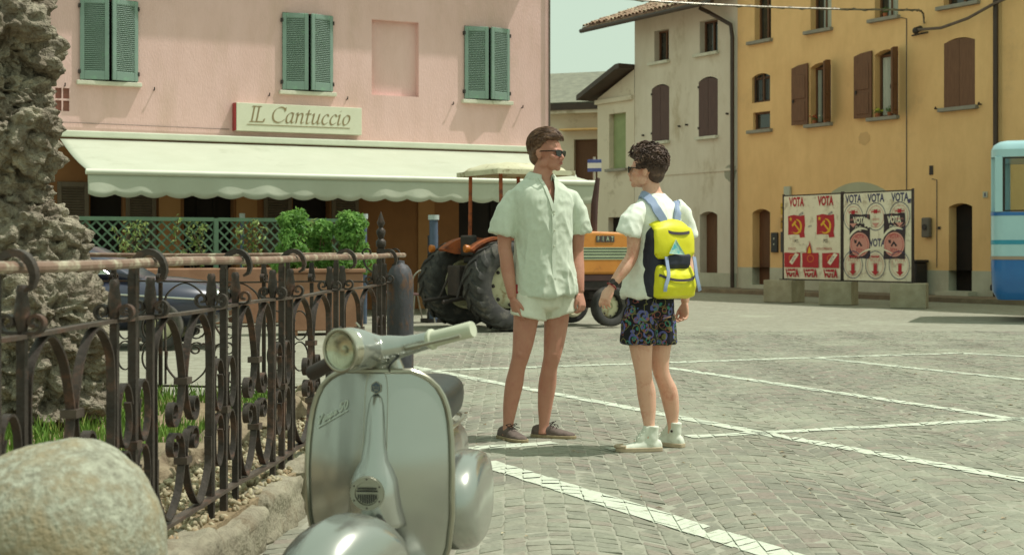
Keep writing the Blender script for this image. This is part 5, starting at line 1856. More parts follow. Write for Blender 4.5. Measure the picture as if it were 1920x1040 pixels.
for r_, zc in ((0, 0.28), (1, 0.81)):
    for k, a in enumerate((0.16, 0.49, 0.83)):
        b2.ring(a, zc, 0.145, 0.155, 0.05, MPBLU, 'emblem_ring')
        b2.ring(a, zc, 0.115, 0.12, 0.04, MPPNK, 'emblem_inner_ring')
        b2.txt('VOTA', a, zc-0.055, 0.05, MPPNK, 0.85)
        b2.rect(a-0.025, a+0.025, zc-0.075 if r_ == 0 else zc-0.02, zc-0.035 if r_ == 0 else zc+0.07, MPRED, 'red_mark')
        b2.rect(a-0.06, a+0.06, zc-0.06 if r_ == 0 else zc-0.1, zc-0.05 if r_ == 0 else zc-0.085, MPRED, 'red_mark', 0.004, k)
        b2.poly([(a-0.055, zc+0.07), (a, zc+0.115), (a+0.055, zc+0.07)], MPRED if r_ else MPPNK, 'red_arrow')
        b2.txt('LIBERTAS', a, zc+0.03 if r_ == 0 else zc-0.01, 0.022, MPPNK, 0.9)
b2.txt('VOTA', 0.51, 0.57, 0.085, MPBLU, 0.72, 0, 0.006)
for k, (a, sd) in enumerate(((0.255, 3), (0.755, 4))):
    b2.rect(a-0.15, a+0.15, 0.25, 0.74, MPBLK, 'black_poster', 0.012, sd)
    b2.txt('VOTA', a, 0.32, 0.07, MPWHI, 0.72, 0, 0.01)
    b2.txt('DC', a-0.02, 0.41, 0.06, MPWHI, 0.8)
    b2.disc(a, 0.585, 0.145, 0.135, MPPNK, 'emblem_disc')
    b2.ring(a, 0.585, 0.125, 0.115, 0.04, MPRED, 'emblem_inner_ring')
    b2.poly([(a-0.05, 0.60), (a-0.005, 0.545), (a+0.045, 0.60), (a+0.02, 0.61), (a-0.004, 0.578), (a-0.03, 0.612)], MPBLK, 'emblem_mark')
    b2.rect(a-0.08, a-0.045, 0.535, 0.57, MPBLK, 'emblem_mark', 0.012, k)
    b2.txt('VOTA', a+0.01, 0.655, 0.045, MPRED, 0.8, 12)
    b2.txt('VOTA', a, 0.5, 0.045, MPRED, 0.8, 0)
    b2.arc(a+0.02, 0.585, 0.2, 0.19, 60, 170, 0.05, 0.16, MPWHI, 'torn_scrap')
b2.rect(0.33, 0.43, 0.3, 0.4, MPWHI, 'torn_scrap', 0.03, 5)
b2.arc(0.5, 0.8, 0.3, 0.18, 40, 150, 0.03, 0.12, MPWHI, 'torn_scrap')
b2.rect(0.94, 0.985, 0.1, 0.15, MPBLU, 'blue_scrap', 0.02, 6)

# ------------------------------------------------------------------ street sign and overhead cable
sp_ = at(1114, 311, 33)
sg = empty('street_sign', (sp_.x, sp_.y, 0), R(-8), 'small blue and white direction sign on a pole behind the awning', 'sign')
MB().tube([(0, 0.03, 0), (0, 0.03, 3.3)], 0.03, 8).build('pole', MGRYP, sg, True)
MSBL = M('sign_blue', S(84, 100, 160), S(76, 92, 150), rough=0.4)
bevel(MB().box(-0.15, 0.17, -0.02, 0.0, 2.96, 3.24).build('plate', MSBL, sg), 0.005)
MB().box(-0.15, 0.17, -0.026, -0.0205, 3.04, 3.16).build('white_band', M('sign_white', S(226, 228, 216), S(216, 218, 206), rough=0.4), sg)
MWIRE = M('pale_cable', S(150, 146, 128), S(82, 72, 62), scale=9, rough=0.4, metal=0.3, world=True)
cp = [at(1733, 44, 34.9), at(1728, 22, 34.6), at(1700, 19, 34.3), at(1600, 18, 33.8), at(1480, 15, 33.0), at(1360, 10, 32.2), at(1220, 2, 31.5), at(1040, -14, 30.6)]
cw = crom(cp, 10)
m = MB()
m.tube(cw, 0.022, 6)
m.tube([p+Vector((0.02*math.sin(i*1.9), 0, 0.035*math.cos(i*1.9))) for i, p in enumerate(cw)], 0.012, 5)
m = m.build('overhead_cable', MWIRE, None, True)
tag(m, 'twisted overhead cable strung from the pink house to the orange house', 'cable')
# ------------------------------------------------------------------ scooter
MSILV = M('silver_green_paint', S(176, 178, 171), S(170, 172, 165), scale=3, rough=0.23, metal=0.8, spec=0.5, coat=0.25, rvar=0.05)
MTRIM = M('dull_trim_metal', S(176, 174, 158), S(160, 156, 140), rough=0.3, metal=0.8, scale=8)
MGRIP = M('pale_rubber_grip', S(198, 200, 178), S(184, 186, 164), rough=0.6, scale=6, c3=S(160, 156, 134), s3=9, w3=0.2)
MSEATB = M('black_vinyl', S(34, 36, 35), S(26, 28, 27), rough=0.42, scale=9, spec=0.5)
sco = empty('scooter', (-0.405, 4.28, 0), R(-6.5), 'silver green motor scooter parked beside the iron fence', 'scooter')
RAKE, STEER = R(24), R(-29)
AX = Vector((0, math.sin(RAKE), math.cos(RAKE)))
PIV = Vector((0, 0.055, 0.84))
GST = Matrix.Translation(PIV+Vector((0.016, 0, 0))) @ Matrix.Rotation(STEER, 4, AX) @ Matrix.Translation(-PIV)
def remeshed(mb, name, mat, parent, vox, smooth_it=4, fac=0.5):
    o = mb.build(name, mat, parent, True, 180)
    md = o.modifiers.new('rm', 'REMESH')
    md.mode = 'VOXEL'
    md.voxel_size = vox
    md.use_smooth_shade = True
    if smooth_it:
        sm = o.modifiers.new('sm', 'SMOOTH')
        sm.iterations = smooth_it
        sm.factor = fac
    apply_mods(o)
    return o
ZS0, ZS1 = 0.20, 0.835
def hwz(z):
    T = ((0.2, 0.17), (0.3, 0.205), (0.4, 0.22), (0.54, 0.2225), (0.62, 0.2195), (0.68, 0.2135), (0.72, 0.206), (0.755, 0.194), (0.785, 0.177), (0.81, 0.152), (0.825, 0.127), (0.835, 0.1))
    for (a, wa), (b, wb) in zip(T[:-1], T[1:]):
        if z <= b: return wa+(wb-wa)*(z-a)/(b-a)
    return 0.1
def shy(x, z):
    """front surface of the leg shield"""
    s = x/0.222
    return 0.02+0.15*(z-0.835)+0.075*abs(s)**2.2+1.0*max(0.0, 0.60-z)**2
m = MB()
nz, nxs = 46, 28
zz = []
for j in range(nz+1):
    t = j/nz
    zz.append(ZS0+(ZS1-ZS0)*(1-(1-t)**1.9))
for z in zz:
    h = hwz(z)
    for i in range(nxs+1):
        x = h*(2*i/nxs-1)
        m.v.append(Vector((x, shy(x, z), z)))
for j in range(nz):
    for i in range(nxs):
        a = j*(nxs+1)+i
        m.f.append((a, a+1, a+nxs+2, a+nxs+1))
sh = m.build('leg_shield', MSILV, sco, True, 180)
solidify(sh, 0.008, -1)
edge = []
for z in zz: edge.append(Vector((-hwz(z), 0, z)))
top = [Vector((x, 0, ZS1)) for x in (-0.07, 0, 0.07)]
full = edge+top+[Vector((-v.x, 0, v.z)) for v in reversed(edge)]
full = [Vector((v.x, shy(v.x, v.z)-0.001, v.z)) for v in full]
MB().tube(full, 0.0085, 8).build('edge_trim', MTRIM, sco, True)
# steering column cover with horn
m = MB()
rings = []
for z, hw, dp in ((0.765, 0.006, 0.003), (0.755, 0.014, 0.01), (0.735, 0.019, 0.018), (0.70, 0.023, 0.027), (0.63, 0.028, 0.034), (0.575, 0.036, 0.044), (0.545, 0.052, 0.058), (0.515, 0.064, 0.07), (0.47, 0.069, 0.078), (0.43, 0.074, 0.08), (0.395, 0.082, 0.082), (0.38, 0.086, 0.082)):
    rings.append([Vector((hw*math.cos(PI+PI*i/16)*(1 if 0 < i < 16 else 1.04), shy(0, z)+0.004-dp*abs(math.sin(PI*i/16))**0.75, z)) for i in range(17)])
k = len(rings)
for r in rings: m.v += r
for a in range(k-1):
    for i in range(16):
        m.f.append((a*17+i, (a+1)*17+i, (a+1)*17+i+1, a*17+i+1))
solidify(m.build('horn_cover', MSILV, sco, True, 180), 0.004, 1)
hy = shy(0, 0.49)-0.075
HM = TR(-0.004, hy, 0.492) @ RX(R(97))
hn = MB().lathe([(0.0, 0.004), (0.034, 0.006), (0.036, 0.012), (0.049, 0.013), (0.051, 0.006), (0.049, -0.004)][::-1], 32, HM).build('horn', MTRIM, sco, True, 30)
m = MB()
for i in range(9):
    x = -0.026+i*0.0065
    h = math.sqrt(max(0, 0.031**2-x*x))
    if i < 9: m.box(x-0.0016, x+0.0016, -h, -0.004, 0.007, 0.0105, HM)
for yv in (0.006, 0.014):
    h = math.sqrt(0.031**2-yv*yv)
    m.box(-h, h, yv-0.0016, yv+0.0016, 0.007, 0.0105, HM)
m.build('horn_grille', M('dark_grille', S(56, 56, 52), S(48, 48, 44), rough=0.5), hn)
for a in range(6):
    c = HM @ Vector((0.043*math.cos(a*PI/3+0.5), 0.043*math.sin(a*PI/3+0.5), 0.0135))
    MB().ico(c, 0.003, 1).build('screw', MDMET, hn)
m = MB()
m.ico((0, shy(0, 0.34)-0.01, 0.35), 0.06, 3, (1.1, 0.5, 0.8))
m.build('steering_gap', MDARK, sco, True, 180)
# badge and panel outline
hx = [(0.016*math.cos(R(90+60*i)), 0.765+0.018*math.sin(R(90+60*i))) for i in range(6)]
MB2 = M('badge_slate', S(92, 108, 122), S(84, 98, 112), rough=0.35, metal=0.3)
y0 = shy(0, 0.765)
BM = TR(0, y0-0.003, 0) 
bd = MB().prism(hx, -0.003, 0.004, TR(0.0, y0-0.001, 0.022)).build('hexagon_badge', MB2, sco)
m = MB()
for i in range(6):
    pass
m.tube([(x*1.0, y0-0.005, z+0.022) for x, z in hx], 0.0016, 5, closed=True)
m.build('badge_border', MTRIM, bd)
m = MB()
cz = 0.787
for pts in ([(-.009, .004), (-.006, -.006), (.006, -.006), (.009, .004), (.003, 0), (0, .008), (-.003, 0), (-.009, .004)],): m.tube([(x, y0-0.0055, cz+z) for x, z in pts], 0.0013, 5)
m.tube([(-.006, y0-.0055, cz-.009), (.006, y0-.0055, cz-.009)], 0.0012, 5)
m.build('badge_crown', MTRIM, bd)
pn = MB()
pl_ = [(-0.046, 0.40), (-0.036, 0.60), (-0.028, 0.818), (0.028, 0.818), (0.036, 0.60), (0.046, 0.40)]
pts = crom([(x, 0, z) for x, z in pl_], 8)
pn.tube([(p.x, shy(p.x, p.z)-0.0005, p.z) for p in pts], 0.0014, 4)
pn.build('centre_panel_seam', MTRIM, sco, True)
# script lettering
SCR = {
 'V': (0.95, [[(0.0, 0.95), (0.12, 1.05), (0.22, 0.9), (0.3, 0.0), (0.55, 0.6), (0.8, 1.05)]]),
 'e': (0.55, [[(0.0, 0.15), (0.3, 0.3), (0.36, 0.5), (0.22, 0.55), (0.1, 0.3), (0.2, 0.0), (0.42, 0.05), (0.55, 0.18)]]),
 's': (0.5, [[(0.0, 0.15), (0.25, 0.55), (0.32, 0.3), (0.28, 0.02), (0.1, 0.05)], [(0.28, 0.02), (0.5, 0.18)]]),
 'p': (0.6, [[(0.0, 0.15), (0.15, 0.5), (0.1, -0.4)], [(0.13, 0.3), (0.3, 0.55), (0.42, 0.4), (0.36, 0.05), (0.15, 0.05)], [(0.36, 0.05), (0.6, 0.16)]]),
 'a': (0.65, [[(0.4, 0.5), (0.2, 0.52), (0.1, 0.25), (0.2, 0.0), (0.38, 0.2), (0.42, 0.5), (0.42, 0.05), (0.65, 0.15)]]),
 ' ': (0.25, []),
 '5': (0.7, [[(0.55, 1.0), (0.2, 1.0), (0.12, 0.55), (0.4, 0.6), (0.5, 0.3), (0.3, 0.0), (0.05, 0.1)]]),
 '0': (0.7, [[(0.3, 1.0), (0.1, 0.75), (0.08, 0.25), (0.28, 0.0), (0.5, 0.25), (0.5, 0.75), (0.3, 1.0)]]),
}
m = MB()
sx0, sz0, tl, sz_ = -0.19, 0.668, R(30), 0.0245
ux, uz = math.cos(tl), math.sin(tl)
cxp = 0.0
def spt(a, b):
    x = sx0+ux*a*sz_-uz*b*sz_*0.25+0.0
    z = sz0+uz*a*sz_+b*sz_
    x += 0.25*b*sz_
    return Vector((x, shy(x, z)-0.004, z))
for ch in 'Vespa 50':
    w, st = SCR[ch]
    for s_ in st:
        pts = crom([(cxp+p[0], 0, p[1]) for p in s_], 5)
        m.tube([spt(p.x, p.z) for p in pts], 0.0019, 5)
    cxp += w
m.tube([spt(0.2+i*0.4, -0.42) for i in range(13)], 0.0016, 5)
MSCR = M('pale_script', S(205, 212, 200), S(194, 202, 190), rough=0.35, metal=0.3)
m.build('script_lettering', MSCR, sco, True)
# headset
m = MB()
hc = 0.915
rings = []
for y, r, z in ((-0.105, 0.060, hc), (-0.096, 0.064, hc), (-0.08, 0.064, hc-0.001), (-0.045, 0.061, hc-0.005), (-0.005, 0.054, hc-0.012), (0.04, 0.048, hc-0.02), (0.085, 0.04, hc-0.026), (0.11, 0.022, hc-0.028)):
    rings.append([Vector((r*math.cos(2*PI*i/28), y, z+r*math.sin(2*PI*i/28))) for i in range(28)])
m.loft(rings[::-1])
for s_ in (-1, 1):
    m.tube([(s_*0.0, 0.02, 0.895), (s_*0.05, 0.03, 0.895), (s_*0.1, 0.045, 0.893), (s_*0.15, 0.052, 0.895), (s_*0.185, 0.056, 0.897)], [0.047, 0.041, 0.031, 0.027, 0.026], 16)
m.tube([(0, 0.035, 0.9), (0, 0.068, 0.85), (0, 0.085, 0.81)], [0.052, 0.046, 0.044], 18)
m.xf(GST)
remeshed(m, 'headset', MSILV, sco, 0.0035, 12)
m = MB()
HLM = GST @ TR(0, -0.109, hc) @ RX(R(90))
m.lathe([(0.062, -0.02), (0.063, 0.024), (0.058, 0.024), (0.05, 0.012), (0.036, 0.004), (0.02, 0.0), (0.012, 0.0005), (0.009, 0.008), (0.0, 0.009)], 36, HLM, cap=False)
MLENS = bpy.data.materials.new('headlight_glass')
MLENS.use_nodes = True
bb = bsdf(MLENS)
bb.inputs['Base Color'].default_value = (0.93, 0.95, 0.9, 1)
bb.inputs['Roughness'].default_value = 0.06
bb.inputs['Transmission Weight'].default_value = 1.0
bb.inputs['IOR'].default_value = 1.25
m.build('reflector', M('lamp_reflector', S(208, 204, 188), S(192, 188, 170), rough=0.22, metal=0.95), sco, True, 60)
m = MB()
m.lathe([(0.057, 0.021), (0.05, 0.026), (0.03, 0.031), (0.0, 0.033), (0.0, 0.031), (0.03, 0.029), (0.05, 0.024), (0.055, 0.02)], 36, HLM, cap=False)
lens = m.build('headlight_lens', MLENS, sco, True, 60)
m = MB()
for i in range(7):
    x = -0.03+i*0.01
    h = math.sqrt(max(0.0004, 0.045**2-x*x))
    m.box(x-0.001, x+0.001, -h, -0.005, 0.022, 0.0235, HLM)
m.build('lens_flute', MLENS, lens)
m = MB()
m.tube([GST @ Vector((0.0605*math.cos(2*PI*i/40), -0.132, hc+0.0605*math.sin(2*PI*i/40))) for i in range(40)], 0.005, 8, closed=True)
m.build('headlight_ring', MTRIM, sco, True)
for s_ in (-1, 1):
    m = MB()
    ptsg = [(0.186, 0.056, 0.897), (0.19, 0.056, 0.897), (0.196, 0.057, 0.897), (0.2, 0.057, 0.897), (0.27, 0.066, 0.9), (0.325, 0.073, 0.902), (0.332, 0.074, 0.902)]
    rr = [0.028, 0.031, 0.031, 0.0245, 0.0235, 0.0245, 0.0225]
    m.tube([GST @ Vector((s_*p[0]*(1 if s_ > 0 else 0.92), p[1], p[2]-(0 if s_ > 0 else (p[0]-0.18)*0.22))) for p in ptsg], rr, 18)
    m.build('hand_grip', MGRIP if s_ > 0 else MDMET, sco, True, 40)
    m = MB()
    if s_ < 0: continue
    m.tube([GST @ Vector((s_*a, b, c)) for a, b, c in ((0.12, 0.02, 0.885), (0.16, 0.0, 0.885), (0.23, -0.012, 0.886), (0.31, -0.006, 0.888), (0.335, 0.0, 0.889))], [0.007, 0.006, 0.005, 0.005, 0.007], 8)
    m.build('brake_lever', MTRIM, sco, True)
    m = MB()
    m.box(-0.014, 0.014, -0.01, 0.012, -0.008, 0.008, GST @ TR(s_*0.15, 0.03, 0.885))
    bevel(m.build('lever_mount', MTRIM, sco), 0.003)
for q, (x0_, s_) in enumerate(((0.09, 1), (-0.09, -1))):
    m = MB()
    m.tube(crom([GST @ Vector((x0_, 0.02, 0.87)), GST @ Vector((x0_*0.8, -0.01, 0.845)), GST @ Vector((x0_*0.4, 0.03, 0.83)), GST @ Vector((0.01*s_, 0.075, 0.80))], 6), 0.0035, 6)
    m.build('control_cable', MSEATB, sco, True)
m = MB()
m.tube([GST @ Vector((-0.02, 0.0, hc+0.06)), GST @ Vector((-0.035, 0.005, hc+0.075))], 0.003, 6)
m.build('switch_lever', MTRIM, sco, True)
m = MB()
for x, y, z in ((0.055, -0.03, hc-0.045), (0.05, -0.0, hc-0.048)): m.ico(GST @ Vector((x, y, z)), 0.004, 1)
m.build('headset_screws', MTRIM, sco)
# front mudguard and wheel
WC = Vector((0, -0.27, 0.172))
m = MB()
rings = []
n = 26
for k in range(19):
    t = k/18
    th = R(-8)+R(172)*t
    wdt = 0.124*(math.sin(PI*min(1, 0.12+0.86*t)))**0.45
    rad = 0.29+0.012*math.cos(th)
    ring = []
    for i in range(n+1):
        ph = R(-100)+R(200)*i/n
        rr = rad-0.085*(1-math.cos(ph)) if abs(ph) < PI/2 else rad-0.085-0.75*(abs(ph)-PI/2)
        crest = 0.004*math.exp(-(ph/0.12)**2)
        x = wdt*(math.sin(ph) if abs(ph) < PI/2 else math.copysign(1, ph))
        ring.append(GST @ (WC+Vector((x, -(rr+crest)*math.cos(th), (rr+crest)*math.sin(th)))))
    rings.append(ring)
for r in rings: m.v += r
for a in range(18):
    for i in range(n): m.f.append((a*(n+1)+i, a*(n+1)+i+1, (a+1)*(n+1)+i+1, (a+1)*(n+1)+i))
mg = m.build('front_mudguard', MSILV, sco, True, 180)
solidify(mg, 0.004, -1)
def scoot_wheel(c, G, nm):
    e = empty(nm)
    e.parent = sco
    m = MB()
    Mx = G @ Matrix.Translation(c) @ RY(R(90))
    prof = [(0.125, -0.03), (0.15, -0.042), (0.185, -0.04), (0.203, -0.022), (0.207, 0), (0.203, 0.022), (0.185, 0.04), (0.15, 0.042), (0.125, 0.03)]
    m.loft([[Mx @ Vector((a*math.cos(2*PI*j/40), a*math.sin(2*PI*j/40), b)) for j in range(40)] for a, b in prof], closed=True)
    m.build('tyre', MSEATB, e, True, 60)
    MB().lathe([(0.03, -0.05), (0.05, -0.03), (0.12, -0.03), (0.13, 0), (0.12, 0.03), (0.05, 0.03), (0.03, 0.05)], 28, Mx).build('rim', MSILV, e, True, 40)
scoot_wheel(WC, GST, 'front_wheel')
scoot_wheel(Vector((0, 0.93, 0.205)), Matrix.Identity(4), 'rear_wheel')
m = MB()
m.tube([GST @ Vector((0.0, -0.10, 0.40)), GST @ Vector((0.06, -0.16, 0.36)), GST @ Vector((0.065, -0.25, 0.205))], 0.02, 10)
m.build('fork', MDMET, sco, True)
# floor, rear body, side cowls, seat
m = MB()
m.loft([[Vector((sx*w, y, z)) for sx, z in ((-1, z0), (1, z0), (1, z0+0.02), (-1, z0+0.02))] for y, w, z0 in ((-0.085, 0.17, 0.2), (0.0, 0.18, 0.185), (0.15, 0.18, 0.18), (0.4, 0.17, 0.18))])
bevel(m.build('floorboard', MSILV, sco), 0.008)
for x in (-0.1, -0.05, 0.05, 0.1): MB().box(x-0.008, x+0.008, 0.0, 0.38, 0.2015, 0.209).build('floor_strip', MTRIM, sco)
m = MB()
def ssec(y, hw, z0, z1, p=0.7, n=28, cx=0.0):
    out = []
    for i in range(n):
        a = 2*PI*i/n
        c, s_ = math.cos(a), math.sin(a)
        out.append(Vector((cx+hw*math.copysign(abs(c)**p, c), y, (z0+z1)/2+(z1-z0)/2*math.copysign(abs(s_)**p, s_))))
    return out
m.loft([ssec(*q) for q in ((0.34, 0.09, 0.16, 0.46), (0.4, 0.11, 0.17, 0.55), (0.5, 0.12, 0.18, 0.585), (0.7, 0.13, 0.22, 0.59), (0.9, 0.13, 0.28, 0.58), (1.1, 0.12, 0.34, 0.57), (1.25, 0.07, 0.36, 0.5))][::-1])
m.build('rear_body', MSILV, sco, True, 180)
for s_ in (-1, 1):
    m = MB()
    # side cowl: round drum-like bulge with a chamfered outer face
    rings = []
    for x, k in ((0.06, 0.9), (0.10, 0.98), (0.14, 1.0), (0.18, 0.985), (0.205, 0.93), (0.22, 0.82), (0.228, 0.66), (0.231, 0.4), (0.232, 0.02)):
        ring = []
        for i in range(40):
            a = 2*PI*i/40
            c, q = math.cos(a), math.sin(a)
            ring.append(Vector((s_*x, 0.80+0.285*k*math.copysign(abs(c)**0.8, c), 0.325+0.165*k*math.copysign(abs(q)**0.8, q))))
        rings.append(ring if s_ > 0 else ring[::-1])
    m.loft(rings)
    m.build('side_cowl', MSILV, sco, True, 50)
m = MB()
m.loft([ssec(*q) for q in ((0.40, 0.05, 0.605, 0.66), (0.42, 0.085, 0.585, 0.70), (0.47, 0.115, 0.58, 0.73), (0.57, 0.13, 0.58, 0.74), (0.72, 0.13, 0.585, 0.735), (0.92, 0.125, 0.59, 0.74), (1.05, 0.11, 0.6, 0.74), (1.11, 0.07, 0.62, 0.71))][::-1])
m.build('seat', MSEATB, sco, True, 180)
MB().tube([ssec(0, 0.133, 0, 0.0001)[0]*0+Vector((0.128*math.copysign(abs(math.cos(a))**0.6, math.cos(a)), 0.755+0.355*math.copysign(abs(math.sin(a))**0.75, math.sin(a)), 0.592)) for a in [2*PI*i/40 for i in range(40)]], 0.008, 6, closed=True).build('seat_piping', MTRIM, sco, True)
m = MB()
for s_ in (-1, 1): m.tube([(s_*0.05, 0.42, 0.2), (s_*0.12, 0.44, 0.02), (s_*0.12, 0.46, 0.01)], 0.012, 8)
m.tube([(-0.12, 0.46, 0.01), (0.12, 0.46, 0.01)], 0.01, 8)
m.build('centre_stand', MDMET, sco, True)
# ------------------------------------------------------------------ people
MSKA = M('tanned_skin', S(192, 139, 118), S(182, 128, 107), scale=7, rough=0.55, spec=0.35, c3=S(182, 125, 106), s3=9, w3=0.34, sss=0.08, bump=0.0012, bscale=90, rvar=0.1)
MSKB = M('fair_skin', S(220, 174, 150), S(212, 163, 138), scale=7, rough=0.55, spec=0.35, c3=S(202, 142, 120), s3=9, w3=0.32, sss=0.08, bump=0.0012, bscale=90, rvar=0.1)
MLIP = M('lip', S(150, 84, 76), S(142, 78, 70), rough=0.5)
MSUNG = M('sunglass_black', S(24, 22, 22), S(18, 17, 17), rough=0.12, spec=0.6)

def limb(mb, pts, rad, n=14, sub=5, flat=None):
    """tapered limb through joints"""
    P = crom(pts, sub)
    Rr = [q.x for q in crom([(r, 0, 0) for r in rad], sub)]
    mb.tube(P, Rr, n)
def ell_ring(c, rx, ry, yaw, n=28, p=1.0, tilt=None):
    out = []
    for i in range(n):
        a = 2*PI*i/n
        cc, ss = math.cos(a), math.sin(a)
        x = rx*math.copysign(abs(cc)**p, cc)
        y = ry*math.copysign(abs(ss)**p, ss)
        v = Vector((x*math.cos(yaw)-y*math.sin(yaw), x*math.sin(yaw)+y*math.cos(yaw), 0))
        if tilt: v.z = tilt[0]*v.x+tilt[1]*v.y
        out.append(Vector(c)+v)
    return out
def hand(mb, W, d, nrm, th, sc_=1.0, curl=(14, 24, 20), thumb_in=0.3):
    """palm with four fingers and a thumb; d: towards the fingertips, nrm: out of the palm, th: thumb side"""
    W, d, nrm, th = Vector(W), Vector(d).normalized(), Vector(nrm), Vector(th)
    nrm = (nrm-d*nrm.dot(d)).normalized()
    s2 = d.cross(nrm)
    if s2.dot(th) < 0: s2 = -s2
    rings = []
    for t, w, h in ((-0.02, 0.025, 0.021), (0.0, 0.0255, 0.019), (0.02, 0.032, 0.018), (0.045, 0.039, 0.017), (0.075, 0.0425, 0.0155), (0.095, 0.04, 0.0125), (0.1, 0.034, 0.008)):
        c = W+d*t*sc_
        rings.append([c+(s2*w*math.cos(2*PI*i/14)+nrm*h*math.sin(2*PI*i/14))*sc_ for i in range(14)])
    mb.loft(rings)
    for off, ln, k in ((0.0335, 0.072, 0), (0.0115, 0.082, 1), (-0.011, 0.076, 2), (-0.0325, 0.06, 3)):
        p = W+(d*0.088+s2*off)*sc_
        dd = (d+s2*off*2.2).normalized()
        pts = [p.copy()]
        ang = 0
        for q, cu in zip((0.44, 0.31, 0.25), curl):
            ang += R(cu+k*3)
            v = dd*math.cos(ang)+nrm*math.sin(ang)
            p = p+v*ln*q*sc_
            pts.append(p.copy())
        mb.tube(pts, [0.0095*sc_, 0.0088*sc_, 0.0078*sc_, 0.006*sc_], 8)
    p0 = W+(d*0.022+s2*0.026)*sc_
    p1 = p0+(d*0.034+s2*0.02+nrm*0.010)*sc_
    p2 = p1+(d*0.03+s2*0.004+nrm*0.012)*sc_
    p3 = p2+(d*0.024-s2*0.003+nrm*0.008)*sc_
    mb.tube([p0, p1, p2, p3], [0.014*sc_, 0.0115*sc_, 0.0098*sc_, 0.0075*sc_], 8)
def head(mb, T, k=1.0):
    """T: head frame (chin level at origin, face towards -y)"""
    def E(c, r, sub=3):
        e = MB().ico((0, 0, 0), 1, sub)
        mb.add([T @ (Vector((c[0]+v.x*r[0], c[1]+v.y*r[1], c[2]+v.z*r[2]))*k) for v in e.v], e.f)
    E((0, 0.018, 0.138), (0.075, 0.098, 0.092), 4)
    E((0, -0.032, 0.125), (0.066, 0.056, 0.075), 4)
    E((0, -0.034, 0.072), (0.058, 0.055, 0.066), 4)
    E((0, -0.042, 0.035), (0.047, 0.048, 0.034))
    E((0, -0.076, 0.016), (0.022, 0.018, 0.018))
    for s_ in (-1, 1):
        E((s_*0.052, -0.004, 0.045), (0.013, 0.03, 0.03))
        E((s_*0.043, -0.062, 0.082), (0.02, 0.018, 0.018))
        E((s_*0.012, -0.098, 0.068), (0.009, 0.011, 0.008), 2)
        E((s_*0.076, 0.012, 0.096), (0.007, 0.019, 0.032))
        E((s_*0.081, 0.022, 0.105), (0.006, 0.013, 0.02), 2)
    E((0, -0.079, 0.122), (0.05, 0.016, 0.013))
    E((0, -0.088, 0.047), (0.024, 0.013, 0.017))
    E((0, -0.098, 0.051), (0.018, 0.008, 0.0055), 2)
    E((0, -0.097, 0.040), (0.016, 0.008, 0.006), 2)
    P = [T @ (Vector(p)*k) for p in ((0, -0.084, 0.118), (0, -0.094, 0.1), (0, -0.107, 0.08), (0, -0.11, 0.071))]
    mb.tube(P, [0.009*k, 0.0095*k, 0.0115*k, 0.011*k], 10)
def eyewear(parent, T, k=1.0):
    e = MB()
    def Tm(p): return T @ (Vector(p)*k)
    g_ = empty('sunglasses')
    g_.parent = parent
    for s_ in (-1, 1):
        pts = [(0.008, 0.116), (0.034, 0.121), (0.061, 0.119), (0.06, 0.102), (0.05, 0.088), (0.027, 0.086), (0.013, 0.095)]
        pts = crom([(s_*x, 0, z) for x, z in pts], 4, closed=True)
        vs = [Tm((p.x, -0.101+0.22*abs(p.x)**1.35*3.0*0.6, p.z)) for p in pts]
        off = (T.to_3x3() @ Vector((0, -1, 0)))*0.004
        n = len(vs)
        m = MB()
        m.add(vs+[v+off for v in vs], [tuple(range(n)), tuple(reversed(range(n, 2*n)))]+[(i, (i+1) % n, n+(i+1) % n, n+i) for i in range(n)])
        m.build('lens', MSUNG, g_)
        m = MB()
        m.tube([v+off for v in vs], 0.0028*k, 6, closed=True)
        m.build('rim', MSUNG, g_, True)
        m = MB()
        m.tube([Tm((s_*0.061, -0.094, 0.115)), Tm((s_*0.073, -0.075, 0.115)), Tm((s_*0.0795, 0.0, 0.113)), Tm((s_*0.079, 0.02, 0.104))], 0.0034*k, 6)
        m.build('temple', MSUNG, g_, True)
    m = MB()
    m.tube([Tm((-0.01, -0.104, 0.112)), Tm((0, -0.106, 0.114)), Tm((0.01, -0.104, 0.112))], 0.003*k, 6)
    m.build('bridge', MSUNG, g_, True)
    return g_
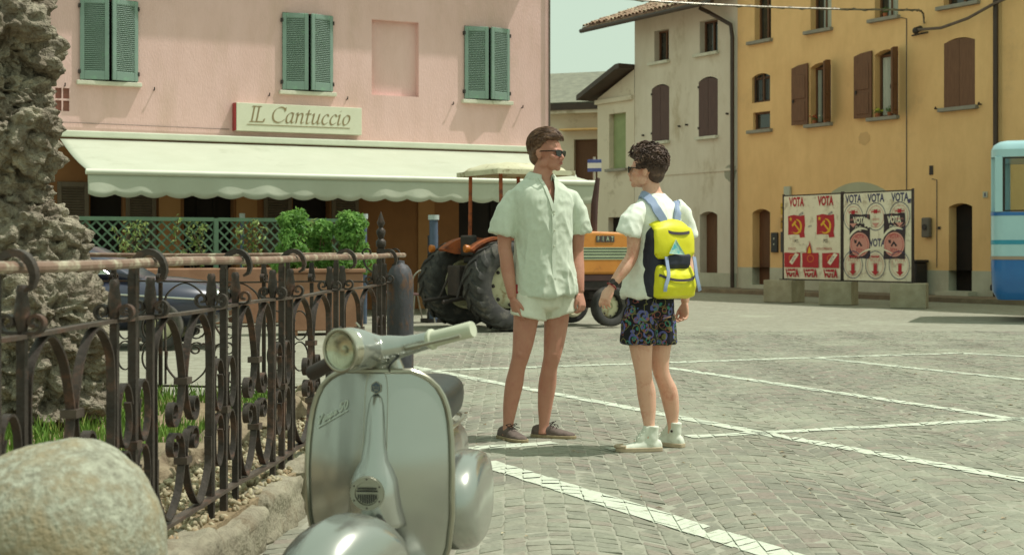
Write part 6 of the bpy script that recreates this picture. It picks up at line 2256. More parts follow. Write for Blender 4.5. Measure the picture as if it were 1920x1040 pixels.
def shoe(name, parent, A, ang, mats, L=0.31, high=False, label=None):
    """A: ankle ground point (local), ang: heading of the toe in the parent's xy plane"""
    e = empty(name)
    e.parent = parent
    e.location = (A[0], A[1], 0)
    e.rotation_euler = (0, 0, ang)
    k = L/0.31
    secs = [(-0.082, 0.020, 0.052), (-0.072, 0.031, 0.072), (-0.045, 0.037, 0.082), (0.0, 0.039, 0.086), (0.045, 0.042, 0.082), (0.085, 0.046, 0.068), (0.125, 0.049, 0.054), (0.165, 0.047, 0.046), (0.195, 0.039, 0.04), (0.214, 0.025, 0.033), (0.222, 0.008, 0.026)]
    m = MB()
    rings = []
    for x, hw, h in secs:
        ring = []
        for i in range(20):
            a = 2*PI*i/20
            c, s_ = math.cos(a), math.sin(a)
            y = hw*math.copysign(abs(c)**0.75, c)
            z = 0.016+(h-0.016)*(max(0, s_)**0.8) if s_ >= 0 else 0.016
            ring.append(Vector((x*k, y*k*(1-0.15*max(0, s_)**3), z*k)))
        rings.append(ring)
    m.loft(rings[::-1])
    if high:
        m.tube([(0.0, 0, 0.04), (-0.012, 0, 0.08), (-0.018, 0, 0.12), (-0.02, 0, 0.15)], [0.045*k, 0.043*k, 0.04*k, 0.042*k], 18)
        m.tube([(0.07*k, 0, 0.055), (0.03*k, 0, 0.1), (0.012*k, 0, 0.145)], [0.03, 0.03, 0.026], 12)
    up = remeshed(m, 'upper', mats[0], e, 0.005, 4)
    for v in up.data.vertices:
        if v.co.z > 0.03: v.co += v.normal*0.0025*noise.noise(v.co*28)
    m = MB()
    out = []
    for x, hw, h in secs: out.append((x*k*1.02, hw*k*1.07+0.002))
    pts = [(x, -w) for x, w in out]+[(x, w) for x, w in reversed(out)]
    n = len(pts)
    hs = 0.026 if high else 0.02
    m.add([(x, y, 0.0) for x, y in pts]+[(x, y, hs) for x, y in pts], [tuple(reversed(range(n))), tuple(range(n, 2*n))]+[(i, (i+1) % n, n+(i+1) % n, n+i) for i in range(n)])
    bevel(m.build('sole', mats[1], e, True, 40), 0.004)
    if high:
        m = MB()
        m.tube([(0.17*k, -0.05*k, 0.032), (0.215*k, -0.028*k, 0.032), (0.229*k, 0, 0.032), (0.215*k, 0.028*k, 0.032), (0.17*k, 0.05*k, 0.032)], 0.011, 8)
        m.build('toe_bumper', mats[1], e, True)
    m = MB()
    for i in range(5 if high else 3):
        if high:
            t = i/4
            x, z, w = 0.10-0.075*t, 0.072+0.07*t, 0.026
        else:
            x, z, w = 0.055+0.022*i, 0.086-0.006*i, 0.022
        m.tube([(x*k, -w, z-0.008), (x*k, 0, z+0.002), (x*k, w, z-0.008)], 0.0028, 5)
    if not high:
        for s_ in (-1, 1): m.tube(crom([(0.06*k, 0, 0.09), (0.08*k, s_*0.02, 0.105), (0.06*k, s_*0.04, 0.095), (0.055*k, s_*0.02, 0.088), (0.085*k, s_*0.05, 0.075)], 4), 0.0025, 5)
    m.build('laces', mats[2], e, True)
    return e
def drape(o, seed, amp=0.010, fine=0.004, zlow=None, zhigh=None, sx=12, sz=3.2):
    """folds: pushed along the normal by noise stretched along the hang of the cloth"""
    me = o.data
    co = [(v.co.copy(), v.normal.copy()) for v in me.vertices]
    for v, (p, n) in zip(me.vertices, co):
        sh = noise.noise(Vector((p.x*3, p.y*3, p.z*2+seed)))*0.12
        q = Vector((p.x*sx+sh*sx, p.y*sx, p.z*sz))+Vector((seed*3.1, seed, 0))
        rd = max(0.0, 1-2.4*abs(noise.noise(q)))
        f = rd*rd*1.5-0.35+noise.noise(q*0.5)*0.8
        q2 = Vector((p.x*22, p.y*22, p.z*16+seed))
        g2 = (1-2*abs(noise.noise(q2)))
        k = 1.0
        if zlow is not None: k = min(1.0, max(0.25, (zhigh-p.z)/(zhigh-zlow)))
        v.co = p+n*(f*amp*k+g2*fine)
    me.update()

# ---------------------------------------------------------- tall man
DA = 9.05
ROOTA = Vector(((985-960)/FPX*DA, DA, 0))
manA = empty('person', ROOTA, 0, 'tall person in pale mint shirt and short white shorts wearing sunglasses', 'person')
def pa(px, py, dy=0.0): return at(px, py, DA+dy)-ROOTA
bd = MB()
YA = R(28)                                       # torso turned to his left
# legs
limb(bd, [pa(990, 560, 0.02), pa(986, 600, 0.0), pa(981, 640, -0.01), pa(976, 668, -0.015), pa(970, 690, 0.0), pa(964, 720, 0.03), pa(957, 760, 0.04), pa(953, 795, 0.035), pa(951, 818, 0.02)],
     [0.092, 0.079, 0.067, 0.055, 0.051, 0.057, 0.047, 0.033, 0.035], 18)
limb(bd, [pa(1044, 560, 0.1), pa(1043, 600, 0.09), pa(1039, 640, 0.07), pa(1035, 668, 0.06), pa(1030, 690, 0.08), pa(1026, 722, 0.11), pa(1022, 760, 0.12), pa(1020, 795, 0.12), pa(1019, 814, 0.11)],
     [0.092, 0.079, 0.067, 0.055, 0.051, 0.057, 0.047, 0.033, 0.035], 18)
bd.ico(pa(977, 664, -0.05), 0.03, 2)
bd.ico(pa(1037, 664, 0.03), 0.03, 2)
# torso
tr_ = [(575, 1018, 0.15, 0.11), (545, 1020, 0.165, 0.115), (505, 1019, 0.15, 0.105), (460, 1018, 0.16, 0.11), (415, 1017, 0.175, 0.12), (385, 1016, 0.178, 0.118), (362, 1015, 0.165, 0.1), (345, 1014, 0.11, 0.08), (332, 1014, 0.068, 0.066)]
bd.loft([ell_ring(pa(cx, py, 0.06), rx, ry, YA) for py, cx, rx, ry in tr_])
limb(bd, [pa(1013, 348, 0.05), pa(1016, 330, 0.045), pa(1020, 312, 0.04), pa(1022, 300, 0.035)], [0.068, 0.062, 0.06, 0.06], 16)
# arms
limb(bd, [pa(978, 372, 0.03), pa(958, 382, 0.01), pa(948, 420, 0.0), pa(946, 462, 0.0), pa(949, 480, -0.01), pa(952, 505, -0.02), pa(957, 535, -0.04), pa(961, 558, -0.05)],
     [0.045, 0.05, 0.05, 0.043, 0.043, 0.044, 0.036, 0.0285], 16)
limb(bd, [pa(1058, 372, 0.12), pa(1078, 384, 0.13), pa(1083, 420, 0.15), pa(1082, 462, 0.16), pa(1082, 480, 0.15), pa(1083, 505, 0.12), pa(1085, 532, 0.09), pa(1087, 548, 0.08)],
     [0.045, 0.05, 0.05, 0.043, 0.043, 0.044, 0.036, 0.0285], 16)
hand(bd, pa(961, 558, -0.05), Vector((0.045, -0.03, -0.18)), Vector((0.85, 0.55, 0.1)), Vector((0.6, -0.8, 0)), 1.0, (8, 12, 14))
hand(bd, pa(1087, 547, 0.08), Vector((0.03, -0.04, -0.16)), Vector((-0.8, 0.5, -0.1)), Vector((-0.5, -0.85, 0)), 0.98, (22, 40, 35))
# head
HAT = Matrix.Translation(pa(1024, 320, 0.03)) @ RZ(R(62)) @ RX(R(2))
KA = 1.045
head(bd, HAT, KA)
body = remeshed(bd, 'body', MSKA, manA, 0.0045, 5)
eyewear(manA, HAT, KA)
m = MB()
for z in (0.0505, 0.041):
    m.tube([HAT @ (Vector((x, -0.1045+abs(x)*0.35, z-0.0 if x else z))*KA) for x in (-0.02, -0.01, 0, 0.01, 0.02)], [0.002, 0.004, 0.0045, 0.004, 0.002], 6)
m.build('lips', MLIP, manA, True)
# hair: cap grown from the skull, swept strands on top
MHAIRA = M('brown_hair', S(120, 86, 62), S(74, 50, 37), scale=10, rough=0.5, spec=0.5, stretch=(1, 6, 6), bump=0.004, bscale=60, c3=S(150, 114, 84), s3=12, w3=0.25)
MHAIRB = M('dark_curly_hair', S(92, 70, 60), S(58, 43, 37), scale=16, rough=0.6, spec=0.3, bump=0.004, bscale=50, c3=S(122, 96, 82), s3=14, w3=0.25)
def hair_cap(mb, T, k, thick, front, low, seed, back_low=0.03):
    e = MB().ico((0, 0, 0), 1, 5)
    keep = {}
    vs, fs = [], []
    for i, v in enumerate(e.v):
        c = Vector((v.x*0.0765, 0.012+v.y*0.101, 0.14+v.z*0.094))
        fr = -v.y
        hl = front if fr > 0.45 else (low+(front-low)*max(0, (fr+0.1)/0.55) if fr > -0.1 else back_low+(low-back_low)*max(0, (fr+1)/0.9))
        t = thick*(0.35+0.65*max(0, v.z)**0.7+0.25*max(0, -fr)*0.6)*(1+0.25*noise.noise(v*3+Vector((seed, 0, 0))))
        if c.z < hl: t = -0.012
        vs.append(T @ ((c+v*t)*k))
    mb.add(vs, e.f)
    e = MB().ico((0, 0, 0), 1, 4)
    mb.add([T @ (Vector((v.x*0.066, 0.058+v.y*0.052, 0.088+v.z*0.062))*k) for v in e.v], e.f)
hb = MB()
hair_cap(hb, HAT, KA, 0.024, 0.185, 0.115, 1)
hairA = remeshed(hb, 'hair', MHAIRA, manA, 0.004, 5)
rs = random.Random(8)
hs = MB()
def hair_pt(x0, th, lift):
    q = math.sqrt(max(0, 1-x0*x0))
    v = Vector((x0, -q*math.cos(th), q*math.sin(th)))
    c = Vector((v.x*0.0765, 0.012+v.y*0.101, 0.14+v.z*0.094))
    t = 0.024*(0.35+0.65*max(0, v.z)**0.7+0.25*max(0, v.y)*0.6)
    return c+v*(t+lift)
for i in range(900):
    x0 = rs.uniform(-0.97, 0.97)
    th = rs.uniform(R(20), R(150))
    ln = rs.uniform(R(26), R(60))
    dx = rs.gauss(-0.10, 0.06)*(1 if abs(x0) < 0.7 else 0.2)
    pts = []
    lf = rs.uniform(0.0, 0.006)+(0.007 if th < R(60) else 0)
    for q in range(7):
        t = q/6
        xx_ = max(-0.985, min(0.985, x0+dx*t))
        p = hair_pt(xx_, th+ln*t, lf*math.sin(PI*min(1, t+0.12))+0.001)
        front = 0.178 if -p.y > 0.04 else 0.112
        if p.y < 0.06 and p.z < front and p.y < 0.03: 
            pts = []
            continue
        if p.z < 0.055: break
        pts.append(HAT @ (p*KA))
    if len(pts) < 4: continue
    n = len(pts)
    w = rs.uniform(0.0012, 0.0026)
    hs.tube(pts, [0.0004+w*math.sin(PI*(q+0.6)/(n+0.2)) for q in range(n)], 4)
hs.build('hair_strands', MHAIRA, hairA, True, 180)
# shirt
MSHIRT = M('mint_linen', S(206, 213, 195), S(199, 206, 188), scale=60, rough=0.9, sheen=0.2, bump=0.0015, bscale=220, spec=0.15)
MSHORTA = M('white_cotton', S(222, 222, 204), S(212, 212, 194), scale=20, rough=0.9, bump=0.001, bscale=150, spec=0.15)
sb = MB()
st_ = [(553, 1024, 0.196, 0.155), (540, 1023, 0.196, 0.152), (505, 1021, 0.19, 0.148), (470, 1020, 0.186, 0.145), (430, 1018, 0.188, 0.148), (400, 1017, 0.197, 0.15), (376, 1016, 0.205, 0.145), (358, 1015, 0.198, 0.125), (346, 1014, 0.152, 0.105), (337, 1014, 0.105, 0.086), (328, 1014, 0.08, 0.076)]
for q, (py, cx, rx, ry) in enumerate(st_):
    pass
sb.loft([ell_ring(pa(cx, py, 0.06), rx, ry, YA, 36, 0.92, (0.05, 0.03) if py > 535 else None) for py, cx, rx, ry in st_])
def tube_el(mb, pts, rads, yaw, n=22):
    P = [Vector(p) for p in pts]
    rings = []
    for i, p in enumerate(P):
        d = (P[min(i+1, len(P)-1)]-P[max(i-1, 0)]).normalized()
        a = Vector((math.cos(yaw), math.sin(yaw), 0))
        a = (a-d*a.dot(d)).normalized()
        b = d.cross(a)
        rings.append([p+a*rads[i][0]*math.cos(2*PI*j/n)+b*rads[i][1]*math.sin(2*PI*j/n) for j in range(n)])
    mb.loft(rings)
tube_el(sb, [pa(988, 362, 0.04), pa(965, 372, 0.02), pa(952, 395, 0.01), pa(945, 420, 0.0), pa(941, 440, 0.0)], [(0.05, 0.055), (0.062, 0.068), (0.071, 0.078), (0.079, 0.084), (0.084, 0.088)], YA)
tube_el(sb, [pa(1046, 362, 0.12), pa(1069, 373, 0.14), pa(1081, 395, 0.15), pa(1085, 420, 0.155), pa(1088, 438, 0.16)], [(0.05, 0.055), (0.06, 0.066), (0.067, 0.075), (0.07, 0.08), (0.073, 0.083)], YA)
shirt = remeshed(sb, 'shirt', MSHIRT, manA, 0.0075, 10)
drape(shirt, 2.0, 0.0135, 0.004, 0.95, 1.62, 10, 3.0)
# open V neck: remove the cloth in front of the chest between collar and placket
fx = Vector((math.cos(YA), math.sin(YA), 0))
fy = Vector((-math.sin(YA), math.cos(YA), 0))
cc = pa(1015, 350, 0.06)
def tf(p): return ((p-cc).dot(fx), (p-cc).dot(fy), p.z)
zv0, zv1 = pa(0, 396).z, pa(0, 326).z
bm = bmesh.new()
bm.from_mesh(shirt.data)
kill = []
for f in bm.faces:
    x, y, z = tf(f.calc_center_median())
    hw_ = 0.064*(z-zv0)/(zv1-zv0)
    if y < 0.0 and z > zv0 and abs(x-0.0) < hw_: kill.append(f)
    elif z > pa(0, 330).z: kill.append(f)
bmesh.ops.delete(bm, geom=kill, context='FACES')
bm.to_mesh(shirt.data)
bm.free()
solidify(shirt, 0.004, -1)
def chest_y(x, z):
    best = None
    for v in shirt.data.vertices:
        a, b, c = tf(v.co)
        if b < 0:
            d = (a-x)**2+(c-z)**2
            if best is None or d < best[0]: best = (d, b)
    return best[1]
def fpt(x, z, off=0.006): 
    return Vector((cc.x, cc.y, 0))+fx*x+fy*(chest_y(x, z)-off)+Vector((0, 0, z))
for s_ in (-1, 1):
    pts = [fpt(s_*0.064*t, zv0+(zv1-zv0)*t, 0.004) for t in (0.0, 0.15, 0.3, 0.45, 0.6, 0.75, 0.88)]
    MB().tube(pts, 1, sq=(0.022, 0.006), up=tuple(fx)).build('placket', MSHIRT, manA, True, 50)
pts = [fpt(0.0, zv0-0.02-0.05*i, 0.003) for i in range(9)]
MB().tube(crom(pts, 3), 1, sq=(0.026, 0.005), up=tuple(fx)).build('placket', MSHIRT, manA, True, 50)
for i in (0, 2, 4):
    MB().ico(pts[i]-fy*0.005, 0.005, 2, (1, 1, 1)).build('button', MGRIP, manA, True, 180)
# collar: band round the back of the neck with two pointed flaps
m = MB()
nb = 30
zc = pa(0, 331).z
for i in range(nb+1):
    a = R(-62)+R(304)*i/nb            # opening at the front
    ca, sa = math.cos(a), math.sin(a)
    w = abs(i/nb-0.5)*2
    out_ = fx*ca+fy*sa
    base = Vector((cc.x, cc.y, 0))+out_*0.0
    top_ = base+fx*ca*0.076+fy*sa*0.078+Vector((0, 0, zc+0.036-0.028*w**2))
    mid_ = base+fx*ca*0.088+fy*sa*0.09+Vector((0, 0, zc+0.026-0.034*w**2))
    low_ = base+fx*ca*(0.105+0.012*w)+fy*sa*(0.108+0.03*w**3)+Vector((0, 0, zc-0.012-0.072*w**4))
    inn = base+fx*ca*0.07+fy*sa*0.072+Vector((0, 0, zc-0.015-0.03*w**2))
    m.v += [inn, top_, mid_, low_]
for i in range(nb):
    for j in range(3): m.f.append((i*4+j, i*4+4+j, i*4+5+j, i*4+1+j))
solidify(m.build('collar', MSHIRT, manA, True, 60), 0.005, 0)
# shorts
sb = MB()
sb.loft([ell_ring(pa(1018, py, 0.07), rx, ry, YA, 30) for py, rx, ry in ((596, 0.02, 0.02), (586, 0.07, 0.07), (574, 0.17, 0.135), (555, 0.182, 0.14), (530, 0.172, 0.132), (510, 0.16, 0.12))][::-1])
def leg_cloth(mb, pts, rads, yaw, tilt_end):
    rings = [ell_ring(p, r[0], r[1], yaw, 26, 1.0, tilt_end if i >= len(pts)-2 else None) for i, (p, r) in enumerate(zip(pts, rads))]
    mb.loft(rings)
leg_cloth(sb, [pa(992, 545, 0.02), pa(991, 562, 0.02), pa(991, 582, 0.01), pa(991, 595, 0.0)], [(0.105, 0.11), (0.108, 0.112), (0.11, 0.114), (0.113, 0.117)], YA, (-0.2, -0.05))
leg_cloth(sb, [pa(1046, 545, 0.1), pa(1049, 560, 0.1), pa(1049, 578, 0.1), pa(1049, 592, 0.1)], [(0.105, 0.11), (0.108, 0.112), (0.11, 0.114), (0.113, 0.118)], YA, (0.28, -0.05))
shorts = remeshed(sb, 'shorts', MSHORTA, manA, 0.0065, 6)
drape(shorts, 5.0, 0.004, 0.003)
MB().tube([pa(969, 533, -0.05), pa(970, 550, -0.06)], 1, sq=(0.012, 0.004), up=(1, 0, 0)).build('red_side_tab', M('red_tab', S(150, 40, 46), S(140, 36, 42), rough=0.8), manA)
MSHOEA = M('taupe_canvas', S(112, 97, 90), S(96, 83, 77), scale=30, rough=0.9, bump=0.001, bscale=150)
MROPE = M('rope_sole', S(166, 150, 118), S(140, 124, 96), scale=40, rough=0.95, bump=0.003, bscale=90)
MLACE = M('dark_lace', S(66, 56, 52), S(56, 48, 44), rough=0.9)
a1, a2 = pa(951, 818, 0.02), pa(1019, 814, 0.11)
shoe('shoe', manA, (a1.x-0.005, a1.y+0.02), R(-58), (MSHOEA, MROPE, MLACE), 0.30)
shoe('shoe', manA, (a2.x+0.0, a2.y+0.02), R(-22), (MSHOEA, MROPE, MLACE), 0.30)

# ---------------------------------------------------------- shorter man with the backpack
DB = 8.62
ROOTB = Vector(((1225-960)/FPX*DB, DB, 0))
manB = empty('person', ROOTB, 0, 'dark curly haired person in white T-shirt and patterned shorts seen from behind', 'person')
def pb(px, py, dy=0.0): return at(px, py, DB+dy)-ROOTB
YB = R(-127)      # frame x axis = his left side; he faces left and away from the camera
bd = MB()
limb(bd, [pb(1202, 590, -0.08), pb(1201, 630, -0.08), pb(1203, 665, -0.085), pb(1206, 693, -0.09), pb(1208, 712, -0.075), pb(1212, 735, -0.05), pb(1215, 765, -0.05), pb(1217, 795, -0.06), pb(1218, 822, -0.07)],
     [0.085, 0.078, 0.063, 0.052, 0.05, 0.056, 0.048, 0.034, 0.034], 18)
limb(bd, [pb(1241, 590, 0.08), pb(1238, 630, 0.08), pb(1237, 665, 0.08), pb(1239, 693, 0.08), pb(1245, 712, 0.09), pb(1254, 735, 0.11), pb(1259, 765, 0.12), pb(1261, 790, 0.12), pb(1262, 812, 0.12)],
     [0.085, 0.078, 0.062, 0.051, 0.049, 0.055, 0.047, 0.034, 0.034], 18)
tB = [(595, 1222, 0.14, 0.11), (560, 1222, 0.15, 0.115), (520, 1224, 0.14, 0.1), (470, 1228, 0.15, 0.105), (430, 1230, 0.165, 0.11), (405, 1231, 0.17, 0.105), (386, 1230, 0.15, 0.09), (372, 1227, 0.09, 0.07), (362, 1225, 0.06, 0.06)]
bd.loft([ell_ring(pb(cx, py, 0.0), rx, ry, YB+R(0), 28) for py, cx, rx, ry in tB])
limb(bd, [pb(1227, 374, 0.0), pb(1222, 356, 0.0), pb(1219, 340, 0.0), pb(1217, 330, 0.0)], [0.06, 0.054, 0.053, 0.053], 16)
limb(bd, [pb(1202, 398, -0.11), pb(1192, 408, -0.15), pb(1189, 440, -0.16), pb(1187, 470, -0.16), pb(1182, 486, -0.165), pb(1171, 503, -0.19), pb(1157, 522, -0.21), pb(1147, 536, -0.22)],
     [0.04, 0.043, 0.043, 0.037, 0.037, 0.038, 0.031, 0.025], 16)
limb(bd, [pb(1264, 400, 0.12), pb(1276, 412, 0.15), pb(1286, 440, 0.17), pb(1290, 472, 0.17), pb(1290, 490, 0.16), pb(1289, 515, 0.13), pb(1286, 545, 0.11), pb(1284, 566, 0.1)],
     [0.04, 0.043, 0.043, 0.037, 0.037, 0.038, 0.031, 0.025], 16)
hand(bd, pb(1147, 537, -0.22), Vector((-0.075, -0.02, -0.15)), Vector((0.6, 0.75, -0.2)), Vector((-0.8, 0.5, 0.3)), 0.92, (12, 30, 28))
hand(bd, pb(1284, 567, 0.1), Vector((-0.01, -0.02, -0.16)), Vector((-0.7, -0.5, 0)), Vector((-0.6, 0.8, 0)), 0.92, (25, 40, 30))
HBT = Matrix.Translation(pb(1211, 352, 0.0)) @ RZ(R(-113)) @ RX(R(-3))
KB = 1.0
head(bd, HBT, KB)
remeshed(bd, 'body', MSKB, manB, 0.0045, 5)
eyewear(manB, HBT, KB)
hb = MB()
hair_cap(hb, HBT, KB, 0.03, 0.17, 0.105, 6, 0.018)
rs = random.Random(18)
for i in range(520):
    # curls all over the skull
    th, ph = rs.uniform(0, 2*PI), math.acos(rs.uniform(-0.35, 1.0))
    v = Vector((math.sin(ph)*math.cos(th), math.sin(ph)*math.sin(th), math.cos(ph)))
    c = Vector((v.x*0.078, 0.012+v.y*0.103, 0.14+v.z*0.096))
    fr = -v.y
    if fr > 0.45 and c.z < 0.178: continue
    if -0.1 < fr <= 0.45 and c.z < 0.118: continue
    if fr <= -0.1 and c.z < 0.05: continue
    ext = (0.010+0.026*max(0, v.z)**0.6+0.012*max(0, fr))*rs.uniform(0.55, 1.2)
    if c.z < 0.12: ext = 0.008
    c = c+v*ext
    a = v.orthogonal().normalized()
    a = Matrix.Rotation(rs.random()*6.28, 3, v) @ a
    b = v.cross(a)
    r0 = rs.uniform(0.007, 0.0135)
    n = 11
    pts = []
    t0 = rs.random()*6
    for q in range(n):
        an = t0+q/(n-1)*rs.uniform(4.5, 6.5)
        pts.append(HBT @ ((c+(a*math.cos(an)+b*0.8*math.sin(an))*r0+v*(0.012*(q/(n-1)-0.5)))*KB))
    hb.tube(pts, [0.0012+0.0038*math.sin(PI*(q+0.5)/n) for q in range(n)], 5)
hb.build('hair', MHAIRB, manB, True, 180)
# T-shirt
MTEE = M('white_tee', S(236, 238, 226), S(227, 230, 216), scale=30, rough=0.92, bump=0.001, bscale=200, spec=0.15)
sb = MB()
tS = [(556, 1214, 0.165, 0.145), (545, 1215, 0.168, 0.145), (520, 1219, 0.165, 0.14), (480, 1224, 0.165, 0.132), (440, 1228, 0.178, 0.132), (412, 1230, 0.186, 0.125), (394, 1230, 0.18, 0.11), (381, 1229, 0.145, 0.092), (371, 1227, 0.09, 0.076), (363, 1225, 0.066, 0.066)]
sb.loft([ell_ring(pb(cx, py, 0.0), rx, ry, YB, 34, 0.95) for py, cx, rx, ry in tS])
tube_el(sb, [pb(1208, 390, -0.08), pb(1195, 398, -0.13), pb(1184, 415, -0.16), pb(1180, 432, -0.17), pb(1177, 441, -0.17)], [(0.048, 0.05), (0.056, 0.062), (0.064, 0.07), (0.071, 0.076), (0.074, 0.08)], YB)
tube_el(sb, [pb(1264, 388, 0.12), pb(1277, 402, 0.15), pb(1283, 425, 0.165), pb(1287, 446, 0.17)], [(0.06, 0.062), (0.062, 0.066), (0.064, 0.068), (0.066, 0.07)], YB)
tee = remeshed(sb, 'tee_shirt', MTEE, manB, 0.0075, 8)
drape(tee, 9.0, 0.012, 0.0038, 0.95, 1.55, 10, 3.6)
# patterned shorts
def pattern_mat():
    m = M('patterned_swim_cloth', S(38, 36, 40), S(30, 29, 33), scale=12, rough=0.8, spec=0.2)
    t = m.node_tree
    b = bsdf(m)
    L = t.links.new
    N = t.nodes.new
    tc = N('ShaderNodeTexCoord')
    base = b.inputs['Base Color'].links[0].from_socket
    prev = base
    for k, (sc2, col, lo, hi) in enumerate(((13, S(98, 100, 156), 0.30, 0.44), (17, S(60, 128, 112), 0.16, 0.27), (15, S(120, 116, 70), 0.40, 0.47), (21, S(150, 84, 74), 0.28, 0.34), (24, S(88, 92, 150), 0.0, 0.2))):
        mp = N('ShaderNodeMapping')
        mp.inputs['Location'].default_value = (k*3.3, k*1.7, k*2.1)
        wp = N('ShaderNodeTexNoise')
        wp.inputs['Scale'].default_value = 9
        mxv = N('ShaderNodeMix')
        mxv.data_type = 'VECTOR'
        mxv.inputs[0].default_value = 0.06
        L(tc.outputs['Object'], mp.inputs[0])
        L(mp.outputs[0], wp.inputs[0])
        L(mp.outputs[0], mxv.inputs[4])
        L(wp.outputs['Color'], mxv.inputs[5])
        v = N('ShaderNodeTexVoronoi')
        v.inputs['Scale'].default_value = sc2
        L(mxv.outputs[1], v.inputs['Vector'])
        r = N('ShaderNodeValToRGB')
        e = r.color_ramp.elements
        r.color_ramp.interpolation = 'CONSTANT'
        e[0].position = 0.0
        e[0].color = (0, 0, 0, 1)
        e[1].position = lo
        e[1].color = (1, 1, 1, 1)
        x = e.new(hi)
        x.color = (0, 0, 0, 1)
        L(v.outputs['Distance'], r.inputs[0])
        mx = N('ShaderNodeMix')
        mx.data_type = 'RGBA'
        mx.inputs[7].default_value = (*col, 1)
        ml = N('ShaderNodeMath')
        ml.operation = 'MULTIPLY'
        ml.inputs[1].default_value = 0.8
        L(r.outputs[0], ml.inputs[0])
        L(ml.outputs[0], mx.inputs[0])
        L(prev, mx.inputs[6])
        prev = mx.outputs[2]
    L(prev, b.inputs['Base Color'])
    return m
sb = MB()
sb.loft([ell_ring(pb(1218, py, 0.0), rx, ry, YB, 30) for py, rx, ry in ((612, 0.02, 0.02), (602, 0.08, 0.08), (588, 0.15, 0.135), (565, 0.158, 0.135), (540, 0.152, 0.125), (525, 0.145, 0.115))][::-1])
leg_cloth(sb, [pb(1202, 575, -0.06), pb(1199, 600, -0.08), pb(1198, 625, -0.08), pb(1198, 643, -0.08)], [(0.098, 0.1), (0.1, 0.104), (0.103, 0.107), (0.105, 0.11)], YB, (0.0, 0.0))
leg_cloth(sb, [pb(1232, 575, 0.06), pb(1233, 600, 0.07), pb(1234, 625, 0.08), pb(1234, 644, 0.08)], [(0.098, 0.1), (0.1, 0.104), (0.103, 0.107), (0.105, 0.11)], YB, (0.0, 0.0))
so_ = remeshed(sb, 'shorts', pattern_mat(), manB, 0.0065, 6)
drape(so_, 7.0, 0.005, 0.003)
MSHOEB = M('white_canvas', S(220, 222, 206), S(208, 210, 194), scale=20, rough=0.9)
MSOLEB = M('cream_rubber', S(190, 172, 144), S(170, 152, 126), scale=14, rough=0.7)
a1, a2 = pb(1218, 822, -0.07), pb(1262, 812, 0.12)
shoe('shoe', manB, (a1.x, a1.y), R(188), (MSHOEB, MSOLEB, MSHOEB), 0.28, True)
s2_ = shoe('shoe', manB, (a2.x, a2.y), R(140), (MSHOEB, MSOLEB, MSHOEB), 0.28, True)
MB().tube([(-0.02, 0.044, 0.1), (-0.02, 0.048, 0.1)], 0.008, 10).build('ankle_patch', MDMET, s2_)
# watch
W0 = pb(1147, 536, -0.22)
wd = (pb(1147, 536, -0.22)-pb(1157, 522, -0.21)).normalized()
wat = empty('wrist_watch', ROOTB+W0-wd*0.02, 0, 'black watch on the left wrist of the person with the backpack', 'watch')
a = wd.orthogonal().normalized()
b = wd.cross(a)
m = MB()
m.loft([[(-wd*0.011+(a*math.cos(2*PI*i/20)+b*math.sin(2*PI*i/20))*0.0295) if e == 0 else (wd*0.011+(a*math.cos(2*PI*i/20)+b*math.sin(2*PI*i/20))*0.0285) for i in range(20)] for e in (0, 1)])
m.build('strap', MBLK, wat, True, 40)
m = MB()
q = Vector((-0.3, -0.9, 0.3))
q = (q-wd*q.dot(wd)).normalized()
m.tube([q*0.026, q*0.036], 0.016, 16)
m.build('case', MDMET, wat, True, 40)
m = MB()
m.tube([wd*0.02+(a*math.cos(2*PI*i/16)+b*math.sin(2*PI*i/16))*0.03 for i in range(16)], 0.004, 6, closed=True)
m.build('bracelet', M('red_thread', S(150, 60, 64), S(130, 50, 54), rough=0.8), wat, True)

# ---------------------------------------------------------- backpack
MYELB = M('yellow_nylon', S(224, 218, 40), S(214, 206, 30), scale=8, rough=0.5, bump=0.001, bscale=120)
MNAVB = M('navy_nylon', S(44, 46, 60), S(36, 38, 50), scale=8, rough=0.55, bump=0.001, bscale=120)
MLAV = M('lavender_webbing', S(150, 164, 190), S(138, 152, 180), scale=20, rough=0.8)
MZIP = M('dark_zip', S(84, 74, 84), S(72, 64, 72), rough=0.6)
# pack frame: x to his right (image right, away), -y outwards from his back, z up
PB0 = pb(1250, 505, -0.10)
pk_ = empty('backpack', ROOTB+PB0, R(36), 'yellow and navy backpack with lavender straps worn on the back', 'backpack')
def pkbox(name, secs, mat, vox=0.006, p=0.55, amp=0.006, seed=1, par=None, sm=6):
    m = MB()
    rings = []
    for z, cx, cy, hx, hy in secs:
        ring = []
        for i in range(28):
            a = 2*PI*i/28
            c, s_ = math.cos(a), math.sin(a)
            ring.append(Vector((cx+hx*math.copysign(abs(c)**p, c), cy+hy*math.copysign(abs(s_)**p, s_), z)))
        rings.append(ring)
    m.loft(rings)
    o = remeshed(m, name, mat, par or pk_, vox, sm)
    for v in o.data.vertices:
        v.co += v.normal*(amp*noise.noise(v.co*11+Vector((seed, 0, 0)))+amp*0.5*noise.noise(v.co*24))
    return o
pkbox('main_bag', [(-0.165, 0, 0.03, 0.12, 0.07), (-0.155, 0, 0.03, 0.145, 0.1), (-0.05, 0, 0.03, 0.15, 0.105), (0.1, 0, 0.03, 0.145, 0.1), (0.2, 0, 0.02, 0.14, 0.08), (0.25, 0, 0.025, 0.125, 0.06), (0.275, 0, 0.03, 0.09, 0.04)], MNAVB)
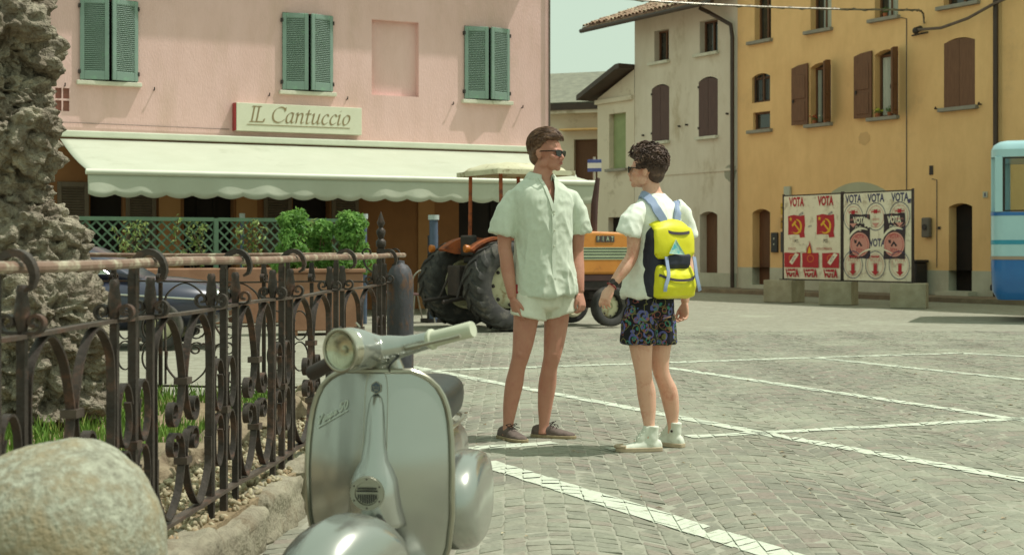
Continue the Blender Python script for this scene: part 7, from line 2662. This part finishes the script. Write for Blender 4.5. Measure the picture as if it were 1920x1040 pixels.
pkbox('front_pocket', [(-0.17, 0.0, -0.05, 0.11, 0.03), (-0.155, 0.0, -0.065, 0.14, 0.05), (-0.1, 0.0, -0.075, 0.142, 0.055), (-0.03, 0.0, -0.07, 0.138, 0.045), (0.02, 0.0, -0.06, 0.13, 0.025), (0.03, 0, -0.05, 0.1, 0.012)], MYELB, seed=4)
pkbox('navy_pouch', [(0.0, 0.01, -0.06, 0.09, 0.03), (0.03, 0.01, -0.075, 0.1, 0.035), (0.08, 0.01, -0.075, 0.1, 0.035), (0.12, 0.01, -0.06, 0.09, 0.02)], MNAVB, seed=9, amp=0.008)
# lid
m = MB()
nl, nw = 16, 16
path = [(0.05, 0.285), (0.0, 0.296), (-0.05, 0.285), (-0.085, 0.25), (-0.098, 0.2), (-0.102, 0.15), (-0.1, 0.1), (-0.096, 0.062)]
P = crom([(0, y, z) for y, z in path], 4)
for i, p in enumerate(P):
    t = i/(len(P)-1)
    for j in range(nw+1):
        s_ = 2*j/nw-1
        hw = (0.118+0.038*min(1, t*1.8)) if t < 0.86 else 0.156*(1-((t-0.86)/0.14)**2.2*0.22)
        x = s_*hw
        sag_ = 0.03*abs(s_)**3
        z = p.z-(sag_ if t < 0.4 else sag_*0.3)+(0.012*s_*s_ if t > 0.86 else 0)
        m.v.append(Vector((x, p.y+0.035*abs(s_)**3+0.003*noise.noise(Vector((x*18, z*18, 0))), z)))
n_ = len(P)
for i in range(n_-1):
    for j in range(nw): m.f.append((i*(nw+1)+j, i*(nw+1)+j+1, (i+1)*(nw+1)+j+1, (i+1)*(nw+1)+j))
lid = m.build('lid', MYELB, pk_, True, 180)
solidify(lid, 0.008, 0)
MB().tube(crom([(-0.105, -0.066, 0.243), (-0.06, -0.095, 0.218), (0.0, -0.104, 0.212), (0.06, -0.103, 0.215), (0.095, -0.09, 0.22)], 5), 1, sq=(0.009, 0.016), up=(0, -1, 0)).build('lid_zip', MZIP, pk_, True, 50)
MB().tube(crom([(-0.14, -0.09, -0.03), (-0.08, -0.128, -0.055), (0.0, -0.135, -0.062), (0.08, -0.128, -0.056), (0.14, -0.09, -0.035)], 5), 1, sq=(0.009, 0.015), up=(0, -1, 0)).build('pocket_zip', MZIP, pk_, True, 50)
tri = [(-0.035, 0.175), (-0.085, 0.095), (0.035, 0.088)]
MB().add([(x, -0.117, z) for x, z in tri], [(0, 1, 2)]).build('triangle_patch', M('teal_patch', S(78, 176, 186), S(70, 166, 178), scale=30, rough=0.6, c3=S(186, 216, 196), s3=30, w3=0.45), pk_)
MB().tube([(x*1.0, -0.118, z) for x, z in tri], 0.003, 5, closed=True).build('patch_border', M('pale_patch_edge', S(206, 222, 206), S(196, 212, 196), rough=0.7), pk_)
for x, b_ in ((-0.095, -0.03), (0.125, 0.012)):
    MB().tube(crom([(x, -0.102, 0.075), (x-0.006, -0.118, 0.03), (x-0.012, -0.135, -0.03), (x+b_*0.9-0.01, -0.14, -0.09), (x+b_*1.3, -0.135, -0.125)], 5), 1, sq=(0.024, 0.005), up=(1, 0, 0)).build('lid_strap', MLAV, pk_, True, 50)
MB().tube(crom([(-0.012, 0.02, 0.285), (-0.008, 0.01, 0.33), (0.012, 0.01, 0.33), (0.016, 0.02, 0.285)], 5), 0.008, 8).build('haul_loop', MZIP, pk_, True)
inv = pk_.matrix_basis.inverted() if False else (Matrix.Translation(ROOTB+PB0) @ RZ(R(36))).inverted()
def pkp(px, py, dy): return inv @ at(px, py, DB+dy)
def wide(name, pts, w, mat, up):
    MB().tube(crom(pts, 6), 1, sq=(w, 0.016), up=up).build(name, mat, pk_, True, 50)
from mathutils.bvhtree import BVHTree
dgp = bpy.context.evaluated_depsgraph_get()
dgp.update()
BT = BVHTree.FromObject(tee, dgp)
def on_tee(px, py, off=0.014):
    """where the line of sight through a pixel meets the T-shirt, lifted off the cloth"""
    o_ = Vector((0, 0, 1.2))-ROOTB
    d_ = (at(px, py, DB)-Vector((0, 0, 1.2))).normalized()
    h, n_, _, _ = BT.ray_cast(o_, d_)
    if h is None:
        h, n_, _, _ = BT.find_nearest(at(px, py, DB)-ROOTB)
    return inv @ (h+n_*off+ROOTB)
def strap_on(path, tail, w):
    P = [on_tee(*p) for p in path]+[inv @ (ROOTB+pb(*t)) for t in tail]
    P = crom(P, 5)
    m = MB()
    rings = []
    for i_, p in enumerate(P):
        d = (P[min(i_+1, len(P)-1)]-P[max(i_-1, 0)]).normalized()
        q, n_, _, _ = BT.find_nearest((inv.inverted() @ p)-ROOTB)
        nn = (inv.to_3x3() @ n_)
        nn = (nn-d*nn.dot(d)).normalized()
        s_ = d.cross(nn)
        rings.append([p+s_*w/2*a+nn*0.007*b for a, b in ((1, -1), (1, 1), (-1, 1), (-1, -1))])
    m.loft(rings)
    return m.build('shoulder_strap', MLAV, pk_, True, 50)
strap_on([(1246, 424), (1240, 411), (1232, 397), (1223, 383), (1214, 372), (1207, 368)], [(1200, 372, 0.05), (1196, 390, 0.11)], 0.05)
strap_on([(1264, 424), (1266, 410), (1268, 396), (1270, 386)], [(1268, 382, 0.12), (1262, 392, 0.2)], 0.05)
